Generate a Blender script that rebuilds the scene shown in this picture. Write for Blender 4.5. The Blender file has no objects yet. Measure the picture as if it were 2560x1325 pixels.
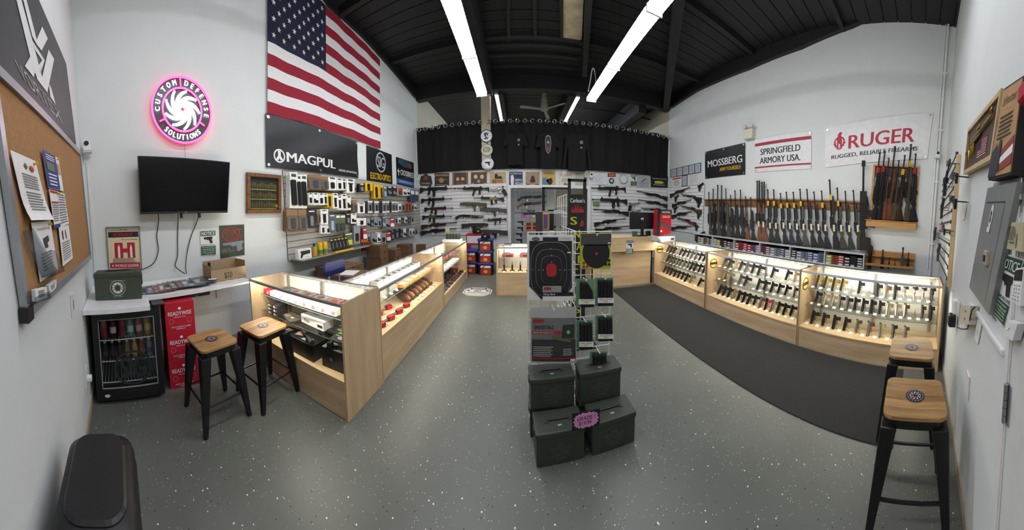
import bpy, math, random
from mathutils import Matrix, Vector
random.seed(7)
SC = bpy.context.scene
COL = SC.collection
# ------------------------------------------------------------------ camera (cylindrical panorama), measured from the photograph
F, YC, PIT, ROLL, YAW = 642.4, 574.0, 0.0749, -0.0104, -0.0297
CAM = (3.182, 0.3515, 1.6)
W, D = 8.2, 8.16          # room width and depth to the partition
def _basis():
    c, s = math.cos(YAW), math.sin(YAW)
    r = Vector((c, -s, 0)); fw = Vector((s, c, 0)); up = Vector((0, 0, 1))
    cp, sp = math.cos(PIT), math.sin(PIT)
    f2 = fw*cp - up*sp; u2 = up*cp + fw*sp
    cr, sr = math.cos(ROLL), math.sin(ROLL)
    return r*cr + u2*sr, f2, u2*cr - r*sr
BR, BF, BU = _basis()
cd = bpy.data.cameras.new('camera'); cam = bpy.data.objects.new('camera', cd); COL.objects.link(cam)
cd.type = 'PANO'; cd.panorama_type = 'CENTRAL_CYLINDRICAL'
cd.central_cylindrical_range_u_min = -1280/F; cd.central_cylindrical_range_u_max = 1280/F
cd.central_cylindrical_range_v_max = YC/F; cd.central_cylindrical_range_v_min = -(1325-YC)/F
cd.clip_start = 0.01; cd.clip_end = 100
cam.matrix_world = Matrix(((BR.x, BU.x, -BF.x, CAM[0]), (BR.y, BU.y, -BF.y, CAM[1]), (BR.z, BU.z, -BF.z, CAM[2]), (0, 0, 0, 1)))
SC.camera = cam
wd = bpy.data.worlds.new('world'); SC.world = wd; wd.use_nodes = True
wd.node_tree.nodes['Background'].inputs[0].default_value = (.6, .65, .7, 1)
wd.node_tree.nodes['Background'].inputs[1].default_value = 0.15
SC.view_settings.view_transform = 'Standard'; SC.view_settings.look = 'None'
SC.view_settings.gamma = 1; SC.view_settings.use_curve_mapping = False
SC.view_settings.exposure = 0.0
SC.cycles.use_denoising = True
SC.cycles.max_bounces = 5; SC.cycles.diffuse_bounces = 3; SC.cycles.glossy_bounces = 2; SC.cycles.transparent_max_bounces = 14
SC.cycles.use_adaptive_sampling = True; SC.cycles.adaptive_threshold = .1; SC.cycles.adaptive_min_samples = 16; SC.cycles.caustics_reflective = False; SC.cycles.caustics_refractive = False
SC.cycles.sample_clamp_indirect = 6
LAMP, NEONW, NEONP, LED, REARGLOW = 24.0, 6.0, 5.0, 130.0, 60.0      # emission of tubes, neon, showcase strips, added rear beam glow
# ------------------------------------------------------------------ measuring
def ray(px, py):
    th = (px-1280)/F
    return BR*math.sin(th) + BF*math.cos(th) + BU*((YC-py)/F)
def onp(px, py, ax, val):
    d = ray(px, py); t = (val-CAM[ax])/d[ax]
    return Vector(CAM) + d*t
AX = {'L': (0, Vector((0, 1, 0)), Vector((1, 0, 0)), 0.0), 'R': (0, Vector((0, -1, 0)), Vector((-1, 0, 0)), W),
      'B': (1, Vector((1, 0, 0)), Vector((0, -1, 0)), D), 'F': (1, Vector((-1, 0, 0)), Vector((0, 1, 0)), 0.0)}
UP = Vector((0, 0, 1))
def on(w, px, py, d=0.0):                 # point of a wall seen at a photo pixel, d metres off that wall
    ax, u, n, v = AX[w]
    return onp(px, py, ax, v + n[ax]*d)
def frame(w, P, ang=0.0):                 # local x right along wall, y up, z out of the wall
    ax, u, n, v = AX[w]
    if ang:
        c, s = math.cos(ang), math.sin(ang); x = u*c + UP*s; y = UP*c - u*s
    else: x, y = u, UP
    return Matrix(((x.x, y.x, n.x, P[0]), (x.y, y.y, n.y, P[1]), (x.z, y.z, n.z, P[2]), (0, 0, 0, 1)))
def at(x, y, z, rz=0.0): return Matrix.Translation((x, y, z)) @ Matrix.Rotation(rz, 4, 'Z')
# ------------------------------------------------------------------ materials
def lin(h):
    h = h.lstrip('#'); o = []
    for i in (0, 2, 4):
        c = int(h[i:i+2], 16)/255; o.append(c/12.92 if c <= .04045 else ((c+.055)/1.055)**2.4)
    return (*o, 1)
_M = {}
def _new(n):
    m = bpy.data.materials.new(n); m.use_nodes = True
    nt = m.node_tree; return m, nt, nt.nodes, nt.links, nt.nodes['Principled BSDF']
def mat(h, rough=.5, metal=0.0, var=.05, scale=9.0, bump=0.0, spec=.5):
    k = (h, rough, metal, var, scale, bump, spec)
    if k in _M: return _M[k]
    m, nt, N, Lk, b = _new('paint_%s_%d' % (h, len(_M)))
    c = lin(h)
    b.inputs['Roughness'].default_value = rough; b.inputs['Metallic'].default_value = metal
    b.inputs['Specular IOR Level'].default_value = spec
    tc = N.new('ShaderNodeTexCoord'); no = N.new('ShaderNodeTexNoise'); no.inputs['Scale'].default_value = scale
    no.inputs['Detail'].default_value = 3
    Lk.new(tc.outputs['Object'], no.inputs['Vector'])
    cr = N.new('ShaderNodeValToRGB'); Lk.new(no.outputs['Fac'], cr.inputs['Fac'])
    cr.color_ramp.elements[0].position = .3; cr.color_ramp.elements[1].position = .7
    cr.color_ramp.elements[0].color = (*[x*(1-var) for x in c[:3]], 1)
    cr.color_ramp.elements[1].color = (*[min(1, x*(1+var)+.002*var) for x in c[:3]], 1)
    Lk.new(cr.outputs['Color'], b.inputs['Base Color'])
    if bump:
        bp = N.new('ShaderNodeBump'); bp.inputs['Strength'].default_value = bump; bp.inputs['Distance'].default_value = .004
        Lk.new(no.outputs['Fac'], bp.inputs['Height']); Lk.new(bp.outputs['Normal'], b.inputs['Normal'])
    _M[k] = m; return m
def wood(a, c, sx=(1, 12, 12), scale=2.0, rough=.45, key=None):
    k = ('w', a, c, sx, scale)
    if k in _M: return _M[k]
    m, nt, N, Lk, b = _new('wood_%s_%d' % (a, len(_M)))
    tc = N.new('ShaderNodeTexCoord'); mp = N.new('ShaderNodeMapping'); mp.inputs['Scale'].default_value = sx
    no = N.new('ShaderNodeTexNoise'); no.inputs['Scale'].default_value = scale; no.inputs['Detail'].default_value = 5; no.inputs['Roughness'].default_value = .62
    Lk.new(tc.outputs['Object'], mp.inputs['Vector']); Lk.new(mp.outputs['Vector'], no.inputs['Vector'])
    cr = N.new('ShaderNodeValToRGB'); Lk.new(no.outputs['Fac'], cr.inputs['Fac'])
    cr.color_ramp.elements[0].position = .34; cr.color_ramp.elements[1].position = .66
    cr.color_ramp.elements[0].color = lin(a); cr.color_ramp.elements[1].color = lin(c)
    Lk.new(cr.outputs['Color'], b.inputs['Base Color']); b.inputs['Roughness'].default_value = rough
    _M[k] = m; return m
def emit(h, s):
    k = ('e', h, s)
    if k in _M: return _M[k]
    m, nt, N, Lk, b = _new('glow_%s_%d' % (h, len(_M)))
    b.inputs['Base Color'].default_value = lin(h); b.inputs['Emission Color'].default_value = lin(h); b.inputs['Emission Strength'].default_value = s
    _M[k] = m; return m
def glass(h='#ffffff', refl=.06, rough=.02, key='g'):
    k = ('g', h, refl, rough)
    if k in _M: return _M[k]
    m, nt, N, Lk, b = _new('glass_%d' % len(_M)); N.remove(b)
    o = N['Material Output']; t = N.new('ShaderNodeBsdfTransparent'); t.inputs[0].default_value = lin(h)
    g = N.new('ShaderNodeBsdfGlossy'); g.inputs['Roughness'].default_value = rough
    lw = N.new('ShaderNodeLayerWeight'); lw.inputs['Blend'].default_value = .5
    pw = N.new('ShaderNodeMath'); pw.operation = 'POWER'; pw.inputs[1].default_value = 4.0; Lk.new(lw.outputs['Facing'], pw.inputs[0])
    ma = N.new('ShaderNodeMath'); ma.operation = 'MULTIPLY_ADD'; ma.inputs[1].default_value = .35; ma.inputs[2].default_value = refl*.4; ma.use_clamp = True; Lk.new(pw.outputs[0], ma.inputs[0])
    mx = N.new('ShaderNodeMixShader'); Lk.new(ma.outputs[0], mx.inputs[0])
    Lk.new(t.outputs[0], mx.inputs[1]); Lk.new(g.outputs[0], mx.inputs[2]); Lk.new(mx.outputs[0], o.inputs['Surface'])
    _M[k] = m; return m
BLACK = mat('#161618', .5); MATBLK = mat('#1b1b1d', .8); GUN = mat('#17181a', .42, .25); GUNG = mat('#4a4c4a', .55, .1)
WHITE = mat('#e9e9e7', .55); WALLW = mat('#d9dddb', .75, 0, .02, 2.5); STEEL = mat('#b9bbbd', .3, .9); CHROME = mat('#d8dadc', .15, 1)
SILVER = mat('#b4b3ad', .3, .8); RED = mat('#b3152b', .5); CARD = mat('#ecebe6', .6); KRAFT = mat('#8d6d4c', .8); DKGREY = mat('#3b3c3e', .6)
GREY = mat('#7d7f80', .6); YELLOW = mat('#e2b50f', .5); ORANGE = mat('#d2641c', .5); OLIVE = mat('#4c4f38', .6); TAN = mat('#8b7a5c', .6)
CAMO = mat('#4b4636', .7, 0, .55, 40); BLUE = mat('#223a8c', .5); LBLUE = mat('#2c62b8', .5); PINK = mat('#e07bb0', .6); GREEN = mat('#1f5134', .5)
TAG = mat('#e6dfc4', .7); BROWNW = wood('#4a2c18', '#7a4a28', (3, 14, 14)); DKWOOD = wood('#24150d', '#43281a', (3, 14, 14))
MAPLE = wood('#cfb185', '#e0c69c', (1.1, 9, 9), 1.8); MAPLEV = wood('#b08d66', '#cdab80', (7, 7, .6), 1.8); OAK = wood('#a9783f', '#c99a5b', (1, 14, 14), 3)
ALU = mat('#a9adb0', .35, .6); CREAM = mat('#f7f3e6', .7); CLEAR = glass('#f4f6f6'); CLEARP = glass('#e2e6e8', .1, .1)
# ------------------------------------------------------------------ meshes
class MB:
    def __init__(s): s.v = []; s.f = []
    def add(s, v, f):
        o = len(s.v); s.v += [tuple(p) for p in v]; s.f += [tuple(i+o for i in q) for q in f]; return s
    def box(s, x0, y0, z0, x1, y1, z1, M=None):
        v = [Vector(p) for p in ((x0, y0, z0), (x1, y0, z0), (x1, y1, z0), (x0, y1, z0), (x0, y0, z1), (x1, y0, z1), (x1, y1, z1), (x0, y1, z1))]
        if M: v = [M @ p for p in v]
        return s.add(v, [(3, 2, 1, 0), (4, 5, 6, 7), (0, 1, 5, 4), (1, 2, 6, 5), (2, 3, 7, 6), (3, 0, 4, 7)])
    def cbox(s, c, d, M=None): return s.box(c[0]-d[0]/2, c[1]-d[1]/2, c[2]-d[2]/2, c[0]+d[0]/2, c[1]+d[1]/2, c[2]+d[2]/2, M)
    def prism(s, poly, z0, z1, M=None, ch=0.0):     # polygon in xy, extruded along z; ch = chamfered front edge
        n = len(poly)
        a = sum(poly[i][0]*poly[(i+1) % n][1]-poly[(i+1) % n][0]*poly[i][1] for i in range(n))
        if a < 0: poly = poly[::-1]
        cx = sum(p[0] for p in poly)/n; cy = sum(p[1] for p in poly)/n
        rings = [[(p[0], p[1], z0) for p in poly], [(p[0], p[1], z1-ch) for p in poly]]
        if ch:
            rr = []
            for i, p in enumerate(poly):
                a_, b_ = Vector(poly[i-1]), Vector(poly[(i+1) % n]); p_ = Vector(p)
                d1 = (p_-a_).normalized() if (p_-a_).length > 1e-9 else Vector((1, 0)); d2 = (b_-p_).normalized() if (b_-p_).length > 1e-9 else Vector((1, 0))
                nn = Vector((-(d1.y+d2.y), d1.x+d2.x)); nn = nn.normalized() if nn.length > 1e-6 else Vector((0, 0))
                rr.append((p[0]+nn.x*ch, p[1]+nn.y*ch, z1))
            rings.append(rr)
        v = [Vector(p) for r in rings for p in r]
        if M: v = [M @ p for p in v]
        k = len(rings)
        f = [tuple(range(n))[::-1], tuple(range((k-1)*n, k*n))]
        for j in range(k-1):
            for i in range(n): f.append((j*n+i, j*n+(i+1) % n, (j+1)*n+(i+1) % n, (j+1)*n+i))
        return s.add(v, f)
    def lathe(s, prof, n=14, M=None, caps=True):    # (r, z) profile about local z
        v = [Vector((r*math.cos(2*math.pi*i/n), r*math.sin(2*math.pi*i/n), z)) for r, z in prof for i in range(n)]
        if M: v = [M @ p for p in v]
        f = []
        for j in range(len(prof)-1):
            for i in range(n): f.append((j*n+i, j*n+(i+1) % n, (j+1)*n+(i+1) % n, (j+1)*n+i))
        if caps: f += [tuple(range(n))[::-1], tuple(range((len(prof)-1)*n, len(prof)*n))]
        return s.add(v, f)
    def tube(s, pts, r, n=6, closed=False):
        pts = [Vector(p) for p in pts]; k = len(pts); v = []
        rs = r if isinstance(r, (list, tuple)) else [r]*k
        ref = None
        for i, p in enumerate(pts):
            a = pts[i-1] if (i or closed) else p; b = pts[(i+1) % k] if (i < k-1 or closed) else p
            t = (b-a).normalized() if (b-a).length > 1e-9 else Vector((0, 0, 1))
            if ref is None: ref = t.orthogonal().normalized()
            ref = (ref - t*ref.dot(t)); ref = ref.normalized() if ref.length > 1e-6 else t.orthogonal().normalized()
            w_ = t.cross(ref)
            for j in range(n):
                a_ = 2*math.pi*j/n; v.append(p + (ref*math.cos(a_)+w_*math.sin(a_))*rs[i])
        f = []
        for i in range(k if closed else k-1):
            i2 = (i+1) % k
            for j in range(n): f.append((i*n+j, i*n+(j+1) % n, i2*n+(j+1) % n, i2*n+j))
        if not closed: f += [tuple(range(n))[::-1], tuple(range((k-1)*n, k*n))]
        return s.add(v, f)
    def rod(s, a, b, r, n=8): return s.tube([a, b], r, n)
    def rbox(s, x0, y0, x1, y1, z0, z1, r, seg=4, ch=0.0, M=None):
        return s.prism(rrect(x0, y0, x1, y1, r, seg), z0, z1, M, ch)
    def mesh(s, name, m, smooth=False):
        me = bpy.data.meshes.new(name); me.from_pydata(s.v, [], s.f); me.materials.append(m)
        if smooth:
            me.polygons.foreach_set('use_smooth', [True]*len(me.polygons)); me.set_sharp_from_angle(angle=.7)
        me.update(); return me
def rrect(x0, y0, x1, y1, r, seg=4):
    o = []
    for cx, cy, a in ((x1-r, y1-r, 0), (x0+r, y1-r, 1), (x0+r, y0+r, 2), (x1-r, y0+r, 3)):
        for i in range(seg+1):
            t = (a + i/seg)*math.pi/2; o.append((cx+r*math.cos(t), cy+r*math.sin(t)))
    return o
def circ(cx, cy, rx, ry=None, n=28, a0=0.0):
    ry = rx if ry is None else ry
    return [(cx+rx*math.cos(a0+2*math.pi*i/n), cy+ry*math.sin(a0+2*math.pi*i/n)) for i in range(n)]
def star(cx, cy, r, q=.4):
    return [(cx+(r if i % 2 == 0 else r*q)*math.sin(math.pi*i/5), cy+(r if i % 2 == 0 else r*q)*math.cos(math.pi*i/5)) for i in range(10)]
KIDS = {}
def link(name, data, parent=None, mw=None, label=None, cat=None, group=None, kind=None):
    o = bpy.data.objects.new(name, data); COL.objects.link(o)
    if parent is not None: o.parent = parent; KIDS.setdefault(parent.name, []).append(o)
    if mw is not None:
        if parent is None: o.matrix_world = mw
        else: o.matrix_local = mw
    if label: o['label'] = label
    if cat: o['category'] = cat
    if group: o['group'] = group
    if kind: o['kind'] = kind
    return o
def thing(name, label, cat, mw, group=None): return link(name, None, None, mw, label, cat, group)
def obj(name, mb, m, parent=None, mw=None, smooth=False, bevel=0.0, **k):
    o = link(name, mb.mesh(name, m, smooth), parent, mw, **k)
    if bevel:
        b = o.modifiers.new('edge', 'BEVEL'); b.width = bevel; b.segments = 2; b.limit_method = 'ANGLE'
    return o
def struct(name, mb, m, mw=None, **k): return obj(name, mb, m, None, mw, kind='structure', **k)
def inst(src, parent=None, mw=None, label=None, group=None):
    """a copy of a thing with copies of its parts and sub-parts; shares mesh data"""
    c = src.copy(); COL.objects.link(c); c.parent = parent
    if mw is not None:
        if parent is None: c.matrix_world = mw
        else: c.matrix_local = mw
    if label: c['label'] = label
    if group: c['group'] = group
    if parent is not None: KIDS.setdefault(parent.name, []).append(c)
    for ch in list(KIDS.get(src.name, [])): inst(ch, c)
    return c
ORD = 'first second third fourth fifth sixth seventh eighth ninth tenth eleventh twelfth thirteenth fourteenth fifteenth sixteenth'.split()
# ------------------------------------------------------------------ lettering
_T = {}
def text_geo(s, bold=0.0, sp=1.0):
    k = (s, bold, sp)
    if k in _T: return _T[k]
    c = bpy.data.curves.new('t', 'FONT'); c.body = s; c.space_character = sp; c.resolution_u = 3; c.fill_mode = 'FRONT'
    o = bpy.data.objects.new('t', c); me = bpy.data.meshes.new_from_object(o)
    v = [(p.co.x, p.co.y) for p in me.vertices]; f = [tuple(q.vertices) for q in me.polygons]
    bpy.data.objects.remove(o); bpy.data.curves.remove(c); bpy.data.meshes.remove(me)
    if not v: _T[k] = ([], [], 1); return _T[k]
    x0, x1 = min(p[0] for p in v), max(p[0] for p in v); y0, y1 = min(p[1] for p in v), max(p[1] for p in v)
    sh = [0.0] if not bold else [-bold*1.1, bold*1.1, 0.0] if bold > .015 else [-bold*.9, bold*.9]     # heavier strokes: overlaid copies
    n0 = len(v); x0 += min(sh); x1 += max(sh); V = []; Fc = []
    for j, dx in enumerate(sh): V += [((p[0]+dx-x0)/(x1-x0), (p[1]-y0)/(y1-y0), .0004*j) for p in v]; Fc += [tuple(i+j*n0 for i in q) for q in f]
    _T[k] = (V, Fc, (x1-x0)/max(y1-y0, 1e-6)); return _T[k]
def decor(parent, items, S, z=0.0, flatmap=True):
    """flat print: items (part, material, shape, args..., layer); S(s, t) -> local point, s right, t down in 0..1"""
    acc = {}
    for it in items:
        nm, m, sh = it[:3]; a = it[3]; ly = it[4] if len(it) > 4 else 1
        joined = nm in ('logo_blades', 'logo_marks', 'logo_cut', 'body_text')
        mb = acc.setdefault((nm, m, 0 if joined else len(acc)+1), MB())
        dz = z + .0022*ly
        def put(poly, faces=None):
            if faces is None: faces = [tuple(range(len(poly)))]
            vv = [S(p[0], p[1], dz+(p[2] if len(p) > 2 else 0.0)) for p in poly]; mb.add(vv, faces)
        if sh == 'rect': x0, y0, x1, y1 = a; put([(x0, y1), (x1, y1), (x1, y0), (x0, y0)])
        elif sh == 'poly': put(a)
        elif sh == 'disc': put(circ(*a)[::-1])
        elif sh == 'ring':
            cx, cy, rx, ry, q = a; n = 32; o = circ(cx, cy, rx, ry, n); i = circ(cx, cy, rx*q, ry*q, n)
            put(o+i, [(k, n+k, n+(k+1) % n, (k+1) % n) for k in range(n)])
        elif sh == 'text':
            st, x0, y0, x1, y1 = a[:5]; g = text_geo(st, a[5] if len(a) > 5 else 0.0)
            sk = a[6] if len(a) > 6 else 0.0
            put([(x0+p[0]*(x1-x0)+sk*p[1], y1-p[1]*(y1-y0), p[2]) for p in g[0]], g[1])
        elif sh == 'lines':
            mb = acc.setdefault(('body_text', m, 0), MB())
            x0, y0, x1, y1, n = a[:5]; rg = random.Random(int(x0*1000+y0*377+n)); fill = a[5] if len(a) > 5 else .42
            for k in range(n):
                ya = y0+(y1-y0)*k/n; put([(x0, ya+(y1-y0)/n*fill), (x1-(x1-x0)*rg.choice((0, .05, .25)), ya+(y1-y0)/n*fill), (x1-(x1-x0)*.02, ya), (x0, ya)][:4] if 0 else
                    [(x0, ya+(y1-y0)/n*fill), (x0+(x1-x0)*rg.uniform(.8, 1), ya+(y1-y0)/n*fill), (x0+(x1-x0)*1.0 if 0 else x0+(x1-x0)*rg.uniform(.85, 1), ya), (x0, ya)])
    for (nm, m, j), mb in acc.items():
        if mb.f: obj(nm, mb, m, parent, kind='stuff' if j == 0 else None)
def bil(q, wave=None):
    """bilinear map of a quad given as local points TL TR BR BL"""
    a, b, c, d = q
    def S(s, t, z=0.0):
        x = (a[0]*(1-s)+b[0]*s)*(1-t)+(d[0]*(1-s)+c[0]*s)*t; y = (a[1]*(1-s)+b[1]*s)*(1-t)+(d[1]*(1-s)+c[1]*s)*t
        return (x, y, z+(wave(s, t) if wave else 0.0))
    return S
def wquad(w, quad, d):
    P = [on(w, *p, d) for p in quad]; c = sum(P, Vector())/4; ax, u, n, v = AX[w]
    return frame(w, c), [((p-c).dot(u), (p-c).dot(UP)) for p in P]
def sheet(S, th, nx=1, ny=1):
    mb = MB(); v = []
    for z in (0.0, th):
        for j in range(ny+1):
            for i in range(nx+1): v.append(S(i/nx, j/ny, z))
    k = (nx+1)*(ny+1); f = []
    for j in range(ny):
        for i in range(nx):
            a = j*(nx+1)+i; f.append((a, a+1, a+nx+2, a+nx+1)); f.append((k+a, k+a+nx+1, k+a+nx+2, k+a+1))
    e = [i for i in range(nx+1)]+[(j+1)*(nx+1)+nx for j in range(ny)]+[ny*(nx+1)+i for i in range(nx-1, -1, -1)]+[j*(nx+1) for j in range(ny-1, 0, -1)]
    for i in range(len(e)): a, b = e[i], e[(i+1) % len(e)]; f.append((a, k+a, k+b, b))
    return mb.add(v, f)
def sign(name, w, quad, m, items, label, cat='sign', d=.004, th=.006, wave=None, grid=(1, 1), part='panel', group=None, frame_w=0, frame_m=None, lift=0.0):
    mw, q = wquad(w, quad, d); t = thing(name, label, cat, mw, group)
    S = bil(q, wave); obj(part, sheet(S, th, *grid), m, t, smooth=bool(wave))
    if frame_w:
        fw = frame_w
        for x0, y0, x1, y1 in ((-fw, -fw, 1+fw, 0), (-fw, 1, 1+fw, 1+fw), (-fw, 0, 0, 1), (1, 0, 1+fw, 1)):
            mb = MB(); P = [S(x0, y1, 0), S(x1, y1, 0), S(x1, y0, 0), S(x0, y0, 0)]; mb.prism([p[:2] for p in P], 0, th+.014); obj('frame_rail', mb, frame_m, t)
    decor(t, items, S, th+lift); return t
def R4(x0, y0, x1, y1): return [(x0, y0), (x1, y0), (x1, y1), (x0, y1)]
def slatwall(name, w, u0, u1, z0, z1, label, n, m=None, d0=.012, th=.016, gm=None):
    """slat panel: backer and n separate slats with dark grooves between"""
    ax, u, nn, v = AX[w]
    P = Vector((0, 0, 0)); P[ax] = v + nn[ax]*d0; oax = 1-ax; lo, hi = min(u0, u1), max(u0, u1)
    P[oax] = (lo+hi)/2; P.z = z0; L = hi-lo
    t = thing(name, label, 'slatwall', frame(w, P))
    obj('backer', MB().box(-L/2, 0, -.01, L/2, z1-z0, .003), gm or MATBLK, t)
    h = (z1-z0)/n; me = MB().box(-L/2, 0, .002, L/2, h*.915, th).mesh('slat', m or WHITE)
    for i in range(n): link('slat', me, t, Matrix.Translation((0, i*h, 0)))
    return t
# ================================================================== the setting
def floor_mat():
    m, nt, N, Lk, b = _new('epoxy_floor')
    tc = N.new('ShaderNodeTexCoord')
    no = N.new('ShaderNodeTexNoise'); no.inputs['Scale'].default_value = 1.1; no.inputs['Detail'].default_value = 6
    Lk.new(tc.outputs['Object'], no.inputs['Vector'])
    cr = N.new('ShaderNodeValToRGB'); cr.color_ramp.elements[0].position = .3; cr.color_ramp.elements[1].position = .75
    cr.color_ramp.elements[0].color = lin('#545750'); cr.color_ramp.elements[1].color = lin('#676a63'); Lk.new(no.outputs['Fac'], cr.inputs['Fac'])
    last = cr.outputs['Color']
    for sc, thr, dens, h in ((34, .15, .86, '#e8e8e2'), (37, .15, .86, '#1d1f20'), (75, .17, .80, '#c4c5bf'), (60, .17, .86, '#3c4a52')):
        vo = N.new('ShaderNodeTexVoronoi'); vo.inputs['Scale'].default_value = sc; Lk.new(tc.outputs['Object'], vo.inputs['Vector'])
        lt = N.new('ShaderNodeMath'); lt.operation = 'LESS_THAN'; lt.inputs[1].default_value = thr; Lk.new(vo.outputs['Distance'], lt.inputs[0])
        sp = N.new('ShaderNodeSeparateColor'); Lk.new(vo.outputs['Color'], sp.inputs[0])
        gt = N.new('ShaderNodeMath'); gt.operation = 'GREATER_THAN'; gt.inputs[1].default_value = dens; Lk.new(sp.outputs[0], gt.inputs[0])
        mu = N.new('ShaderNodeMath'); mu.operation = 'MULTIPLY'; Lk.new(lt.outputs[0], mu.inputs[0]); Lk.new(gt.outputs[0], mu.inputs[1])
        mx = N.new('ShaderNodeMix'); mx.data_type = 'RGBA'; Lk.new(mu.outputs[0], mx.inputs[0]); Lk.new(last, mx.inputs[6]); mx.inputs[7].default_value = lin(h); last = mx.outputs[2]
    Lk.new(last, b.inputs['Base Color']); b.inputs['Roughness'].default_value = .42
    return m
YB = 13.2; ZC = 5.55
struct('floor', MB().box(-.3, -.3, -.1, W+.3, YB, 0), floor_mat())
struct('wall_left', MB().box(-.2, -.2, 0, 0, D+.05, ZC+.2), WALLW)
struct('wall_right', MB().box(W, -.2, 0, W+.2, D+.05, ZC+.6), WALLW)
BEIGE = mat('#cfcab4', .8, 0, .03, 2)
struct('wall_left_rear', MB().box(-.2, D+.05, 0, 0, YB, ZC+.2), BEIGE)
struct('wall_right_rear', MB().box(W, D+.05, 0, W+.2, YB, ZC+.6), BEIGE)
struct('wall_rear', MB().box(-.2, YB, 0, W+.2, YB+.2, ZC+.6), BEIGE)
# front wall: left part, above the door, right part
DX0, DX1, DZ = 3.1, 4.075, 2.12
fw = MB().box(DX1, -.2, 0, W+.2, 0, ZC+.6).box(-.2, -.2, 0, DX0, 0, ZC+.6).box(DX0, -.2, DZ, DX1, 0, ZC+.6)
struct('wall_front', fw, WALLW)
dr = struct('door_1', MB().box(DX0+.004, -.06, .01, DX1-.004, -.004, DZ-.004), mat('#d5d6d4', .5))
for z in (.98, 1.8): 
    h = MB().box(DX1-.03, -.004, z-.07, DX1+.02, .001, z+.07)
    for k in range(5): h.lathe([(.009, 0), (.009, .026)], 10, Matrix.Translation((DX1-.002, .008, z-.07+.028*k)))
    obj('hinge', h, STEEL, dr, smooth=True)
obj('door_casing', MB().box(DX1+.008, -.003, 0, DX1+.05, .006, DZ+.06).box(DX0-.055, -.003, 0, DX0, .006, DZ+.06).box(DX0-.055, -.003, DZ, DX1+.05, .006, DZ+.06), mat('#dededc', .5), dr)
# baseboards
BB = mat('#a99c86', .7)
struct('baseboard_left', MB().box(0, 0, 0, .012, D, .075), BB)
struct('baseboard_front', MB().box(0, 0, 0, DX0-.06, .012, .08).box(DX1+.06, 0, 0, W, .012, .06), BB)
struct('trim_1', MB().box(DX1+.05, 0, 1.125, 4.76, .02, 1.152), mat('#dcdcda', .5), bevel=.006)
# partition at the rear of the sales floor
ODX0, ODX1, ODZ = 2.92, 5.28, 2.27
pw = MB().box(0, D, 0, ODX0, D+.1, 2.9).box(ODX1, D, 0, W, D+.1, 2.9).box(ODX0, D, ODZ, ODX1, D+.1, 2.9)
struct('wall_back', pw, WALLW)
PT = mat('#e6e6e4', .5)
struct('trim_2', MB().box(ODX0-.09, D-.02, 0, ODX0, D+.1, ODZ+.09).box(ODX1, D-.02, 0, ODX1+.09, D+.1, ODZ+.09).box(ODX0, D-.02, ODZ, ODX1, D+.1, ODZ+.09), PT)
struct('wall_alcove', MB().box(ODX0-.3, D+.75, 0, 4.35, D+.85, 2.9).box(ODX0-.3, D+.1, 0, ODX0-.2, D+.75, 2.9), WALLW)
struct('wall_alcove_door', MB().box(4.4, D+.8, 0, 5.5, D+.86, 2.9).box(5.4, D+.1, 0, 5.5, D+.8, 2.9), mat('#c9c6b4', .7))
# ceiling: black deck boards, beams, girder
CB = mat('#1c1c1e', .55, 0, .12, 3); CB2 = mat('#262729', .5, 0, .15, 3)
ce = struct('ceiling', MB().box(-.2, -.2, ZC+.03, W+.2, YB, ZC+.2), CB)
bw = .27; nb = int((YB+.2)/bw)
me = MB().box(-.1, 0, 0, W+.1, bw-.02, .04).mesh('deck_board', CB)
for i in range(nb): link('deck_board', me, ce, Matrix.Translation((0, -.2+i*bw, ZC)))
def beam(name, x0, x1, z0, y0=-.1, y1=YB, m=CB): return struct(name, MB().box(x0, y0, z0, x1, y1, ZC), m, bevel=.01)
beam('beam_1', 2.16, 2.42, 4.98, -.1, 8.2, CB2)
def tilted(name, p0, p1, z0, wd, m, ext=2.0):       # member running between two photographed points of the ceiling
    a, b = onp(*p0, 2, z0), onp(*p1, 2, z0); d = (b-a); L = d.length; return struct(name, MB().box(-wd/2, -ext, 0, wd/2, L+.05, ZC-z0+.01), m, at(a.x, a.y, z0, math.atan2(-d.x, d.y)))
tilted('beam_2', (1472, 0), (1462, 190), 5.28, .13, CB2, 3.0)
struct('beam_3', MB().box(-2.6, -.1, 5.15, 2.6, .1, ZC), CB, at(6.85, 6.1, 0, 1.05), bevel=.01)
beam('beam_4', 2.56, 2.72, 5.1, 8.4, YB)
beam('beam_5', 4.72, 4.95, 5.1, 8.4, YB)
beam('beam_6', 7.1, 7.4, 4.95, 8.4, YB)
struct('girder', MB().box(-.05, 8.18, 5.16, W+.05, 8.42, ZC+.02), CB, bevel=.01)
for i, y in enumerate((1.2, 3.0, 6.42, 6.7, 7.1, 7.6)):
    struct('joist_%d' % (i+1), MB().box(2.42, y, ZC-.05, 4.7, y+.12, ZC+.01), CB2)
for i, y in enumerate((2.2, 4.4, 6.4)):
    struct('joist_%d' % (i+7), MB().box(4.6, y, ZC-.1, W, y+.09, ZC+.01), CB)
    struct('joist_%d' % (i+10), MB().box(0, y, ZC-.12, 2.16, y+.09, ZC+.01), CB)
for i, x in enumerate((1271, 1337, 1403)): tilted('joist_%d' % (i+13), (x, 0), (x+1, 100), ZC-.07, .07, CB2, 3.0)
P = [onp(*p, 2, ZC-.04) for p in ((1408, -45), (1461, -45), (1454, 104), (1408, 100))]
struct('skylight', MB().prism([(p.x, p.y) for p in P], ZC-.04, ZC-.02), mat('#c8bd9c', .6, 0, .25, 5))
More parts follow.
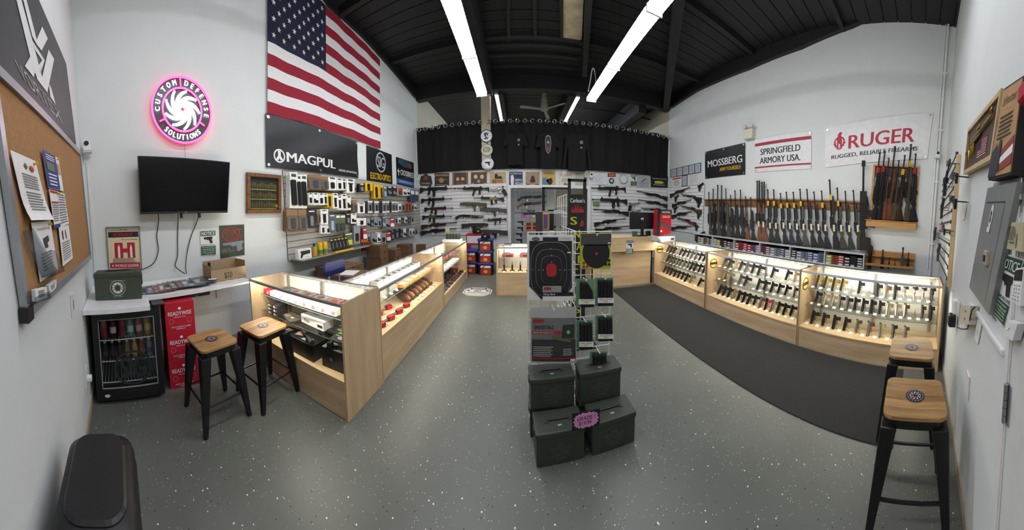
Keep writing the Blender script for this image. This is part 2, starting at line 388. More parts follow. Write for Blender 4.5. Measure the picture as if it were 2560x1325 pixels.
# ledgers along the side walls; their lower edges run as in the photograph
def ledger(name, w, pts, d):
    P = [on(w, *p, d) for p in pts]; mb = MB()
    sx = 0 if w == 'L' else W; ex = d if w == 'L' else W-d
    for a, b in zip(P, P[1:]):
        v = [(sx, a.y, a.z), (ex, a.y, a.z), (ex, b.y, b.z), (sx, b.y, b.z), (sx, a.y, ZC+.5), (ex, a.y, ZC+.5), (ex, b.y, ZC+.5), (sx, b.y, ZC+.5)]
        mb.add(v, [(3, 2, 1, 0), (4, 5, 6, 7), (0, 1, 5, 4), (1, 2, 6, 5), (2, 3, 7, 6), (3, 0, 4, 7)])
    return struct(name, mb, CB)
ledger('ledger_right', 'R', [(1676, 268), (1740, 226), (1870, 170), (2000, 117), (2130, 62), (2280, 4), (2385, -36)], .1)
ledger('ledger_left', 'L', [(740, -110), (824, 12), (919, 101), (1041, 245)], .06)
# floor mat along the right showcases
def rug_mat():
    m, nt, N, Lk, b = _new('ribbed_mat'); tc = N.new('ShaderNodeTexCoord')
    no = N.new('ShaderNodeTexNoise'); no.inputs['Scale'].default_value = 160; Lk.new(tc.outputs['Object'], no.inputs['Vector'])
    cr = N.new('ShaderNodeValToRGB'); cr.color_ramp.elements[0].color = lin('#131312'); cr.color_ramp.elements[1].color = lin('#323230'); Lk.new(no.outputs['Fac'], cr.inputs['Fac'])
    Lk.new(cr.outputs['Color'], b.inputs['Base Color']); b.inputs['Roughness'].default_value = .95
    bp = N.new('ShaderNodeBump'); bp.inputs['Strength'].default_value = .6; bp.inputs['Distance'].default_value = .004; Lk.new(no.outputs['Fac'], bp.inputs['Height']); Lk.new(bp.outputs['Normal'], b.inputs['Normal'])
    return m
obj('floor_mat', MB().box(5.0, .45, 0, 6.02, 5.16, .008), rug_mat(), label='long dark grey runner mat along the right showcases', cat='mat')
# beige column with the three round signs
cp = on('B', 1203, 300, .1); cq = on('B', 1226, 300, .1)
struct('column', MB().box(cp.x, D-.12, 2.86, cq.x, D+.05, 5.2), mat('#bdb59c', .6, 0, .03), bevel=.008)
# fluorescent fixtures: prismatic lens on a housing, three 4-ft sections each
def strip(name, x, ys, zc, label):
    for i, (a, b) in enumerate(zip(ys, ys[1:])):
        t = thing(name, label[i], 'light', at(x, (a+b)/2, zc)); L = abs(b-a)-.03
        hs = MB().prism([(-.13, .05), (.13, .05), (.1, .09), (-.1, .09)], -L/2, L/2, Matrix(((1, 0, 0, 0), (0, 0, 1, 0), (0, 1, 0, 0), (0, 0, 0, 1))))
        obj('housing', hs, mat('#c9cdd2', .5), t)
        prof = [(.13*math.cos(a_), -.085*math.sin(a_)+.05) for a_ in [math.pi*k/12 for k in range(13)]]
        ln = MB(); n = 40; R = []
        for k in range(n+1):
            s = 1.0 if k % 2 else .965
            if k in (0, n): s = .9
            R += [(px*s, -L/2+L*k/n, (pz-.05)*s+.05) for px, pz in prof]
        q = len(prof); ln.add(R, [(k*q+j, k*q+j+1, (k+1)*q+j+1, (k+1)*q+j) for k in range(n) for j in range(q-1)] + [tuple(range(q))[::-1], tuple(range(n*q, n*q+q))])
        obj('lens', ln, emit('#f4f7ff', LAMP), t)
        obj('end_clip', MB().box(-.125, L/2-.012, -.03, .125, L/2+.014, .085), mat('#aeb2b6', .4), t)
        for yy in (-L*.3, L*.3): obj('hanger_rod', MB().rod((0, yy, .09), (0, yy, ZC-zc), .006), MATBLK, t)
strip('ceiling_glow_strip', 2.29, [6.78, 5.18, 3.58, 1.98, .38], 4.4, ['ceiling light of the left strip, farthest section, above the round signs', 'ceiling light of the left strip, second section from the far end', 'ceiling light of the left strip, nearer the camera, cut by the top edge', 'ceiling light of the left strip, overhead at the front wall'])
strip('ceiling_glow_strip', 5.02, [6.92, 5.32, 3.72, 2.12, .52], 4.4, ['ceiling light of the right strip, farthest section, beside the bent white cable', 'ceiling light of the right strip, second section from the far end', 'ceiling light of the right strip, nearer the camera, cut by the top edge', 'ceiling light of the right strip, overhead at the front wall'])
for i, x in enumerate((2.5, 5.06)):  # glowing strips added in place of lit beam sides; they brighten the rear
    t = thing('ceiling_glow_strip', ('added bluish glowing strip for a lit beam side, left of the ceiling fan', 'added bluish glowing strip for a lit beam side, right of the ceiling fan')[i], 'light', at(x, 10.5, 5.16))
    obj('housing', MB().box(-.06, -1.9, .03, .06, 1.9, .08), WHITE, t); obj('lens', MB().box(-.05, -1.88, -.01, .05, 1.88, .03), emit('#e8f0ff', REARGLOW), t, bevel=.02)
# ================================================================== long guns and handguns (builders)
def gun_parts(style, c1, c2):
    """side profile in units of the overall length: butt at x 0, muzzle at x 1, bore on y 0. Returns (part, polygon|tube, half width, material)"""
    P = []
    def pl(n, p, w, m): P.append((n, 'p', p, w, m))
    def tb(n, x0, x1, y, r, m): P.append((n, 't', (x0, x1, y), r, m))
    def bx(n, x0, y0, x1, y1, w, m): pl(n, [(x0, y0), (x1, y0), (x1, y1), (x0, y1)], w, m)
    if style == 'ar':
        pl('stock', [(0, .025), (0, -.115), (.03, -.118), (.11, -.05), (.19, -.04), (.23, -.03), (.23, .005), (.13, .012), (.05, .03)], .018, c2)
        bx('receiver', .22, -.055, .47, .035, .017, c1)
        pl('grip', [(.25, -.05), (.305, -.05), (.275, -.175), (.22, -.165)], .015, c2)
        pl('magazine', [(.36, -.055), (.43, -.055), (.445, -.14), (.425, -.22), (.36, -.205), (.37, -.13)], .012, c2)
        pl('trigger_guard', [(.30, -.055), (.36, -.055), (.355, -.085), (.31, -.085)], .005, c1)
        bx('handguard', .47, -.04, .76, .038, .02, c2)
        tb('barrel', .75, 1, 0, .010, GUN); bx('muzzle_brake', .955, -.014, 1, .014, .014, GUN)
        pl('front_sight', [(.70, .038), (.745, .038), (.735, .085), (.715, .085)], .006, GUN); pl('rear_sight', [(.26, .035), (.31, .035), (.30, .08), (.275, .08)], .008, GUN)
    elif style == 'optic':
        P += gun_parts('ar', c1, c2); pl('optic', [(.33, .035), (.36, .06), (.34, .075), (.34, .12), (.42, .12), (.42, .06), (.43, .035)], .018, GUN)
    elif style == 'smg':
        pl('stock', [(0, .035), (0, -.115), (.02, -.115), (.035, -.03), (.22, -.012), (.22, .012), (.03, .04)], .012, GUN)
        bx('receiver', .2, -.04, .62, .045, .02, c1); pl('grip', [(.27, -.04), (.325, -.04), (.31, -.17), (.25, -.16)], .015, GUN)
        pl('magazine', [(.42, -.04), (.47, -.04), (.52, -.21), (.465, -.22)], .010, GUN); bx('handguard', .6, -.045, .8, .03, .022, c2)
        tb('barrel', .78, 1, 0, .015, GUN); pl('front_sight', [(.74, .03), (.775, .03), (.77, .075), (.745, .075)], .007, GUN); pl('rear_sight', [(.24, .045), (.29, .045), (.28, .075), (.25, .075)], .009, GUN)
    elif style == 'bullpup':
        pl('body', [(0, .05), (0, -.115), (.07, -.12), (.12, -.075), (.36, -.075), (.40, -.06), (.62, -.06), (.68, -.09), (.78, -.085), (.80, -.05), (1, -.045), (1, .05), (.66, .06), (.3, .055)], .022, c1)
        pl('grip', [(.43, -.06), (.51, -.06), (.47, -.25), (.40, -.24)], .015, c2); bx('rail', .25, .055, .9, .068, .012, GUN)
        pl('trigger_guard', [(.51, -.06), (.58, -.06), (.57, -.095), (.515, -.095)], .005, c2); tb('barrel', .9, 1.02, .0, .018, GUN)
    elif style in ('shotgun', 'semi', 'dbl', 'lever', 'bolt', 'scope', 'chassis'):
        sw = c2; x = .30
        pl('stock', [(0, -.002), (0, -.125), (.012, -.13), (.2, -.062), (.245, -.075), (.285, -.062), (.33, -.035), (.33, .012), (.27, .012), (.215, -.018), (.16, -.004)], .016, sw)
        pl('butt_pad', [(-.012, 0), (-.012, -.128), (.003, -.13), (.003, 0)], .017, BLACK)
        rec = .46 if style not in ('bolt', 'scope') else .5
        pl('receiver', [(.29, .026), (.31, -.042), (rec, -.042), (rec, .028)], .017, c1)
        pl('trigger_guard', [(.31, -.04), (.37, -.04), (.36, -.072), (.32, -.072)], .005, GUN)
        if style in ('shotgun', 'semi'):
            pl('fore_end', [(.48, -.008), (.48, -.052), (.52, -.06), (.68, -.056), (.69, -.008)], .02, sw if style == 'semi' else c2); tb('magazine_tube', .45, .76, -.033, .011, GUN)
        elif style == 'lever':
            pl('fore_end', [(.46, .0), (.46, -.045), (.66, -.042), (.66, 0)], .018, sw); tb('magazine_tube', .45, .92, -.03, .009, GUN)
            P.append(('lever', 'l', [(.31, -.04), (.29, -.085), (.22, -.085), (.2, -.075)], .006, GUN))
        elif style == 'dbl': pl('fore_end', [(.46, -.005), (.46, -.05), (.62, -.045), (.66, -.01)], .02, sw); tb('barrel', .45, 1, -.03, .013, GUN)
        else:
            pl('fore_end', [(.30, -.005), (.30, -.055), (.44, -.058), (.66, -.05), (.70, -.03), (.70, -.008)], .019, sw)
            P.append(('bolt_handle', 'l', [(.34, .01), (.335, -.03), (.33, -.055)], .007, GUN))
            if style == 'bolt': bx('magazine', .40, -.085, .45, -.05, .012, GUN)
        tb('barrel', rec-.02, 1, .004, .0115 if style != 'scope' else .010, GUN); pl('front_sight', [(.975, .01), (.99, .01), (.988, .03), (.98, .03)], .004, GUN)
        if style == 'scope':
            tb('scope', .30, .56, .075, .014, BLACK); tb('scope', .50, .57, .075, .024, BLACK); tb('scope', .29, .34, .075, .02, BLACK); bx('scope_mount', .35, .02, .37, .07, .008, GUN); bx('scope_mount', .47, .02, .49, .07, .008, GUN)
    elif style == 'firearm':      # short, bird's-head grip
        pl('grip', [(0, -.06), (.02, -.13), (.06, -.14), (.14, -.07), (.27, -.02), (.27, .03), (.16, .02), (.06, -.035)], .017, c2)
        bx('receiver', .26, -.045, .52, .035, .018, c1); pl('trigger_guard', [(.27, -.04), (.35, -.04), (.34, -.08), (.28, -.08)], .005, GUN)
        pl('fore_end', [(.58, -.01), (.58, -.065), (.8, -.06), (.8, -.01)], .022, c2); tb('magazine_tube', .5, .97, -.037, .013, GUN); tb('barrel', .5, 1, .008, .014, GUN)
    elif style == 'heavy':
        pl('stock', [(0, .02), (0, -.12), (.04, -.12), (.07, -.09), (.14, -.09), (.15, -.03), (.25, -.03), (.25, .02)], .02, c1)
        bx('receiver', .24, -.05, .52, .035, .022, c1); pl('grip', [(.27, -.05), (.31, -.05), (.295, -.14), (.25, -.135)], .016, c2)
        bx('magazine', .38, -.13, .45, -.05, .014, c2); bx('handguard', .52, -.04, .66, .035, .02, c2); tb('barrel', .64, 1, 0, .012, GUN); bx('muzzle_brake', .94, -.02, 1, .02, .018, GUN)
        P.append(('bolt_handle', 'l', [(.34, .0), (.33, -.06)], .008, GUN)); P.append(('bipod', 'l', [(.6, -.04), (.5, -.06), (.49, -.065)], .01, GUN))
    elif style == 'upper':
        bx('receiver', 0, -.08, .3, .09, .05, c1); bx('handguard', .3, -.075, .62, .075, .055, c2); tb('barrel', .6, 1, 0, .032, GUN); bx('muzzle_brake', .9, -.045, 1, .045, .04, GUN)
    elif style == 'can': tb('body', 0, 1, 0, .1, c1); tb('collar', 0, .12, 0, .108, c2); tb('end_cap', .95, 1.0, 0, .09, GUN)
    elif style == 'pistol':        # unit = overall length
        pl('frame', [(.0, .0), (.06, .0), (.97, .0), (.97, -.07), (.62, -.09), (.47, -.1), (.33, -.12), (.25, -.54), (-.01, -.51), (.07, -.12)], .055, c2)
        pl('slide', [(-.02, 0), (-.02, .12), (.03, .145), (.97, .145), (1, .11), (1, 0)], .06, c1); P.append(('trigger_guard', 'l', [(.62, -.09), (.62, -.22), (.57, -.28), (.42, -.26), (.31, -.23)], .022, c2))
        P.append(('trigger', 'l', [(.46, -.13), (.44, -.2), (.47, -.25)], .018, GUN)); bx('rear_sight', .0, .145, .08, .18, .045, GUN); bx('front_sight', .92, .145, .95, .18, .014, GUN)
    elif style == 'revolver':
        pl('frame', [(.18, .14), (.52, .16), (.52, -.1), (.4, -.12), (.2, -.12), (.12, 0)], .05, c1); pl('grip', [(.12, .02), (.2, -.1), (.22, -.2), (.12, -.5), (-.1, -.46), (-.04, -.2), (.03, -.02)], .07, c2)
        tb('barrel', .5, 1, .09, .05, c1); tb('cylinder', .27, .47, .03, .115, c1); bx('under_lug', .52, -.03, .9, .05, .03, c1); bx('front_sight', .9, .13, .97, .19, .014, GUN)
        P.append(('trigger_guard', 'l', [(.47, -.1), (.45, -.22), (.34, -.25), (.24, -.2)], .02, c1)); pl('hammer', [(.1, .06), (.17, .12), (.12, .21), (.04, .19)], .025, GUN)
    return P
_G = {}
def gun_meshes(style, c1, c2, L, flip):
    k = (style, c1.name, c2.name, round(L, 2), flip)
    if k in _G: return _G[k]
    s = -1 if flip else 1; out = []; L = round(L, 2)
    for n, ty, a, w, m in gun_parts(style, c1, c2):
        mb = MB()
        if ty == 'p': mb.prism([(s*x*L, y*L) for x, y in a], -w*L, w*L, None, min(.35*w*L, .004))
        elif ty == 't': mb.rod((s*a[0]*L, a[2]*L, 0), (s*a[1]*L, a[2]*L, 0), w*L, 10)
        else: mb.tube([(s*x*L, y*L, 0) for x, y in a], w*L, 6)
        out.append((n, mb.mesh(n, m, ty != 'p')))
    _G[k] = out; return out
def put_gun(name, style, c1, c2, L, mw, label, cat, group=None, flip=False, tag=None, tagm=None):
    t = thing(name, label, cat, mw, group)
    for n, me in gun_meshes(style, c1, c2, L, flip): link(n, me, t)
    s = -1 if flip else 1
    if tag == 'hang':
        obj('price_tag', MB().box(-.02, -.075, .0, .02, 0, .002), TAG, t, Matrix.Translation((s*.34*L, -.065*L, .03)))
    elif tag:
        obj('tape_tag', MB().box(-.055, -.02, -.026, .055, .02, .026), tag, t, Matrix.Translation((s*.74*L, 0, 0)))
    return t
def wall_gun(w, butt, muz, style, c1, c2, label, d=.06, name='rifle', cat='rifle', tag='hang', group=None, ax_ang=0.0):
    """a gun hung flat on a wall; butt and muzzle given as photo pixels"""
    a, b = on(w, *butt, d), on(w, *muz, d); u = AX[w][1]
    du, dz = (b-a).dot(u), b.z-a.z; L = math.hypot(du, dz); flip = abs(dz) < abs(du) and du < 0
    ang = math.atan2(dz, du) if not flip else math.atan2(-dz, -du)
    if abs(dz) > abs(du): ang = math.atan2(dz, du)
    mw = frame(w, a, ang)
    if ax_ang: mw = mw @ Matrix.Rotation(ax_ang, 4, 'X')
    return put_gun(name, style, c1, c2, L, mw, label, cat, group, flip, tag)
# ================================================================== showcases
KICK = wood('#c4a781', '#dcc19b', (1, 9, 9), 1.6); SIDE = wood('#b99c76', '#d5b993', (6, 6, .7), 1.6)
def showcase(label, mw, L, h, deck, shelves, dep=.52, n_up=3, decal=False, led=True, name='showcase', rail=None):
    """local x along the front (left to right seen from the front), y to the back, z up"""
    t = thing(name, label, 'showcase', mw)
    for x in (0, L-.02):
        s = obj('side_panel', MB().box(x, 0, 0, x+.02, dep, h), SIDE, t, bevel=.002)
    obj('kick_panel', MB().box(.02, .012, .0, L-.02, .03, deck-.02), KICK, t); obj('deck', MB().box(.02, .008, deck-.02, L-.02, dep-.02, deck), MAPLE, t, bevel=.002)
    obj('base_panel', MB().box(.02, .03, .0, L-.02, dep-.02, .015), KICK, t)
    for x0, x1, y in ((.02, L/2+.02, dep-.03), (L/2-.02, L-.02, dep-.02)):
        dn = obj('sliding_door', MB().box(x0, y, deck, x1, y+.008, h-.03), CREAM, t)
    obj('back_rail', MB().box(.02, dep-.035, h-.03, L-.02, dep, h), ALU, t, bevel=.003)
    obj('front_rail', MB().box(0.02, -.004, h-.03, L-.02, .018, h-.004), rail or ALU, t, bevel=.003)
    obj('front_glass', MB().box(.02, .002, deck, L-.02, .007, h-.03), CLEAR, t); obj('top_glass', MB().box(.0, .0, h, L, dep, h+.006), CLEAR, t)
    for i in range(n_up):
        x = .12+(L-.24)*i/(n_up-1); obj('shelf_standard', MB().box(x-.012, dep-.055, deck, x+.012, dep-.04, h-.03), STEEL, t)
    for z in shelves:
        g = obj('glass_shelf', MB().box(.03, .13, z-.006, L-.03, dep-.055, z), CLEAR, t)
        obj('shelf_edge', MB().box(.03, .127, z-.006, L-.03, .130, z), mat('#6f8079', .3), g)
        for i in range(n_up):
            x = .12+(L-.24)*i/(n_up-1); obj('shelf_bracket', MB().box(x-.004, .2, z-.016, x+.004, dep-.05, z-.006), STEEL, g)
    if led: obj('light_strip', MB().box(.05, .018, h-.034, L-.05, .034, h-.018), emit('#fff2de', LED), t)
    if decal:
        q = .085; c = obj('round_decal', MB().prism(circ(0, 0, q, None, 24), 0, .002), mat('#e3c26a', .5), t, Matrix(((0, 0, 1, .0205), (1, 0, 0, .13), (0, 1, 0, h-.2), (0, 0, 0, 1))))
        obj('decal_ring', MB().prism(circ(0, 0, q*.97, None, 24), .002, .003), mat('#2c2216', .5), c); obj('decal_face', MB().prism(circ(0, 0, q*.8, None, 24), .003, .004), mat('#e3c26a', .5), c)
        obj('decal_band', MB().prism([(-q*1.0, -q*.22), (q*1.0, -q*.22), (q*1.0, q*.25), (-q*1.0, q*.25)], .004, .005), mat('#2c2216', .5), c)
        g = text_geo('ARMORLEE', .02); obj('lettering', MB().add([(-q*.9+p[0]*q*1.8, -q*.13+p[1]*q*.26, .0062) for p in g[0]], g[1]), mat('#e3c26a', .5), c)
    return t
XR = 6.04; HR = .965
RZ = -math.pi/2            # right cases face -X: local x -> -Y, local y -> +X
rc = []
for (y1, lab) in ((5.25, 'farthest of the three right-hand handgun showcases, beside the wooden counter'), (3.50, 'middle one of the three right-hand handgun showcases'), (1.79, 'nearest right-hand handgun showcase, behind the two bar stools')):
    rc.append((y1, showcase(lab, at(XR, y1, 0, RZ), 1.72, HR, .25, (.49, .71), decal=True, rail=mat('#d2d4d5', .4))))
XL = 1.94
showcase('front showcase of the left row, facing the camera, full of scopes and boxes', at(.55, 1.80, 0), XL-.55, .935, .31, (.54, .74), dep=.53)
LZ = math.pi/2             # left cases face +X: local x -> +Y, local y -> -X
showcase('second showcase of the left row, with wooden grips and red wrapped knives', at(XL, 2.335, 0, LZ), 1.99, .91, .45, (.68,))
showcase('third showcase of the left row, farthest, with red and black boxed knives', at(XL, 4.335, 0, LZ), 1.9, .90, .2, (.48, .69))
showcase('small showcase at the rear centre with four upright knives', at(2.74, 5.07, 0), 1.2, .92, .44, (.7,), n_up=2)
# ------------------------------------------------------------------ handguns on wire easels
WIRE = mat('#54504a', .4, .7)
def easel(label, group, mw):
    mb = MB().tube([(-.03, -.05, 0), (0, -.03, .02), (0, .0, .09), (0, .02, .03), (.03, .05, 0)], .0022, 5).tube([(.03, -.05, 0), (0, -.03, .02)], .0022, 5).tube([(-.03, .05, 0), (0, .02, .03)], .0022, 5)
    return obj('wire_stand', mb, WIRE, None, mw, label=label, cat='stand', group=group)
_E = []; _C = []
def stand(mw, label, group):
    if not _E: _E.append(easel(label, group, mw)); return _E[0]
    return inst(_E[0], None, mw, label, group)
def tagcard(mw, label, group, s=1.0):
    if not _C:
        t = obj('price_card', MB().add([(-.022, -.022, .0), (.022, -.022, .0), (.022, .014, .014), (-.022, .014, .014), (-.022, -.022, .002), (.022, -.022, .002), (.022, .014, .016), (-.022, .014, .016)], [(3, 2, 1, 0), (4, 5, 6, 7), (0, 1, 5, 4), (1, 2, 6, 5), (2, 3, 7, 6), (3, 0, 4, 7)]), WHITE, None, mw, label=label, cat='price card', group=group)
        _C.append(t); return t
    return inst(_C[0], None, mw, label, group)
def gun_rot(lean, yaw, gx=.45):
    m = Vector((math.sin(yaw)*.2+.02, -math.cos(lean), -math.sin(lean))).normalized(); g = Vector((gx, .85, -.15)); g = (g - m*g.dot(m)).normalized(); t = -g; z = m.cross(t)
    return Matrix(((m.x, t.x, z.x, 0), (m.y, t.y, z.y, 0), (m.z, t.z, z.z, 0), (0, 0, 0, 1)))
CN = {'k': ('black', GUN, BLACK), 's': ('silver slide', SILVER, BLACK), 't': ('tan', TAN, TAN), 'g': ('grey', GUNG, DKGREY), 'w': ('silver', SILVER, mat('#6b4a33', .6)), 'p': ('black and pink', GUN, mat('#d8347f', .5)),
      'c': ('cream handled', SILVER, mat('#c9b48c', .6)), 'y': ('black and yellow', GUN, mat('#8a7414', .5)), 'r': ('silver', SILVER, BLACK), 'R': ('black', GUN, BLACK), 'o': ('olive', GUNG, OLIVE)}
WHERE = ('farthest right showcase', 'middle right showcase', 'nearest right showcase')
ROWS = {0: (('top', .71, .27, 'kkktkkkgskktk'), ('middle', .49, .27, 'kggsssskkkkss'), ('bottom', .25, .2, 'kkkkkkkt.k.k')),
        1: (('top', .71, .27, 'Rktkgkk.k.ktt'), ('middle', .49, .27, 'tt.gk.kkkkksk'), ('bottom', .25, .2, 'kkktkkkkwpckkks')),
        2: (('top', .71, .27, 'yyyy_k_kwkrrrR'), ('middle', .49, .27, 'kccsskkkkccw_ok'), ('bottom', .25, .18, 'kkkkwwcsw..'))}
MW = {0: 'farthest', 1: 'middle', 2: 'nearest'}
for ci, (y1, _) in enumerate(rc):
    base = at(XR, y1, 0, RZ)
    for row, z, yd, seq in ROWS[ci]:
        n = len(seq); k = 0; j = -1
        for i, ch in enumerate(seq):
            x = .12+(1.72-.24)*i/(n-1); 
            if ch == '.': continue
            j += 1
            rg = random.Random(ci*100+i*7+n)
            place = '%s shelf of the %s' % (row, WHERE[ci])
            P = base @ Matrix.Translation((x, yd, z))
            stand(P @ Matrix.Translation((.025, .03, 0)) @ Matrix.Rotation(.2, 4, 'Z'), 'bare wire stand, %s stand from left on %s' % (ORD[j], place) if ch == '_' else 'wire gun stand, %s from left on %s' % (ORD[j], place), 'wire stands, %s %s' % (MW[ci], row))
            tagcard(P @ Matrix.Translation((-.035 if row != 'bottom' else -.045, -.045, .0)), 'small white price card, %s from left on %s' % (ORD[j], place), 'price cards, %s %s' % (MW[ci], row))
            if ch == '_': continue
            nm, c1, c2 = CN[ch]; rev = ch in 'rR' or (ch == 'w' and i % 3 == 0); L = rg.uniform(.15, .18)
            mwg = P @ Matrix.Translation((0, .04, .155)) @ gun_rot(rg.uniform(.98, 1.12), rg.uniform(-.2, .2), (.15, .4, .5)[ci]) @ Matrix.Translation((0, -.02, 0))
            put_gun('revolver' if rev else 'pistol', 'revolver' if rev else 'pistol', c1, c2, L, mwg, '%s %s, %s from left on %s' % (nm, 'revolver' if rev else 'pistol', ORD[k], place), 'handgun', 'handguns in the %s' % WHERE[ci])
            k += 1
# ================================================================== left side of the room
def rectpx(w, x0, y0, x1, y1, d=.0): return R4(x0, y0, x1, y1)
NAVY = mat('#171b35', .8, 0, .06, 30); FRED = mat('#8f142b', .8, 0, .06, 30); FWHITE = mat('#dfdedd', .8, 0, .03, 30); VINYL = mat('#0f0f11', .45); VWHITE = mat('#e4e4e2', .45)
# ---- flag
wv = lambda s, t: .012*math.sin(s*17+t*3)*(.4+t) + .006*math.sin(s*41)
fl = [(668, -104), (950, 150), (950, 372), (668, 283)]
mw, q = wquad('L', fl, .03); t = thing('flag', 'large stars and stripes flag spread on the white left wall', 'flag', mw); S = bil(q, wv)
for i in range(13):
    s0 = .4 if i < 7 else 0.0
    SS = (lambda i, s0: (lambda s, u, z=0.0: S(s0+s*(1-s0), (i+u)/13, z)))(i, s0)
    obj('stripe', sheet(SS, .004, 24, 1), FRED if i % 2 == 0 else FWHITE, t, smooth=True)
obj('canton', sheet(lambda s, u, z=0.0: S(s*.4, u*7/13, z), .005, 14, 8), NAVY, t, smooth=True)
for r in range(9):
    for c in range(11):
        if (r+c) % 2 == 0:
            cs, ct = .4*(c+1)/12, 7/13*(r+1)/10
            obj('star', MB().add([S(cs+(p[0])*.62, ct-p[1], .008) for p in star(0, 0, .022)][::-1], [tuple(range(10))]), VWHITE, t)
# ---- hanging banners
def grommets(S, pts): return [('grommet', STEEL, 'disc', (x, y, .012, .03, 12), 2) for x, y in pts]
bw_ = lambda s, t: .012*math.sin(s*9+t*5)*math.sin(t*3.1)
sign('banner', 'L', [(663, 283), (893, 355), (896, 445), (665, 418)], VINYL,
     [('emblem', VWHITE, 'ring', (.11, .76, .048, .135, .78)), ('emblem', VWHITE, 'poly', [(.098, .66), (.122, .66), (.122, .76), (.14, .83), (.12, .85), (.11, .80), (.1, .85), (.08, .83), (.098, .76)]),
      ('lettering', VWHITE, 'text', ('MAGPUL', .17, .66, .68, .86, .03)), ('lettering', VWHITE, 'text', ('UNFAIR ADVANTAGE', .72, .845, .97, .9, .01))] + grommets(0, [(.02, .06), (.98, .05), (.98, .95), (.02, .95), (.5, .05), (.5, .95)]),
     'wide black vinyl banner lettered MAGPUL under the flag', 'banner', d=.022, th=.003, wave=bw_, grid=(20, 8), part='cloth', lift=.004)
sign('banner', 'L', [(916, 363), (979, 387), (981, 461), (917, 452)], VINYL,
     [('emblem', mat('#a9abb0', .5), 'ring', (.52, .37, .2, .31, .84)), ('emblem', mat('#a9abb0', .5), 'text', ('SIG', .38, .2, .66, .54, .03)), ('lettering', YELLOW, 'text', ('ELECTRO-OPTICS', .12, .73, .92, .92, .02))],
     'black banner with grey ring emblem and yellow ELECTRO-OPTICS lettering', 'banner', d=.008, th=.003, part='cloth')
sign('banner', 'L', [(990, 392), (1034, 407), (1035, 470), (992, 460)], mat('#14181f', .4),
     [('picture', mat('#3a4a5c', .5), 'poly', [(.1, .05), (.55, .0), (.9, .1), (.85, .28), (.4, .3), (.1, .2)]), ('picture', mat('#6b4a33', .5), 'disc', (.72, .2, .14, .1, 14), 2), ('lettering', VWHITE, 'text', ('CROSSBREED', .2, .42, .98, .62, .02)), ('lettering', VWHITE, 'rect', (.04, .48, .16, .53)), ('lettering', VWHITE, 'rect', (.085, .4, .115, .66)),
      ('lettering', GREY, 'text', ('HOLSTERS', .42, .66, .75, .71)), ('stripe', LBLUE, 'rect', (0, .78, 1, .95)), ('lettering', VWHITE, 'text', ('HANDCRAFTED IN THE USA', .12, .83, .9, .9), 2)],
     'dark banner lettered CROSSBREED HOLSTERS with a blue stripe', 'banner', d=.008, th=.003, part='cloth')
# ---- cartridge display frame
mw, q = wquad('L', [(616, 435), (698, 442), (698, 530), (616, 531)], .01)
t = thing('cartridge_display', 'oak framed shadow box with three rows of brass cartridges', 'display frame', mw); S = bil(q)
obj('backing', sheet(S, .006), mat('#1d2a2a', .9), t)
for x0, y0, x1, y1 in ((-.02, -.03, 1.02, .07), (-.02, .93, 1.02, 1.03), (-.02, .07, .075, .93), (.925, .07, 1.02, .93)):
    P = [S(x0, y1), S(x1, y1), S(x1, y0), S(x0, y0)]; obj('frame_rail', MB().prism([p[:2] for p in P], 0, .05, None, .008), wood('#5d3a1e', '#84552e', (8, 8, 8)), t)
BRASS = mat('#b08f4a', .3, .8); hB = abs(q[0][1]-q[3][1])
for r, (n, yb) in enumerate(((17, .36), (17, .62), (16, .87))):
    for i in range(n):
        c = S(.12+.76*i/(n-1), yb, .012); h = (.15+.025*math.sin(i*1.1+r))*hB
        obj('cartridge', MB().lathe([(.006, 0), (.007, h*.05), (.0065, h*.62), (.0045, h*.7), (.0045, h*.8), (.002, h*.95), (.001, h)], 7, Matrix.Translation(c) @ Matrix.Rotation(-math.pi/2, 4, 'X')), BRASS, t, smooth=True)
for r, yb in enumerate((.36, .62, .87)): obj('brass_label_strip', MB().prism([S(.1, yb+.045)[:2], S(.9, yb+.045)[:2], S(.9, yb+.02)[:2], S(.1, yb+.02)[:2]], .006, .012), mat('#8c8a4c', .5), t)
obj('round_badge', MB().prism(circ(*S(.9, .83)[:2], .025), .006, .012), mat('#b7a04a', .5), t)
# ---- television
mw, q = wquad('L', [(343, 391), (573, 407), (567, 532), (350, 536)], .13); tv = thing('television', 'wide black flat screen television on the left wall', 'television', mw); S = bil(q)
obj('case', sheet(S, .03), BLACK, tv, bevel=.004); obj('screen', sheet(lambda s, u, z=0.0: S(.012+.976*s, .018+.945*u, z+.0305), .002), mat('#050507', .2, 0, .05, 9.0, 0.0, .2), tv)
mb = MB()
for f_ in (.42, .62): a = S(f_, .2); b = S(f_, 1.09); mb.box(a[0]-.015, b[1], -.03, a[0]+.015, a[1], 0).box(a[0]-.013, a[1]-.25, -.128, a[0]+.013, a[1]-.2, -.02)
obj('wall_mount', mb.box(S(.36, .5)[0], S(.5, .56)[1], -.128, S(.68, .5)[0], S(.5, .44)[1], -.1), BLACK, tv); obj('bezel_badge', MB().cbox((*S(.5, .985)[:2], .032), (.03, .01, .003)), GREY, tv)
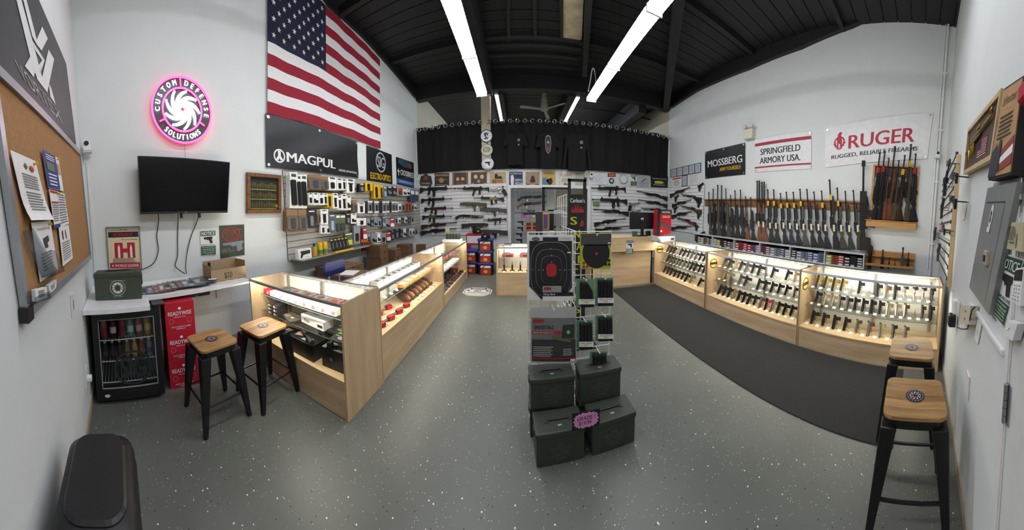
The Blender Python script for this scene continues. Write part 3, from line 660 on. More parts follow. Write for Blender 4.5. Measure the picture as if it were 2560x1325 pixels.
# cords below the television
def cord(label, pts, d=.01, r=.006):
    P = [on('L', x, y, dd) for x, y, dd in pts]; o = P[-1].copy(); n = []
    for i in range(len(P)-1):                       # smooth through the points
        a, b, c, e = P[max(i-1, 0)], P[i], P[i+1], P[min(i+2, len(P)-1)]
        for k in range(5):
            u = k/5; n.append(.5*((2*b)+(c-a)*u+(2*a-5*b+4*c-e)*u*u+(3*b-a-3*c+e)*u**3))
    n.append(P[-1]); return obj('hanging_cable', MB().tube([p-o for p in n], r, 6), mat('#2a2a2c', .6), None, Matrix.Translation(o), smooth=True, label=label, cat='cord')
cord('left of three black cords hanging from the television, curving to the box', [(396, 536, .1), (396, 560, .02), (392, 590, .015), (396, 625, .015), (386, 655, .02), (365, 670, .04), (332, 681, .1)])
cord('middle of three black cords hanging straight from the television', [(445, 536, .1), (445, 560, .02), (444, 600, .015), (444, 640, .015), (438, 664, .02), (452, 678, .1), (462, 684, .25)])
cord('right of three black cords sweeping down from the television to the magazines', [(498, 534, .1), (492, 555, .03), (478, 590, .015), (468, 630, .02), (464, 665, .1), (466, 684, .25)])
# ---- neon sign: black disc, pink rings, white script and turbine blades
c = on('L', 455, 276, .05); rx = (on('L', 527, 280, .05).y-on('L', 381, 270, .05).y)/2; ry = (on('L', 455, 193, .05).z-on('L', 460, 357, .05).z)/2; R = (rx+ry)/2
t = thing('neon_sign', 'round neon sign with pink rings reading CUSTOM DEFENSE SOLUTIONS', 'neon sign', frame('L', c))
NP = emit('#ff3f78', NEONP); NW = emit('#eef4ff', NEONW); k_ = (rx/R, ry/R)
def ell(r, n=64, z=.02, a0=0, a1=2*math.pi): return [(r*R*k_[0]*math.cos(a0+(a1-a0)*i/n), r*R*k_[1]*math.sin(a0+(a1-a0)*i/n), z) for i in range(n+(0 if a1-a0 > 6.2 else 1))]
obj('backing', MB().prism([p[:2] for p in ell(.985)], -.012, 0), mat('#0d0d10', .3), t)
obj('outer_ring', MB().tube(ell(1.0), .012, 6, True), NP, t); obj('inner_ring', MB().tube(ell(.66), .012, 6, True), NP, t)
for a in (90, 205, 328):
    a = math.radians(a); obj('divider', MB().tube([(R*k_[0]*q_*math.cos(a), R*k_[1]*q_*math.sin(a), .02) for q_ in (.67, .97 if a < 2 else .86)], .011, 6), NP, t)
for i in range(9):
    a = 2*math.pi*i/9+.3; pts = []
    for j in range(9):
        u = j/8; rr = .20+.39*u; aa = a-1.15*u**.9*1.0
        pts.append((R*k_[0]*rr*math.cos(aa), R*k_[1]*rr*math.sin(aa), .02))
    obj('blade_tube', MB().tube(pts, [.034*(1-.6*j/8) for j in range(9)], 6), NW, t, smooth=True)
obj('hub', MB().prism([p[:2] for p in ell(.23, 28)], .0, .03), NW, t); obj('star', MB().prism(star(0, 0, .04), .03, .034), emit('#d3184a', 1.0), t)
def arc_text(st, a_mid, span, r, up=True, h=.16):
    mb = MB(); n = len(st)
    for i, ch in enumerate(st):
        if ch == ' ': continue
        a = math.radians(a_mid + (span*(.5-(i+.5)/n))*(1 if up else -1)); g = text_geo(ch, .035); wch = h*min(g[2], 1.0)*.8*R
        ca, sa = math.cos(a-math.pi/2 if up else a+math.pi/2), math.sin(a-math.pi/2 if up else a+math.pi/2)
        v = []
        for x, y, zk in g[0]:
            lx, ly = (x-.5)*wch, (y-.5)*h*R; X = r*R*math.cos(a)+lx*ca-ly*sa; Y = r*R*math.sin(a)+lx*sa+ly*ca; v.append((X*k_[0], Y*k_[1], .022+zk))
        mb.add(v, g[1])
    return mb
obj('lettering', arc_text('CUSTOM', 142, 90, .83), NW, t); obj('lettering', arc_text('DEFENSE', 33, 100, .83), NW, t); obj('lettering', arc_text('SOLUTIONS', 267, 92, .83, False), NW, t)
obj('cable', MB().tube([(0, -R*k_[1], -.02), (.01, -R*k_[1]-.1, -.03), (.0, -R*k_[1]-.2, -.03)], .004, 5), CLEARP, t)
# ---- tin and paper signs over the counter
HC = mat('#d9cfa8', .5); HR_ = mat('#b3182b', .45)
sign('tin_sign', 'L', [(267, 570), (347, 568), (353, 672), (274, 674)], HC,
     [('print', BLACK, 'rect', (.03, .1, .97, .23)), ('print', mat('#9a9a98', .4), 'rect', (.03, .03, .97, .08)), ('lettering', HR_, 'text', ('HORNADY', .18, .125, .8, .21, .03), 2), ('lettering', BLACK, 'text', ('EST 1949', .4, .035, .62, .07), 2), ('lettering', BLACK, 'text', ('Accurate. Deadly.', .42, .27, .93, .31)),
      ('print', HR_, 'poly', [(.2, .36), (.46, .36), (.46, .5), (.6, .5), (.6, .36), (.84, .36), (.84, .73), (.6, .73), (.6, .6), (.46, .6), (.46, .73), (.2, .73)]), ('print', VWHITE, 'poly', [(.3, .72), (.3, .48), (.335, .4), (.37, .48), (.37, .72)], 2), ('print', VWHITE, 'poly', [(.68, .72), (.68, .48), (.715, .4), (.75, .48), (.75, .72)], 2),
      ('print', mat('#6d6a58', .5), 'lines', (.12, .74, .9, .85, 6)), ('print', HR_, 'rect', (.03, .84, .97, .97), 1), ('lettering', VWHITE, 'text', ('A WORLD LEADER', .08, .875, .93, .94, .02), 2)], 'red and cream tin sign lettered HORNADY, leaning over the ammo can', 'tin sign', frame_w=.025, frame_m=mat('#77746a', .5))
def notice(w, quad, label, d=.004):
    return sign('notice_sign', w, quad, VWHITE, [('print', GREEN, 'rect', (.02, .02, .98, .22)), ('lettering', VWHITE, 'text', ('NOTICE', .08, .05, .92, .19, .03), 2),
        ('print', BLACK, 'poly', [(.2, .27), (.76, .25), (.78, .34), (.72, .36), (.8, .5), (.62, .53), (.54, .37), (.48, .4), (.4, .36), (.22, .35)]), ('lettering', DKGREY, 'text', ('FIREARMS WELCOME', .05, .55, .95, .6)),
        ('print', GREEN, 'rect', (.02, .62, .98, .98)), ('lettering', VWHITE, 'text', ('Please keep all weapons', .1, .65, .9, .7), 2), ('lettering', VWHITE, 'text', ('holstered unless need', .12, .72, .88, .77), 2), ('lettering', VWHITE, 'text', ('arises. In such case,', .13, .79, .87, .84), 2), ('lettering', VWHITE, 'text', ('judicious marksmanship', .1, .86, .9, .91), 2), ('lettering', VWHITE, 'text', ('is appreciated', .25, .925, .75, .965), 2)], label, 'sign', d=d)
notice('L', [(500, 577), (538.5, 575), (540, 637), (502, 640)], 'green and white NOTICE sign on the left wall beside the tin sign')
sign('tin_sign', 'L', [(548, 564.5), (610, 561), (611, 637), (551, 646)], mat('#3d4338', .5, 0, .2, 20),
     [('print', mat('#8e2a25', .5), 'ring', (.45, .28, .38, .24, .84)), ('lettering', mat('#a33a2e', .5), 'text', ('COLT', .2, .14, .85, .3, .03), 2), ('lettering', mat('#a33a2e', .5), 'text', ('REVOLVERS', .25, .32, .88, .37), 2), ('lettering', mat('#a33a2e', .5), 'text', ('& AUTOMATIC', .25, .385, .88, .43), 2), ('lettering', mat('#a33a2e', .5), 'text', ('PISTOLS', .4, .445, .85, .49), 2),
      ('picture', mat('#7d8590', .4), 'poly', [(.1, .55), (.95, .52), (.96, .6), (.88, .62), (.92, .8), (.7, .86), (.66, .66), (.5, .68), (.4, .62), (.12, .62)]), ('lettering', mat('#8f9484', .5), 'text', ('Look for the', .06, .72, .4, .77)), ('lettering', mat('#8f9484', .5), 'text', ('EXTRA SAFETY', .06, .79, .6, .84))], 'weathered green tin sign with red COLT lettering above the cardboard box', 'tin sign')
# ---- white wall counter
t = thing('counter', 'long white wall-mounted counter over the beverage fridge', 'counter', at(0, 0, 0))
ZT = .93
obj('worktop', MB().prism([(.003, .003), (.93, .003), (.93, .6), (.62, .62), (.57, 1.79), (.003, 1.79)], ZT-.045, ZT), mat('#e3e4e4', .35), t, bevel=.003)
for y in (1.62, ): obj('bracket', MB().box(.003, y-.03, .62, .02, y+.03, ZT-.045).box(.02, y-.012, .86, .45, y+.012, ZT-.045), mat('#d9d9d6', .5), t)
obj('cable_raceway', MB().box(.02, .5, ZT, .05, 1.45, ZT+.03).box(.05, .48, ZT, .5, .5, ZT+.02), WHITE, t)
obj('backstop_strip', MB().box(.0025, .003, ZT, .012, 1.79, ZT+.012), WHITE, t)
tr = onp(445, 728, 2, ZT-.05)
obj('lock_drawer', MB().box(.2, 1.0, ZT-.09, .56, 1.3, ZT-.046), BLACK, t); obj('key', MB().box(.561, 1.14, ZT-.11, .566, 1.155, ZT-.075), STEEL, t)
obj('raceway_channel', MB().box(0, .05, .95, .02, .085, 2.45), mat('#dcdcda', .6), label='thin white cable channel running down the left wall corner', cat='cable channel')
# ---- ammunition can with the white turbine logo
def ammo_can(label, mw, L, dp, h, col, logo=True, markings=False, group=None):
    t = thing('ammo_can', label, 'ammo can', mw, group); m = mat(col, .55, .1, .08, 25)
    obj('body', MB().box(-L/2, -dp/2, 0, L/2, dp/2, h*.86), m, t, bevel=.006); obj('lid', MB().box(-L/2-.006, -dp/2-.006, h*.82, L/2+.006, dp/2+.006, h), m, t, bevel=.008)
    hd = MB().tube([(-L*.26, 0, h), (-L*.25, 0, h+.006), (L*.25, 0, h+.006), (L*.26, 0, h)], .006, 6); obj('handle', hd, mat('#1e211c', .5), t); [obj('handle_pad', MB().box(s_*L*.26-L*.04, -.018, h, s_*L*.26+L*.04, .018, h+.005), m, t) for s_ in (-1, 1)]
    obj('latch', MB().box(L/2, -.03, h*.45, L/2+.014, .03, h*.86), m, t, bevel=.003); obj('hinge', MB().box(-L/2-.01, -.025, h*.7, -L/2, .025, h*.86), m, t)
    S = lambda s, u, z=0.0: (-L/2+s*L, -dp/2-z-.0005, h*.82*(1-u))
    if logo:
        it = [('logo', mat('#cfd2cc', .6), 'ring', (.5, .46, .12, .12*L/(h*.82)*1.0, .55))]
        it += [('logo', mat('#cfd2cc', .6), 'ring', (.5, .46, .165, .165*L/(h*.82), .94)), ('lettering', mat('#aeb2a8', .6), 'text', ('CUSTOM DEFENSE', .33, .12, .67, .17)), ('lettering', mat('#aeb2a8', .6), 'text', ('SOLUTIONS', .4, .8, .6, .86))]
        for i in range(9):
            a = 2*math.pi*i/9; it.append(('logo_cut', m, 'poly', [(.5+.045*math.cos(a), .46+.045*1.5*math.sin(a)), (.5+.12*math.cos(a+.45), .46+.12*1.5*math.sin(a+.45)), (.5+.12*math.cos(a+.62), .46+.12*1.5*math.sin(a+.62))], 2))
        decor(t, it, S)
    if markings:
        g = mat('#62665a', .6); decor(t, [('lettering', g, 'text', (s_, .5-w_/2, y_, .5+w_/2, y_+.085), 1) for s_, w_, y_ in (('500', .14, .24), ('CARTRIDGES 5.56', .46, .36), ('CAL 8.25 M27', .34, .48), ('A 6831 M855', .38, .6), ('1/5 LINK', .24, .72))], S)
        obj('maker_plate', MB().box(-.012, -dp*.28, h, .014, -dp*.22, h+.002), mat('#a9aca4', .5), t)
    return t
a = onp(255, 728, 2, ZT); b = onp(331, 714, 2, ZT)
ammo_can('olive green ammo can with white logo on the counter', at(.55, .34, ZT, 1.45), .46, .22, .27, '#3f463a')
# magazines fanned in a row
cols = ['#55595e', '#4a4d52', '#5d5650', '#8f4a3a', '#6a6058', '#544f48', '#3c3f42', '#5b5f68', '#8a9096', '#4f5358']
for i in range(10):
    y = .66+.066*i; rg = random.Random(i)
    t = thing('magazine', 'magazine lying %s from the left in the fanned row on the counter' % ORD[i], 'magazine', at(.36+.02*math.sin(i), y, ZT+.002+.004*i, 1.5+.08*rg.uniform(-1, 1)), 'magazines on the counter')
    obj('cover', MB().box(-.095, -.19, 0, .095, .19, .003), mat(cols[i], .35, 0, .4, 18), t); S = lambda s, u, z=0.0: (-.095+.19*s, .19-.38*u, .003+z)
    decor(t, [('masthead', VWHITE, 'text', (('RECOIL', 'GUNS', 'RANGE', 'RIFLE', 'SHOT')[i % 5], .1, .06, .9, .18, .02)), ('picture', mat(('#23262a', '#a8aab0', '#b56a50', '#d8d4cc')[i % 4], .4), 'rect', (.12, .35, .85, .7 if i % 3 else .85)), ('cover_lines', CARD, 'lines', (.1, .78, .6, .95, 3))], S)
t = thing('magazine', 'top magazine overlapping the right end of the fanned row', 'magazine', at(.36, 1.37, ZT+.045, 1.2)); obj('cover', MB().box(-.1, -.14, 0, .1, .14, .004), mat('#4c5254', .35, 0, .4, 12), t); decor(t, [('masthead', CARD, 'text', ('INDOOR RANGE', .05, .05, .95, .2)), ('picture', CARD, 'rect', (.5, .7, .97, .92))], lambda s, u, z=0.0: (-.1+.2*s, .14-.28*u, .004+z))
# open cardboard box marked $20
t = thing('cardboard_box', 'open cardboard box marked $20 at the right end of the counter', 'box', at(.30, 1.60, ZT, math.pi/2)); KB = mat('#a88f6d', .85); L_, d_, h_ = .46, .26, .14
obj('walls', MB().box(-L_/2, -d_/2, .0, L_/2, -d_/2+.005, h_).box(-L_/2, d_/2-.005, 0, L_/2, d_/2, h_+.08).box(-L_/2, -d_/2, 0, -L_/2+.005, d_/2, h_+.05).box(L_/2-.005, -d_/2, 0, L_/2, d_/2, h_+.07), KB, t); obj('bottom', MB().box(-L_/2, -d_/2, 0, L_/2, d_/2, .005), KB, t)
decor(t, [('lettering', mat('#4a4038', .8), 'text', ('$20', .38, .3, .6, .85))], lambda s, u, z=0.0: (-L_/2+s*L_, -d_/2-z, h_*(1-u)))
obj('pistol_magazine', MB().rbox(-.02, -.012, .02, .012, 0, .2, .006), BLACK, None, at(.22, 1.44, ZT+.006, .2), smooth=True, label='black pistol magazine standing inside the $20 box', cat='magazine')
# ---- beverage fridge
FX0, FX1, FY0, FY1, FH = .1, .8, .06, .70, .87
t = thing('beverage_fridge', 'black glass-door beverage fridge under the counter', 'fridge', at(0, 0, 0)); BK = mat('#141416', .4)
obj('cabinet', MB().box(FX0, FY0, .03, FX1-.06, FY0+.03, FH).box(FX0, FY1-.03, .03, FX1-.06, FY1, FH).box(FX0, FY0, FH-.07, FX1-.06, FY1, FH).box(FX0, FY0, .03, FX1-.06, FY1, .14).box(FX0, FY0, .03, FX0+.03, FY1, FH), BK, t)
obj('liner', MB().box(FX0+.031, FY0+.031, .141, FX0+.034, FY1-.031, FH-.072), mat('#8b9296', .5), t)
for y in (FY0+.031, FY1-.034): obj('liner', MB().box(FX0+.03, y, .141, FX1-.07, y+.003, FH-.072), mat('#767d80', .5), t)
dr_ = obj('door_frame', MB().box(FX1-.058, FY0, .04, FX1-.015, FY0+.06, FH-.01).box(FX1-.058, FY1-.06, .04, FX1-.015, FY1, FH-.01).box(FX1-.058, FY0+.06, FH-.085, FX1-.015, FY1-.06, FH-.01).box(FX1-.058, FY0+.06, .04, FX1-.015, FY1-.06, .15), BK, t, bevel=.004)
obj('door_gasket', MB().box(FX1-.02, FY0+.058, .148, FX1-.012, FY0+.066, FH-.083).box(FX1-.02, FY1-.066, .148, FX1-.012, FY1-.058, FH-.083).box(FX1-.02, FY0+.06, FH-.09, FX1-.012, FY1-.06, FH-.082).box(FX1-.02, FY0+.06, .148, FX1-.012, FY1-.06, .156), mat('#8a9094', .5), dr_)
obj('door_glass', MB().box(FX1-.04, FY0+.06, .15, FX1-.036, FY1-.06, FH-.085), glass('#eef2f3', .12), dr_)
S = lambda s, u, z=0.0: (FX1-.035+z, FY0+.06+s*(FY1-FY0-.12), FH-.085-u*(FH-.235)); DG = mat('#23282b', .5)
decor(t, [('logo_ring', DG, 'ring', (.57, .735, .35, .255, .86)), ('logo_letters', DG, 'text', ('SIG', .34, .58, .8, .88, .05))], S)
obj('latch_badge', MB().prism(circ(0, 0, .026, .014), 0, .003), mat('#c8c8c6', .4), t, Matrix(((0, 0, 1, FX1-.0145), (1, 0, 0, FY0+.1), (0, 1, 0, .085), (0, 0, 0, 1)))); obj('hinge', MB().box(FX1-.07, FY1-.05, FH-.005, FX1-.01, FY1, FH+.008), BK, t)
for k, z in enumerate((.57, .37, .17)):
    sh = obj('wire_shelf', MB().tube([(FX1-.08, FY0+.05, z), (FX1-.08, FY1-.05, z), (FX0+.06, FY1-.05, z), (FX0+.06, FY0+.05, z)], .006, 6, True), WHITE, t)
    mb = MB()
    for i in range(18): y = FY0+.05+(FY1-FY0-.1)*i/17; mb.rod((FX0+.05, y, z+.003), (FX1-.08, y, z+.003), .0025, 5)
    obj('shelf_wires', mb, WHITE, sh)
def drink(label, x, y, z, kind, c1, c2):
    t = thing('drink_can' if kind == 'can' else 'drink_bottle', label, 'drink', at(x, y, z+.006), 'drinks in the fridge')
    if kind == 'can':
        obj('body', MB().lathe([(.024, 0), (.031, .008), (.032, .02), (.032, .15), (.025, .165)], 14), mat(c1, .3, .3), t, smooth=True); obj('lid', MB().lathe([(.025, .165), (.026, .168), (.022, .167), (.022, .164)], 14), STEEL, t, smooth=True); obj('label_band', MB().lathe([(.0325, .05), (.0325, .11)], 14, None, False), mat(c2, .4), t, smooth=True)
    else:
        obj('body', MB().lathe([(.026, 0), (.03, .01), (.03, .09), (.026, .11), (.012, .14), (.012, .15)], 12), mat(c1, .2), t, smooth=True); obj('label_band', MB().lathe([(.0305, .03), (.0305, .08)], 12, None, False), mat(c2, .5), t, smooth=True); obj('cap', MB().lathe([(.014, .15), (.014, .168), (.012, .17)], 12), mat('#d5d6d6', .4), t, smooth=True)
names = ['red', 'dark red', 'red', 'green', 'pink and red', 'orange']
for i, (c1, c2) in enumerate((('#a53044', '#7d1628'), ('#5e1722', '#d8d0cc'), ('#a02030', '#6a121e'), ('#6f8f7c', '#b9cfc4'), ('#a23a48', '#d8a8a8'), ('#d48a2a', '#e9c27a'))):
    for j in range(3): drink('%s drink can in column %s of the top fridge shelf' % (names[i], ORD[i]), FX1-.13-.1*j, FY0+.105+.085*i, .57, 'can', c1, c2)
names = ['dark', 'brown', 'black', 'amber', 'yellow', 'red', 'purple']
for i, (c1, c2) in enumerate((('#2a1c1a', '#3a3038'), ('#2a1b14', '#402820'), ('#1a1414', '#2c2020'), ('#8a5a3a', '#a87a54'), ('#b08a3a', '#c9a94a'), ('#7a2a24', '#b05040'), ('#8a8aa0', '#5a4a9a'))):
    for j in range(3): drink('%s bottle with white cap in column %s of the middle fridge shelf' % (names[i], ORD[i]), FX1-.13-.1*j, FY0+.1+.072*i, .37, 'bottle', c1, c2)
obj('fridge_top_box', MB().box(.35, .64, .872, .78, .76, .884), BK, label='black metal hinge plate on top of the fridge under the counter', cat='plate')
# ---- three red boxes stacked beside the fridge
for i in range(3):
    t = thing('meal_box', 'red READYWISE meal carton, %s of the stack beside the fridge' % ('bottom', 'middle', 'top')[i], 'box', at(.49, .93, .285*i, -.06), 'red cartons'); r_ = mat('#b8142e', .5)
    obj('carton', MB().box(-.22, -.15, 0, .2, .15, .283), r_, t, bevel=.003)
    decor(t, [('lettering', VWHITE, 'text', ('READYWISE', .1, .32, .9, .46, .02)), ('lettering', VWHITE, 'disc', (.5, .22, .05, .05, 14)), ('lettering', VWHITE, 'text', ('EMERGENCY FOOD', .3, .5, .7, .54)), ('lettering', VWHITE, 'text', ('ADVENTURE', .18, .84, .85, .89)), ('lettering', VWHITE, 'text', ('MEALS', .35, .91, .66, .96)), ('emblem', mat('#d0505f', .5), 'ring', (.2, .66, .09, .1, .7)), ('emblem', mat('#d0505f', .5), 'ring', (.82, .66, .09, .1, .7))], lambda s, u, z=0.0: (.2+z, -.15+.3*s, .283*(1-u)))
# ---- bar stools
PLANK = [wood('#7c5a34', '#a8824f', (10, 1.2, 10), 2.4), wood('#8a6439', '#b58d58', (10, 1.2, 10), 2.1), wood('#6d4d2b', '#9a7446', (10, 1.2, 10), 2.7)]
def stool(label, mw, h=.63):
    t = thing('bar_stool', label, 'stool', mw, 'bar stools'); B = mat('#0f0f11', .35); s = .17
    nP = 5; wP = 2*s/nP
    full = rrect(-s, -s, s, s, .05, 5)
    st = obj('seat', MB().prism(full, h-.022, h-.004), PLANK[0], t, bevel=.004)
    for i in range(nP):
        x0, x1 = -s+i*wP, -s+(i+1)*wP-.0012
        def ylim(x): e = max(0, abs(x)-(s-.05)); return s-.05+math.sqrt(max(0, .05**2-e*e))
        xs = [x0+(x1-x0)*k/6 for k in range(7)]; poly = [(x, -ylim(x)) for x in xs]+[(x, ylim(x)) for x in xs[::-1]]
        obj('plank', MB().prism(poly, h-.006, h, None, .0015), PLANK[i % 3], st)
    obj('seat_pan', MB().prism(rrect(-s+.012, -s+.012, s-.012, s-.012, .045, 4), h-.075, h-.022), B, t, bevel=.006)
    f = .2
    for sx in (-1, 1):
        for sy in (-1, 1):
            top = Vector((sx*(s-.035), sy*(s-.035), h-.06)); bot = Vector((sx*f, sy*f, 0)); mb = MB(); n = 8; v = []
            for j in range(n+1):
                u = j/n; c = top.lerp(bot, u); w_ = .042*(1-u)+.017*u if u < .94 else .017
                for ax_, ay_ in ((-w_, -w_), (w_, -w_), (w_, w_), (-w_, w_)): v.append((c.x+(ax_ if True else 0), c.y+ay_, c.z))
            mb.add(v, [(j*4+k, j*4+(k+1) % 4, j*4+4+(k+1) % 4, j*4+4+k) for j in range(n) for k in range(4)]+[(3, 2, 1, 0), (n*4, n*4+1, n*4+2, n*4+3)])
            lg = obj('leg', mb, B, t, bevel=.006); obj('foot_cap', MB().lathe([(.02, 0), (.021, .012), (.018, .03)], 10, Matrix.Translation((bot.x, bot.y, 0))), BLACK, lg, smooth=True)
    z = .2; e = f-(f-(s-.035))*z/(h-.06)
    for a, b in (((-e, -e), (e, -e)), ((e, -e), (e, e)), ((e, e), (-e, e)), ((-e, e), (-e, -e))): obj('foot_rail', MB().rod((*a, z), (*b, z), .009, 8), B, t, smooth=True)
    it = [('logo', mat('#1c181c', .5), 'ring', (.5, .5, .16, .16, .62)), ('logo', mat('#1c181c', .5), 'disc', (.5, .5, .085, .085, 20))]
    S_ = lambda a_, b_, z_=0.0: (-s+2*s*a_, s-2*s*b_, h+z_)
    for i in range(9): a = 2*math.pi*i/9; it.append(('logo_blades', mat('#c8b8c8', .5), 'poly', [(.5+.03*math.cos(a), .5+.03*math.sin(a)), (.5+.095*math.cos(a+.5), .5+.095*math.sin(a+.5)), (.5+.1*math.cos(a+.8), .5+.1*math.sin(a+.8))], 2))
    for i in range(16): a = 2*math.pi*i/16; it.append(('logo_marks', mat('#c8b8c8', .5), 'disc', (.5+.13*math.cos(a), .5+.13*math.sin(a), .009, .009, 6), 2))
    decor(t, it, S_); return t
def seat_at(px, py, h=.63): p = onp(px, py, 2, h); return p.x, p.y
stool('wooden-seat black bar stool beside the red cartons', at(1.135, 1.075, 0, .1)); stool('wooden-seat black bar stool in front of the left corner showcase', at(1.165, 1.575, 0, .08))
stool('wooden-seat black bar stool nearest the camera on the right', at(4.65, .325, 0, .05)); stool('wooden-seat black bar stool at the end of the right showcase', at(5.24, .37, 0, .03))
# ---- trash can in the near left corner
t = thing('trash_can', 'black swing-lid trash can in the near left corner', 'trash can', at(2.2, .21, 0)); TB = mat('#0f0f11', .5)
def loft(rings): 
    mb = MB(); n = len(rings[0]); v = [p for r in rings for p in r]
    return mb.add(v, [(j*n+i, j*n+(i+1) % n, (j+1)*n+(i+1) % n, (j+1)*n+i) for j in range(len(rings)-1) for i in range(n)]+[tuple(range(n))[::-1], tuple(range((len(rings)-1)*n, len(rings)*n))])
def rr3(a, b, r, z): return [(x, y, z) for x, y in rrect(-a, -b, a, b, r, 5)]
obj('bin', loft([rr3(.2, .11, .05, 0), rr3(.24, .135, .06, .56), rr3(.245, .14, .06, .57)]), TB, t, smooth=True)
ld = obj('lid', loft([rr3(.255, .15, .075, .56), rr3(.255, .15, .075, .6), rr3(.24, .14, .075, .64), rr3(.2, .115, .07, .67), rr3(.14, .08, .06, .68)]), TB, t, smooth=True)
obj('swing_flap', MB().prism(rrect(-.2, -.11, .17, .11, .07, 5), .665, .69, None, .01), mat('#161618', .4), ld)
obj('bin_liner', MB().tube([(x, y, .56) for x, y in rrect(-.252, -.147, .252, .147, .075, 4)], .009, 5, True), mat('#08080a', .2), t)
# ---- framed bullets etc. done; slat wall with accessories
slatwall('slatwall', 'L', 2.82, D-.02, .95, 2.36, 'grey slat wall on the left wall hung with accessories', 14, mat('#b8b6b0', .55))
obj('shelf', MB().box(.03, 2.86, .955, .3, 4.7, .975), mat('#a7a8a6', .35, .3), label='grey metal shelf at the foot of the left slat wall', cat='shelf', bevel=.003)
def pegs(label, y0, y1, z, L=.2, n=1):
    pass
PK = {'w': ('white carded part', CARD, GUN), 'k': ('kraft-topped clear bag', KRAFT, DKGREY), 'd': ('dark carded part', mat('#26282e', .4), GREY), 'o': ('olive carded part', mat('#5a6440', .5), DKGREY), 'y': ('yellow carded tool', YELLOW, BLACK),
      'c': ('clear bagged part', mat('#8f9396', .25), GUN), 'b': ('blue carded part', mat('#41598c', .4), CARD), 'g': ('grey carded part', mat('#5b636c', .4), mat('#9fb3c2', .4)), 'm': ('white carded magazine', mat('#55585a', .35), GUN), 'r': ('red carded part', mat('#a8323a', .5), CARD), 'n': ('green-labelled part', mat('#55633e', .5), mat('#c8c650', .5)), 'O': ('orange knife pack', ORANGE, BLACK), 'e': ('colourful carded part', mat('#c9a79a', .5), mat('#b5473a', .5))}
def pack(x0, y0, x1, y1, k, label, d=.16, n=3, group=None, w='L', step=.03):
    nm, c1, c2 = PK[k]; group = group or 'packs on the left slat wall'
    dd = d; P = wquad(w, R4(x0, y0, x1, y1), dd); mw, q = P
    t = thing('accessory_pack', label, 'package', mw, group); S = bil(q)
    obj('card', sheet(S, .004), c1, t)
    W_ = abs(q[1][0]-q[0][0]); H_ = abs(q[0][1]-q[3][1]); rg = random.Random(int(x0*13+y0*7))
    v = rg.choice((0, 1, 2)) if k in 'wdcg' else {'k': 3, 'o': 4, 'y': 5, 'm': 6, 'b': 7, 'r': 4, 'n': 4, 'O': 5, 'e': 7}.get(k, 0)
    def pr(x0, y0, x1, y1, th, m, n_='product', r=.2):
        a, b = S(x0, y1), S(x1, y0); r_ = min(abs(b[0]-a[0]), abs(b[1]-a[1]))*r; obj(n_, MB().rbox(min(a[0], b[0]), min(a[1], b[1]), max(a[0], b[0]), max(a[1], b[1]), .004, .004+th, r_, 2, th*.3), m, t)
    if H_ > 2.6*W_ and k == 'w': pr(.25, .22, .72, .92, .03, c2)
    elif v == 0: pr(.3, .42, .7, .88, .018, c2)
    elif v == 1: pr(.2, .5, .45, .85, .018, c2); pr(.55, .62, .85, .85, .016, c2)
    elif v == 2: pr(.35, .35, .62, .9, .02, c2); pr(.2, .3, .8, .36, .006, DKGREY, 'label')
    elif v == 3: pr(.05, .3, .95, .97, .03, mat('#6b6258', .3), 'bag'); pr(.3, .4, .7, .9, .04, c2)
    elif v == 4: pr(.1, .5, .9, .95, .02, c2); pr(.1, .06, .9, .2, .004, CARD, 'label')
    elif v == 5: pr(.3, .2, .55, .95, .02, c2)
    elif v == 6: pr(.18, .1, .82, .9, .012, mat('#8a8e91', .2), 'blister'); pr(.35, .3, .65, .8, .024, c2); pr(.05, .86, .95, .99, .026, CARD, 'label'); pr(.05, .02, .95, .14, .02, CARD, 'header')
    else: pr(.12, .1, .88, .4, .006, c2, 'label'); pr(.2, .5, .8, .9, .016, DKGREY)
    if H_ > .1 and k in 'wdg': pr(.2, .06, .8, .13, .002, DKGREY if k == 'w' else CARD, 'lettering', .05)
    obj('peg_hook', MB().tube([(0, S(.5, 0)[1]-.008, -dd+.03), (0, S(.5, 0)[1]-.008, .03), (0, S(.5, 0)[1]+.004, .034)], .003, 5), STEEL, t)
    for i in range(n):
        u = (i+1)*step
        if dd-u < .04: break
        link('accessory_pack', KIDS[t.name][0].data, None, mw @ Matrix.Translation((0, -.004*(i % 2), -u)), label, 'package', group)
    return t
def packrow(rects, where, base=.16, **kw):
    for i, (x0, y0, x1, y1, k) in enumerate(rects): pack(x0, y0, x1, y1, k, '%s, %s from left in the %s' % (PK[k][0], ORD[i] if i < 16 else 'last', where), base, **kw)
packrow([(724, 430, 743, 521, 'w'), (743, 436, 752, 521, 'w'), (752, 436, 767, 521, 'w'), (769, 436, 802, 475, 'k'), (802, 441, 820, 475, 'k'), (820, 443, 841, 475, 'w'), (842, 446, 855, 475, 'w'), (855, 448, 865, 475, 'w'), (866, 448, 886, 482, 'w')], 'top row of the near slat wall')
packrow([(771, 482, 781, 511, 'w'), (782, 482, 796, 512, 'w'), (797, 483, 809, 512, 'w'), (809, 483, 818, 512, 'w'), (818, 484, 831, 518, 'y'), (832, 483, 844, 521, 'w'), (844, 490, 854, 524, 'w'), (854, 485, 866, 525, 'w'), (867, 489, 877, 525, 'w'), (880, 500, 891, 531, 'k')], 'second row of the near slat wall')
packrow([(716, 523, 744, 579, 'k'), (745, 523, 766, 577, 'k'), (767, 524, 790, 570, 'd'), (791, 526, 799, 557, 'k'), (801, 523, 820, 561, 'w'), (821, 535, 839, 581, 'g'), (839, 536, 850, 581, 'o'), (850, 536, 863, 579, 'o'), (864, 533, 876, 561, 'd'), (877, 534, 891, 559, 'w')], 'third row of the near slat wall')
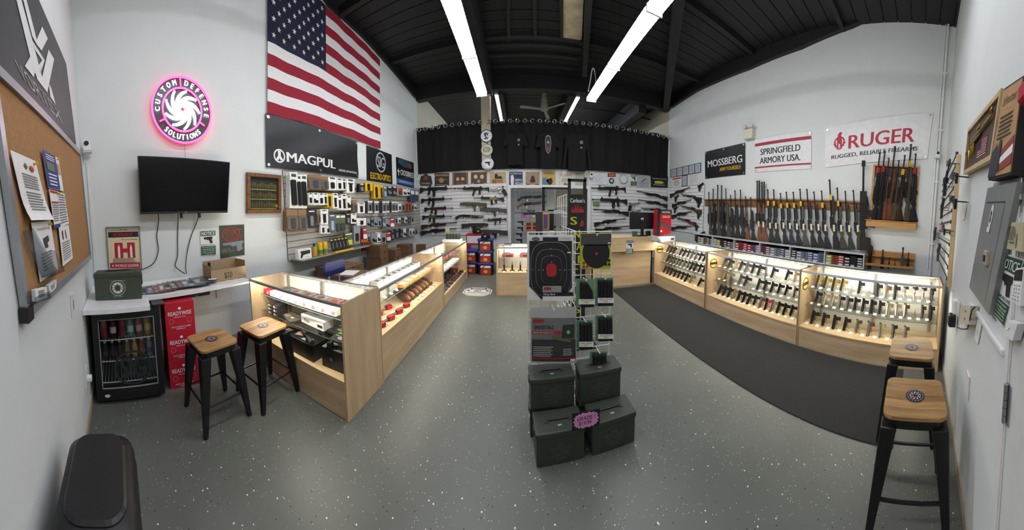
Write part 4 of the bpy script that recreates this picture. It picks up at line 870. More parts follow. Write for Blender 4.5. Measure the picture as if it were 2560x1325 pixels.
packrow([(801, 562, 814, 584, 'w'), (815, 562, 825, 584, 'w'), (884, 564, 900, 609, 'c'), (861, 581, 881, 616, 'n')], 'low row above the shelf', n=1)
packrow([(897, 459, 911, 480, 'd'), (913, 456, 931, 477, 'y'), (934, 461, 949, 496, 'y'), (950, 463, 957, 496, 'y'), (958, 467, 967, 494, 'g'), (968, 466, 980, 488, 'd'), (981, 466, 992, 489, 'd'), (993, 469, 1007, 488, 'e'), (1008, 470, 1016, 489, 'w'), (1017, 471, 1025, 489, 'w'), (1026, 474, 1036, 503, 'b'), (1037, 476, 1046, 503, 'b')], 'top row of the far slat wall', n=2)
packrow([(894, 507, 912, 533, 'w'), (918, 502, 930, 533, 'm'), (934, 503, 946, 533, 'm'), (955, 503, 963, 533, 'm'), (964, 503, 972, 532, 'm'), (978, 504, 985, 531, 'm'), (986, 504, 993, 531, 'm'), (995, 506, 1003, 528, 'w'), (1004, 506, 1012, 528, 'c'), (1013, 505, 1020, 527, 'O'), (1021, 506, 1027, 527, 'O'), (1028, 507, 1034, 526, 'c'), (1035, 508, 1041, 525, 'w')], 'second row of the far slat wall', n=2)
packrow([(892, 545, 915, 564, 'w'), (917, 547, 925, 567, 'c'), (926, 546, 934, 567, 'd'), (935, 546, 943, 566, 'c'), (944, 546, 953, 566, 'c'), (956, 541, 963, 570, 'g'), (964, 548, 974, 571, 'c'), (975, 546, 985, 569, 'r'), (987, 543, 994, 558, 'c'), (995, 543, 1002, 558, 'w'), (1003, 543, 1010, 558, 'd'), (1011, 542, 1018, 557, 'w'), (1019, 541, 1026, 556, 'd'), (1027, 540, 1034, 555, 'c')], 'third row of the far slat wall', n=2)
packrow([(907, 571, 916, 599, 'r'), (917, 585, 926, 606, 'c'), (928, 583, 942, 608, 'c'), (943, 581, 951, 606, 'w'), (952, 582, 965, 607, 'c'), (966, 580, 976, 604, 'r'), (977, 577, 986, 600, 'd'), (987, 573, 998, 596, 'd'), (1000, 571, 1007, 593, 'd'), (1008, 570, 1015, 592, 'w'), (1016, 571, 1022, 591, 'd'), (1023, 571, 1029, 590, 'w'), (1030, 570, 1036, 588, 'w'), (1037, 570, 1043, 586, 'c')], 'lowest row of the far slat wall', n=2)
packrow([(903, 599, 908, 629, 'O'), (909, 599, 914, 629, 'O'), (915, 600, 920, 628, 'O'), (921, 600, 926, 626, 'O')], 'cluster below the far slat wall', n=0)
# things on the little shelf
def shelf_at(px, py, z=.976): P = onp(px, py, 2, z); return P
t = thing('grip_box', 'white box picturing a black grip at the left end of the shelf', 'box', at(.2, 2.98, .976, 1.4)); obj('carton', MB().box(-.12, -.05, 0, .12, .05, .155), CARD, t, bevel=.002)
decor(t, [('picture', GUN, 'poly', [(.15, .2), (.88, .16), (.9, .5), (.6, .55), (.36, .6), (.25, .9), (.14, .85), (.2, .5)]), ('lettering', DKGREY, 'text', ('GRIP-X', .5, .78, .85, .86))], lambda s, u, z=0.0: (-.12+.24*s, -.05-z, .155*(1-u)))
for i, (y, c1, c2, h, nm) in enumerate(((3.2, '#8a9a3c', '#c97f3a', .21, 'olive bottle of gun oil with an orange label'), (3.33, '#c9a214', '#4d7a3a', .21, 'left yellow tub with green label'), (3.45, '#c9a214', '#4d7a3a', .21, 'right yellow tub with green label'))):
    t = thing('cleaner_bottle', nm + ' on the shelf', 'bottle', at(.22, y, .976)); obj('body', MB().lathe([(.045, 0), (.05, .01), (.05, h*.7), (.042, h*.78)], 16), mat(c1, .35), t, smooth=True); obj('label_band', MB().lathe([(.0505, h*.12), (.0505, h*.45)], 16, None, False), mat(c2, .5), t, smooth=True)
    obj('cap', MB().lathe([(.02, h*.78), (.02, h)] if i == 0 else [(.046, h*.76), (.046, h), (.04, h+.004)], 16), BLACK if i == 0 else YELLOW, t, smooth=True)
t = thing('display_tray', 'yellow display tray of black tool packs on the shelf', 'display tray', at(.22, 3.86, .976, math.pi/2)); obj('tray', MB().box(-.26, -.09, 0, .26, .09, .015).box(-.26, -.095, 0, .26, -.085, .03), YELLOW, t)
for i in range(5):
    t = thing('tool_pack', 'black tool pack, %s from left in the yellow tray' % ORD[i], 'package', at(.235, 3.66+.1*i, .993, math.pi/2) @ Matrix.Rotation(-.25, 4, 'X')); obj('card', MB().box(-.045, -.003, 0, .045, .003, .23), BLACK, t); obj('tool', MB().rod((0, -.006, .05), (.008, -.006, .15), .007), STEEL, t); obj('header', MB().box(-.03, -.0045, .19, .03, -.003, .21), YELLOW, t)
# ---- behind the left showcases: cartons, blue chair
def carton(label, x, y, z, sx, sy, sz, rz=0.0, m=None, group='brown cartons by the left wall', sl=True):
    t = thing('carton', label, 'box', at(x, y, z, rz), group); m = m or mat('#77593c', .85, 0, .1, 6)
    obj('box', MB().box(-sx/2, -sy/2, 0, sx/2, sy/2, sz), m, t, bevel=.003); obj('lid_seam', MB().box(-sx/2-.001, -sy/2-.001, sz*.72, sx/2+.001, sy/2+.001, sz*.735), mat('#4a3623', .9), t)
    obj('hand_hole', MB().prism(circ(0, 0, .028, .012, 14), 0, .001), mat('#2d2015', .9), t, Matrix(((0, 0, 1, sx/2+.0005), (1, 0, 0, 0), (0, 1, 0, sz*.85), (0, 0, 0, 1))))
for i in range(7): carton('brown carton, %s from the floor in the tall stack by the left wall' % ORD[i], .34, 4.9, .14*i, .34, .32, .138, .03*math.sin(i*2))
obj('paper_slip', MB().box(-.08, -.06, 0, .08, .06, .003), CARD, None, at(.34, 4.9, .982, .2), label='white paper slip lying on top of the tall carton stack', cat='paper')
for i in range(5): carton('brown carton, %s from the floor in the shorter stack' % ORD[i], .46, 5.32, .165*i, .3, .3, .163, .04*math.cos(i*3))
for i in range(4): carton('brown carton, %s from the floor in the third stack' % ORD[i], .29, 6.33, .2*i, .34, .28, .198, .0)
carton('small brown carton at the far end of the left wall', .33, 7.35, .0, .24, .2, .66)
carton('brown carton under the low stack beside the blue chair', .4, 3.62, 0, .58, .62, .38); carton('brown carton in the low stack beside the blue chair', .4, 3.6, .382, .56, .6, .3); carton('open brown carton printed with lettering beside the blue chair', .4, 3.6, .684, .55, .62, .1)
obj('paper_sheet', MB().box(-.11, -.15, 0, .11, .15, .003), CARD, None, at(.9, 3.22, .778, .3), label='printed sheet lying on a carton behind the front showcase', cat='paper')
carton('low brown carton under the printed sheet', .93, 3.24, 0, .4, .46, .775)
t = thing('office_chair', 'blue vinyl stool chair with a low backrest behind the corner showcase', 'chair', at(1.02, 2.76, 0, math.pi)); BV = mat('#1d2464', .35)
obj('backrest', MB().rbox(-.19, -.09, .19, .09, -.03, .03, .04, 4, .012), BV, t, Matrix.Translation((0, .17, .95)) @ Matrix.Rotation(math.pi/2, 4, 'X') @ Matrix.Rotation(math.pi/2, 4, 'Y')) if 0 else obj('backrest', MB().rbox(-.19, -.085, .19, .085, -.025, .025, .035, 4, .012), BV, t, Matrix(((0, 0, 1, .0), (1, 0, 0, 0), (0, 1, 0, .955), (0, 0, 0, 1))))
for y in (-.1, .1): obj('back_post', MB().tube([(0, y, .9), (.0, y, .62), (-.08, y, .56), (-.2, y, .56)], .011, 8), CHROME, t, smooth=True)
obj('seat', MB().prism(circ(-.2, 0, .17, None, 24), .57, .64, None, .02), BV, t, smooth=True)
for sx, sy in ((-1, -1), (-1, 1), (1, -1), (1, 1)): obj('leg', MB().rod((-.2+sx*.1, sy*.1, .57), (-.2+sx*.15, sy*.15, 0), .012), CHROME, t, smooth=True)
# ================================================================== rear partition
slatwall('slatwall', 'B', .02, 2.8, .86, 2.42, 'white slat wall on the rear partition, left of the doorway', 15)
slatwall('slatwall', 'B', 5.42, 8.17, .9, 2.4, 'white slat wall on the rear partition, right of the doorway', 14)
slatwall('slatwall', 'R', 6.12, 8.1, .98, 2.46, 'white slat wall on the right wall beside the rear corner', 14)
# ---- curtain with grommets on a wire, three shirts on hangers
CUR = mat('#101011', .95, 0, .15, 6)
t = thing('curtain', 'long black curtain with metal grommets above the rear wall', 'curtain', at(0, D-.06, 0)); CL = [(.02, 4.26), (2.1, 4.28), (4.1, 4.28), (6.1, 4.22), (8.16, 4.2)]
mb = MB(); n = 160; v = []
for i in range(n+1):
    x = .02+8.14*i/n; y = -.035*math.sin(x*9.2)-.02*math.sin(x*23)
    for z in (4.27-.03*abs(math.sin(x*2.9)), 3.9, 3.3, 2.83): v.append((x, y*(1 if z > 4 else 1.2 if z > 3 else .5), z))
mb.add(v, [(i*4+j, i*4+j+1, i*4+j+5, i*4+j+4) for i in range(n) for j in range(3)]); obj('cloth', mb, CUR, t, smooth=True)
obj('wire', MB().rod((0, -.02, 4.2), (8.18, -.02, 4.2), .006), STEEL, t)
ring = MB().tube([(.055*math.cos(a), 0, .055*math.sin(a)) for a in [2*math.pi*k/14 for k in range(14)]], .014, 5, True).mesh('grommet', STEEL, True)
for i in range(38):
    x = .12+8.0*i/37; link('grommet', ring, t, Matrix.Translation((x, -.06, 4.195)) @ Matrix.Rotation(.5*math.sin(i*1.7), 4, 'Z'))
def shirt(xc, yt, yb, hw, sl, label, big=False, longs=False):
    P = on('B', xc, yt, .16); Q = on('B', xc, yb, .16); H = P.z-Q.z; w = (on('B', xc+hw, yt, .16).x-P.x)
    t = thing('t_shirt', label, 'shirt', frame('B', (P.x, D-.17, Q.z)), 'shirts hung on the curtain'); BKS = mat('#0c0c0d', .95, 0, .2, 14)
    pl = [(-w*.72, 0), (w*.72, 0), (w*.74, H*.62), (w*.8, H*.6), (w*(1.12 if not longs else 1.0), H*(.56 if not longs else .05)), (w*1.22, H*(.64 if not longs else .04)), (w*.9, H*.93), (w*.3, H), (0, H*.95), (-w*.3, H), (-w*.9, H*.93), (-w*1.22, H*(.64 if not longs else .04)), (-w*(1.12 if not longs else 1.0), H*(.56 if not longs else .05)), (-w*.8, H*.6), (-w*.74, H*.62)]
    obj('cloth', MB().prism(pl, -.03, .03, None, .012), BKS, t); g = mat('#8f9296', .7)
    if big: obj('print', MB().prism([(-w*.3, H*.75), (-w*.22, H*.88), (0, H*.92), (w*.22, H*.88), (w*.3, H*.75), (w*.22, H*.5), (0, H*.4), (-w*.22, H*.5)], .03, .032), g, t); obj('print_field', MB().prism([(-w*.25, H*.75), (-w*.2, H*.86), (0, H*.89), (w*.2, H*.86), (w*.25, H*.75), (w*.18, H*.52), (0, H*.43), (-w*.18, H*.52)], .032, .034), BLACK, t); obj('print_disc', MB().prism(circ(0, H*.72, w*.12), .034, .036), g, t); obj('print_flag', MB().prism([(-w*.13, H*.5), (w*.13, H*.5), (w*.13, H*.6), (-w*.13, H*.6)], .034, .036), mat('#7a3a40', .8), t)
    else: obj('print_disc', MB().prism(circ(w*.33, H*.76, w*.13), .03, .032), g, t); obj('print_core', MB().prism(circ(w*.33, H*.76, w*.06), .032, .034), BLACK, t); obj('print_bar', MB().prism([(w*.25, H*.6), (w*.41, H*.6), (w*.41, H*.64), (w*.25, H*.64)], .03, .032), g, t)
    obj('hanger', MB().tube([(-w*.7, H*.93, 0), (0, H*1.06, .0), (w*.7, H*.93, 0)], .008, 6).tube([(0, H*1.06, 0), (0, H*1.12, .0), (.02, H*1.15, .0)], .005, 6), BLACK, t)
shirt(1288, 331, 413, 26, 0, 'black t-shirt with small chest print, left of three on the curtain'); shirt(1370, 331, 422, 26, 0, 'black t-shirt with large badge print, middle of three on the curtain', True); shirt(1443, 333, 428, 30, 0, 'black long-sleeved shirt, right of three on the curtain', False, True)
# ---- round signs on the column
def roundsign(px, py, r, label, base, items, d=.14):
    c = on('B', px, py, d); R = (on('B', px+r, py, d)-c).length; t = thing('round_sign', label, 'sign', frame('B', c)); obj('disc', MB().prism(circ(0, 0, R, None, 32), -.012, .0), base, t, bevel=.003)
    decor(t, items, lambda s, u, z=0.0: ((s-.5)*2*R, (.5-u)*2*R, z)); return t
NV = mat('#22284a', .5)
roundsign(1216, 340, 16, 'round blue and white sign, highest of three on the beige column', NV, [('face', VWHITE, 'disc', (.5, .5, .43, .43)), ('monogram', NV, 'text', ('S', .3, .25, .5, .75, .05), 2), ('monogram', NV, 'text', ('W', .36, .22, .68, .5, .05), 2), ('monogram', NV, 'text', ('W', .4, .55, .66, .78, .04), 2), ('dot', NV, 'disc', (.16, .5, .03, .03, 10), 2), ('dot', NV, 'disc', (.84, .5, .03, .03, 10), 2)])
roundsign(1217, 375, 15, 'round cream sign lettered COLT, middle of three on the column', mat('#8c8a78', .5), [('face', mat('#c9c6ac', .5), 'disc', (.5, .5, .44, .44)), ('swash', DKGREY, 'ring', (.48, .46, .3, .2, .8), 2), ('lettering', DKGREY, 'text', ('COLT', .34, .38, .78, .54, .02), 2)])
roundsign(1219, 409, 16, 'round white sign with a pistol, lowest of three on the column', mat('#77787a', .5), [('face', VWHITE, 'disc', (.5, .5, .46, .46)), ('ring', GREY, 'ring', (.5, .5, .4, .4, .94), 2), ('picture', BLACK, 'poly', [(.28, .36), (.72, .36), (.72, .46), (.66, .48), (.7, .66), (.58, .66), (.53, .5), (.3, .46)], 2), ('lettering', DKGREY, 'text', ('GLOCK', .35, .05, .65, .13), 2), ('lettering', DKGREY, 'text', ('PERFECTION', .3, .87, .7, .95), 2)])
# ---- tin posters along the partition
def poster(x0, y0, x1, y1, base, items, label): sign('tin_poster', 'B', R4(x0, y0, x1, y1), mat(base, .5, 0, .18, 14), items, label, 'poster', d=.01, group='tin posters on the rear wall')
CRM = mat('#c9bd98', .5); DB = mat('#2c1f18', .5); TN = mat('#a8875a', .5); GN = mat('#4f5a38', .5)
mw, q = wquad('B', R4(1049, 434, 1081, 466), .01); t = thing('tin_poster', 'shield-shaped brown tin sign at the left end of the poster row', 'poster', mw); S = bil(q)
obj('panel', MB().prism([S(*p)[:2] for p in ((0, .75), (.08, .95), (.92, .95), (1, .75), (.9, .2), (.7, .16), (.5, .0), (.3, .16), (.1, .2))], 0, .008), mat('#3a2b1f', .5), t); decor(t, [('band', GN, 'rect', (.08, .68, .92, .86)), ('picture', mat('#7a4a28', .5), 'poly', [(.3, .5), (.4, .2), (.6, .18), (.72, .5)]), ('lettering', CRM, 'text', ('RUGER', .2, .72, .8, .82), 2)], S, .008)
poster(1087, 433, 1123, 465, '#3b2f26', [('lettering', CRM, 'text', ('SMITH & WESSON', .05, .08, .95, .24, .01)), ('picture', TN, 'disc', (.47, .56, .17, .2)), ('picture', mat('#6f5c48', .5), 'poly', [(.08, .5), (.3, .42), (.3, .52), (.14, .6)]), ('picture', mat('#6f5c48', .5), 'poly', [(.62, .42), (.9, .5), (.84, .6), (.62, .52)]), ('lettering', CRM, 'text', ('SPORTING ARMS', .12, .86, .88, .95))], 'brown tin poster lettered SMITH & WESSON, second in the row')
poster(1131.5, 431.5, 1170, 465, '#54382c', [('border', mat('#b08a4a', .5), 'lines', (.02, .04, .12, .97, 14)), ('border', mat('#b08a4a', .5), 'lines', (.88, .04, .98, .97, 14)), ('picture', CRM, 'poly', [(.24, .5), (.3, .34), (.44, .42), (.42, .6), (.26, .6)]), ('picture', CRM, 'poly', [(.54, .5), (.6, .34), (.76, .38), (.78, .56), (.58, .58)]), ('picture', mat('#8a6a50', .5), 'lines', (.22, .7, .8, .92, 5))], 'dark red tin poster edged with cartridges, third in the row')
poster(1177.5, 430.5, 1217, 463, '#5a3f27', [('lettering', mat('#a0402a', .5), 'text', ('WINCHESTER', .2, .06, .82, .16)), ('picture', CRM, 'disc', (.3, .35, .12, .16)), ('picture', CRM, 'disc', (.7, .35, .12, .16)), ('picture', mat('#8a9aa0', .5), 'disc', (.49, .7, .1, .13)), ('picture', TN, 'rect', (.04, .82, .2, .93)), ('picture', TN, 'rect', (.8, .82, .96, .93))], 'brown tin poster with two round animal pictures, fourth in the row')
poster(1225, 430, 1264.5, 463.5, '#b9a878', [('picture', BLACK, 'poly', [(.3, .5), (.3, .2), (.4, .12), (.5, .2), (.52, .36), (.64, .28), (.74, .36), (.8, .52)]), ('picture', mat('#b5673a', .5), 'rect', (.42, .56, .82, .82)), ('picture', mat('#8f5a40', .5), 'rect', (.14, .56, .4, .86))], 'tan tin poster with a black dog on a box, fifth in the row')
poster(1273, 429.5, 1306.5, 471.5, '#252a4e', [('lettering', VWHITE, 'text', ('SELF PRESERVATION', .06, .06, .94, .15)), ('picture', VWHITE, 'poly', [(.12, .22), (.3, .18), (.36, .4), (.32, .9), (.16, .9), (.1, .6)]), ('lettering', VWHITE, 'text', ('SMITH', .42, .42, .94, .58, .02)), ('lettering', VWHITE, 'text', ('WESSON', .42, .62, .96, .78, .02)), ('lettering', VWHITE, 'text', ('REVOLVER', .08, .91, .92, .98))], 'navy and white tin poster lettered SMITH WESSON REVOLVER')
poster(1314.5, 429.5, 1348.5, 471.5, '#a3886a', [('picture', mat('#3a2a20', .5), 'poly', [(.3, .6), (.36, .4), (.44, .24), (.58, .24), (.66, .4), (.72, .6), (.5, .66)]), ('picture', DB, 'poly', [(.06, .72), (.3, .74), (.34, .88), (.24, .8), (.06, .78)]), ('picture', DB, 'poly', [(.66, .74), (.94, .72), (.94, .78), (.74, .82), (.66, .86)])], 'sepia tin poster with a seated figure, beside the navy poster')
poster(1355.5, 428.5, 1388.5, 471.5, '#c9a646', [('lettering', mat('#3d5f80', .5), 'text', ('WESTERN', .1, .06, .9, .17, .02)), ('picture', mat('#5f7f96', .5), 'poly', [(0, .4), (.3, .34), (.5, .5), (.25, .98), (0, .98)]), ('picture', BLACK, 'poly', [(.3, .52), (.5, .42), (.72, .38), (.8, .6), (.7, .76), (.5, .8), (.42, .7)])], 'yellow and blue tin poster with a dark animal')
poster(1397, 430, 1431, 472, '#d9d6c6', [('lettering', mat('#a05038', .5), 'text', ('COLT REVOLVERS', .05, .12, .95, .26)), ('body_text', GREY, 'lines', (.2, .38, .8, .62, 4)), ('picture', mat('#a0603a', .5), 'poly', [(.4, .95), (.35, .7), (.5, .62), (.7, .8), (.75, .95)])], 'pale tin poster half behind the tall black banner stand')
poster(1438, 430, 1470, 471, '#b9bda4', [('lettering', mat('#9a9a80', .5), 'text', ('REMINGTON', .1, .08, .9, .18)), ('picture', mat('#3a3a34', .5), 'poly', [(.6, .5), (.7, .3), (.9, .36), (.86, .6), (.7, .64)])], 'pale green tin poster with a dark rider, right of the banner stand')
poster(1483, 436, 1515, 462, '#dfe0e0', [('body_text', mat('#b9bcc4', .5), 'lines', (.08, .1, .92, .9, 7))], 'sheet of faint printed text at the start of the right poster row')
sign('round_sign', 'B', [(1519, 433), (1539, 433), (1539, 442), (1519, 442)], mat('#9a3a2a', .5), [('lettering', CRM, 'text', ('GUN CLUB', .2, .25, .8, .75))], 'small red winged emblem above a dark round sign on the rear wall', d=.01)
roundsign(1529, 452, 6.5, 'small dark round sign with a white centre on the rear wall', DKGREY, [('face', VWHITE, 'disc', (.5, .5, .24, .24)), ('pin', TN, 'disc', (.5, .5, .08, .08, 10), 2)], .02)
t = roundsign(1559, 448, 10.5, 'round silver wall clock on the rear wall', ALU, [('face', VWHITE, 'disc', (.5, .5, .42, .42)), ('hand', BLACK, 'poly', [(.49, .5), (.5, .2), (.51, .5)], 2), ('hand', BLACK, 'poly', [(.5, .49), (.68, .56), (.5, .51)], 2)] + [('hour_mark', mat('#4a5a7a', .5), 'disc', (.5+.34*math.cos(k*math.pi/6), .5+.34*math.sin(k*math.pi/6), .03, .03, 8), 2) for k in range(12)], .03)
notice('B', R4(1576, 436, 1592, 464.5), 'small green NOTICE sign between the clock and the grey poster', .01)
poster(1593.5, 436.5, 1624, 467, '#aeb0b0', [('picture', mat('#6a6c70', .5), 'poly', [(.3, .6), (.45, .4), (.7, .3), (.72, .36), (.55, .5), (.4, .62)]), ('lettering', DKGREY, 'text', ('Kolibri', .2, .66, .85, .72))], 'pale grey poster with a thin sketched pistol')
sign('tin_poster', 'B', [(1626, 439), (1671, 441.5), (1671, 470), (1627, 468)], mat('#131517', .4), [('lettering', CARD, 'text', ('Barnes Bullets Corporation', .12, .18, .88, .3)), ('picture', mat('#d2c02a', .4), 'poly', [(.22, .45), (.6, .42), (.76, .56), (.6, .68), (.22, .66)]), ('picture', CARD, 'lines', (.14, .76, .86, .84, 1))], 'black poster with a large yellow bullet in the right rear corner', 'poster', d=.01)
# ---- long guns on the rear slat walls
GL = [((1050, 472), (1140, 471), 'ar', GUN, BLACK, 'black rifle at the top left of the rear slat wall'), ((1223, 472), (1142, 471), 'smg', GUN, BLACK, 'black carbine with thin stock, top centre of left rear slat wall'),
      ((1053, 499), (1130, 497), 'ar', GUN, BLACK, 'black rifle second from top, left column of rear slat wall'), ((1260, 496), (1185, 495), 'ar', TAN, BLACK, 'tan and black rifle under the hanging revolver'),
      ((1217, 511), (1151, 510), 'bullpup', OLIVE, OLIVE, 'olive bullpup rifle with a red dot sight'), ((1061, 521), (1133, 520), 'ar', mat('#4a1418', .4), BLACK, 'black rifle with red accents on rear slat wall'),
      ((1267, 525), (1200, 524), 'bullpup', mat('#4d5052', .5), DKGREY, 'grey boxy shotgun at the right, middle height'), ((1056, 541), (1129, 541), 'ar', mat('#4d4f4a', .5), BLACK, 'grey-green rifle fourth from top in the left column'),
      ((1138, 538), (1210, 541), 'firearm', GUN, BLACK, 'black short shotgun with a yellow tag, centre of slat wall'), ((1266, 548), (1208, 550), 'smg', GUN, BLACK, 'short black carbine above the dark green shotgun'),
      ((1054, 562), (1142, 557), 'bolt', DKWOOD, DKWOOD, 'dark wooden rifle, fifth from top in the left column'), ((1154, 563), (1220, 562), 'bullpup', mat('#2e3032', .5), BLACK, 'black boxy shotgun above the black caps'),
      ((1053, 577), (1141, 572), 'bolt', GUN, BLACK, 'black rifle lowest in the left column of rear slat wall'), ((1269, 580), (1202, 578), 'bullpup', mat('#3c443c', .5), BLACK, 'dark green boxy shotgun, lowest at right of left slat wall')]
for b, m_, st, c1, c2, lab in GL: wall_gun('B', b, m_, st, c1, c2, lab, .08)
wall_gun('B', (1262, 471), (1226, 479), 'revolver', SILVER, BLACK, 'long silver revolver with black grip hung on the rear slat wall', .07, 'revolver', 'handgun')
GR = [((1564, 472), (1478, 470), 'smg', 'black carbine with thin stock atop the right rear slat wall'), ((1568, 501), (1480, 499), 'ar', 'black rifle above the green card, right rear slat wall'), ((1571, 529), (1483, 524), 'semi', 'black rifle with thumbhole stock, left of the monitor'),
      ((1486, 556), (1563, 547), 'bolt', 'black rifle with butt at left, fourth from top'), ((1489, 572), (1572, 566), 'shotgun', 'black shotgun lowest on the right rear slat wall'), ((1668, 492), (1592, 478), 'shotgun', 'black pump shotgun slanting at the upper right corner'),
      ((1668, 510), (1595, 500), 'shotgun', 'black pump shotgun with brown-tinged stock below the slanting one'), ((1668, 524), (1603, 521), 'lever', 'dark long gun partly behind the red scanner box')]
for b, m_, st, lab in GR: wall_gun('B', b, m_, st, GUN, BLACK if 'brown' not in lab else DKWOOD, lab, .08)
wall_gun('B', (1572, 513), (1599, 510), 'revolver', SILVER, BLACK, 'silver revolver hung left of the pump shotguns', .06, 'revolver', 'handgun'); wall_gun('B', (1580, 532), (1602, 528), 'revolver', SILVER, BLACK, 'silver revolver hung just above the monitor', .06, 'revolver', 'handgun')
sign('price_sign', 'B', R4(1483, 504, 1499, 513.5), mat('#1c2a1c', .6), [('print', mat('#7dbd45', .6), 'rect', (.06, .08, .94, .92)), ('body_text', DKGREY, 'lines', (.15, .2, .85, .85, 3))], 'small bright green price sign under a black rifle', d=.1)
sign('price_sign', 'B', R4(1303, 534, 1318, 543.5), mat('#6b3a55', .6), [('print', PINK, 'rect', (.06, .08, .94, .92)), ('body_text', DKGREY, 'lines', (.15, .2, .85, .85, 3))], 'small pink price sign under the scoped rifle in the doorway', d=-.32)
SG = [((1676, 485), (1724, 469), 'shotgun', 'black shotgun at the top left, pointing up right'), ((1753, 494), (1703, 486), 'lever', 'greyish lever rifle second from top, butt at right'), ((1681, 510), (1728, 500.5), 'shotgun', 'black shotgun third from top, butt at left'), ((1753, 525), (1701, 514.5), 'lever', 'brown-stocked lever rifle, butt at right'),
      ((1680, 537), (1731, 529), 'shotgun', 'black shotgun fifth from top, butt at left'), ((1739, 556), (1689, 543.5), 'lever', 'brown-stocked rifle sixth from top, butt at right'), ((1679, 567), (1729, 566), 'semi', 'black shotgun lowest')]
for b, m_, st, lab in SG: wall_gun('R', b, m_, st, GUN if 'grey' not in lab else GUNG, BROWNW if 'brown' in lab else BLACK, lab+', right wall slats', .07)
for i, (x, y, f_) in enumerate(((1745, 468, 0), (1686, 496, 0), (1750, 510, 1), (1684, 523, 0), (1750, 538, 1), (1745, 568, 1), (1748, 587, 0))):
    P = on('R', x, y, .06); put_gun('pistol', 'pistol', GUN if i % 2 == 0 else GUNG, BLACK, .26, frame('R', P, .35 if not f_ else -.5), 'black pistol, %s from the top among those on the right wall slats' % ORD[i], 'handgun', 'pistols on the right wall slats', flip=bool(f_))
# doorway alcove: wire grid with short shotguns
def grid(name, label, mw, w, h, nx, ny, m=None, r=.003):
    t = thing(name, label, 'wire grid', mw); m = m or mat('#4a4a4a', .5)
    for i in range(nx+1): x = -w/2+w*i/nx; obj('wire', MB().rod((x, 0, 0), (x, h, 0), r, 5), m, t)
    for j in range(ny+1): y = h*j/ny; obj('wire', MB().rod((-w/2, y, r*2), (w/2, y, r*2), r, 5), m, t)
    return t
P = on('B', 1325, 545, -.4)
grid('wire_grid', 'dark wire grid panel hung with guns inside the doorway', frame('B', (on('B', 1325, 545, -.4).x, D+.4, .55)), 1.05, 1.75, 8, 13)
for b, m_, st, c2, lab in (((1292, 494), (1366, 490), 'firearm', BLACK, 'black short shotgun, highest in the doorway'), ((1290, 512), (1366, 505), 'firearm', BROWNW, 'short shotgun with wooden grip in the doorway'), ((1358, 533), (1287, 532), 'scope', BLACK, 'black scoped rifle in the doorway above the pink price sign')): wall_gun('B', b, m_, st, GUN, c2, lab, -.3)
for i, (x, y) in enumerate(((1309, 555), (1308, 570), (1305, 585), (1306, 600))):
    P = on('B', x, y, -.35); put_gun('pistol', 'pistol', GUN, BLACK, .2, frame('B', P), 'black pistol, %s from top on the doorway grid' % ORD[i], 'handgun', flip=True)
for i, x in enumerate((1322, 1338)):
    t = thing('orange_box', '%s orange boxed kit behind the wire rack' % ('left', 'right')[i], 'box', frame('B', on('B', x, 566, -.3))); obj('carton', MB().box(-.09, -.16, -.05, .09, .13, 0), ORANGE, t); obj('label_panel', MB().box(-.07, .02, 0, .07, .11, .003), DKGREY, t); obj('label_panel', MB().box(-.07, -.08, 0, .07, -.02, .003), BLACK, t)
obj('slat_pegs', MB().box(0, 0, 0, .001, .001, .001), STEEL) if 0 else None
# small wall cameras
def wcam(w, px, py, label, s=1.0, d=.05):
    P = on(w, px, py, d); t = thing('security_camera', label, 'camera', frame(w, P)); obj('body', MB().rbox(-.05*s, -.075*s, .05*s, .06*s, -.045*s, .045*s, .02*s, 3, .01*s), VWHITE, t); obj('lens', MB().prism(circ(0, .02*s, .032*s), .045*s, .05*s), BLACK, t, bevel=.002); obj('mount', MB().box(-.055*s, -.09*s, -.05*s, .055*s, -.075*s, .04*s), mat('#c9c9c7', .5), t)
wcam('B', 1044, 444, 'small white security camera in the left rear corner'); wcam('B', 1478, 438, 'small white security camera right of the doorway posters'); wcam('L', 217, 365, 'small white security camera in the left front corner', .95, .1); wcam('R', 2345, 386, 'small white security camera near the right front corner', .9, .1)
# ---- stacked totes, red boxes, caps
def tote(label, x, y, z):
    t = thing('storage_tote', label, 'tote', at(x, y, z), 'black totes with blue lids'); obj('bin', MB().prism(rrect(-.18, -.15, .18, .15, .03, 3), 0, .26), mat('#131416', .45), t); obj('lid', MB().prism(rrect(-.2, -.17, .2, .17, .03, 3), .26, .3, None, .008), mat('#27348f', .4), t)
    decor(t, [('label_panel', mat('#b32a22', .5), 'rect', (.15, .1, .85, .95)), ('label_panel', CARD, 'rect', (.15, .1, .85, .3), 2), ('emblem', mat('#d0a050', .5), 'disc', (.5, .66, .14, .17), 2), ('stripe', BLACK, 'poly', [(.15, .38), (.2, .42), (.5, .14), (.42, .12)], 3)], lambda s, u, z_=0.0: (-.18+.36*s, -.15-z_, .26*(1-u)))
for i in range(3): tote('black tote with blue lid and red label, %s of the front stack' % ('bottom', 'middle', 'top')[i], 2.33, 6.75, .301*i)
for i in range(2): tote('black tote with blue lid, %s of the stack half behind the showcase' % ('bottom', 'top')[i], 1.92, 6.85, .301*i)
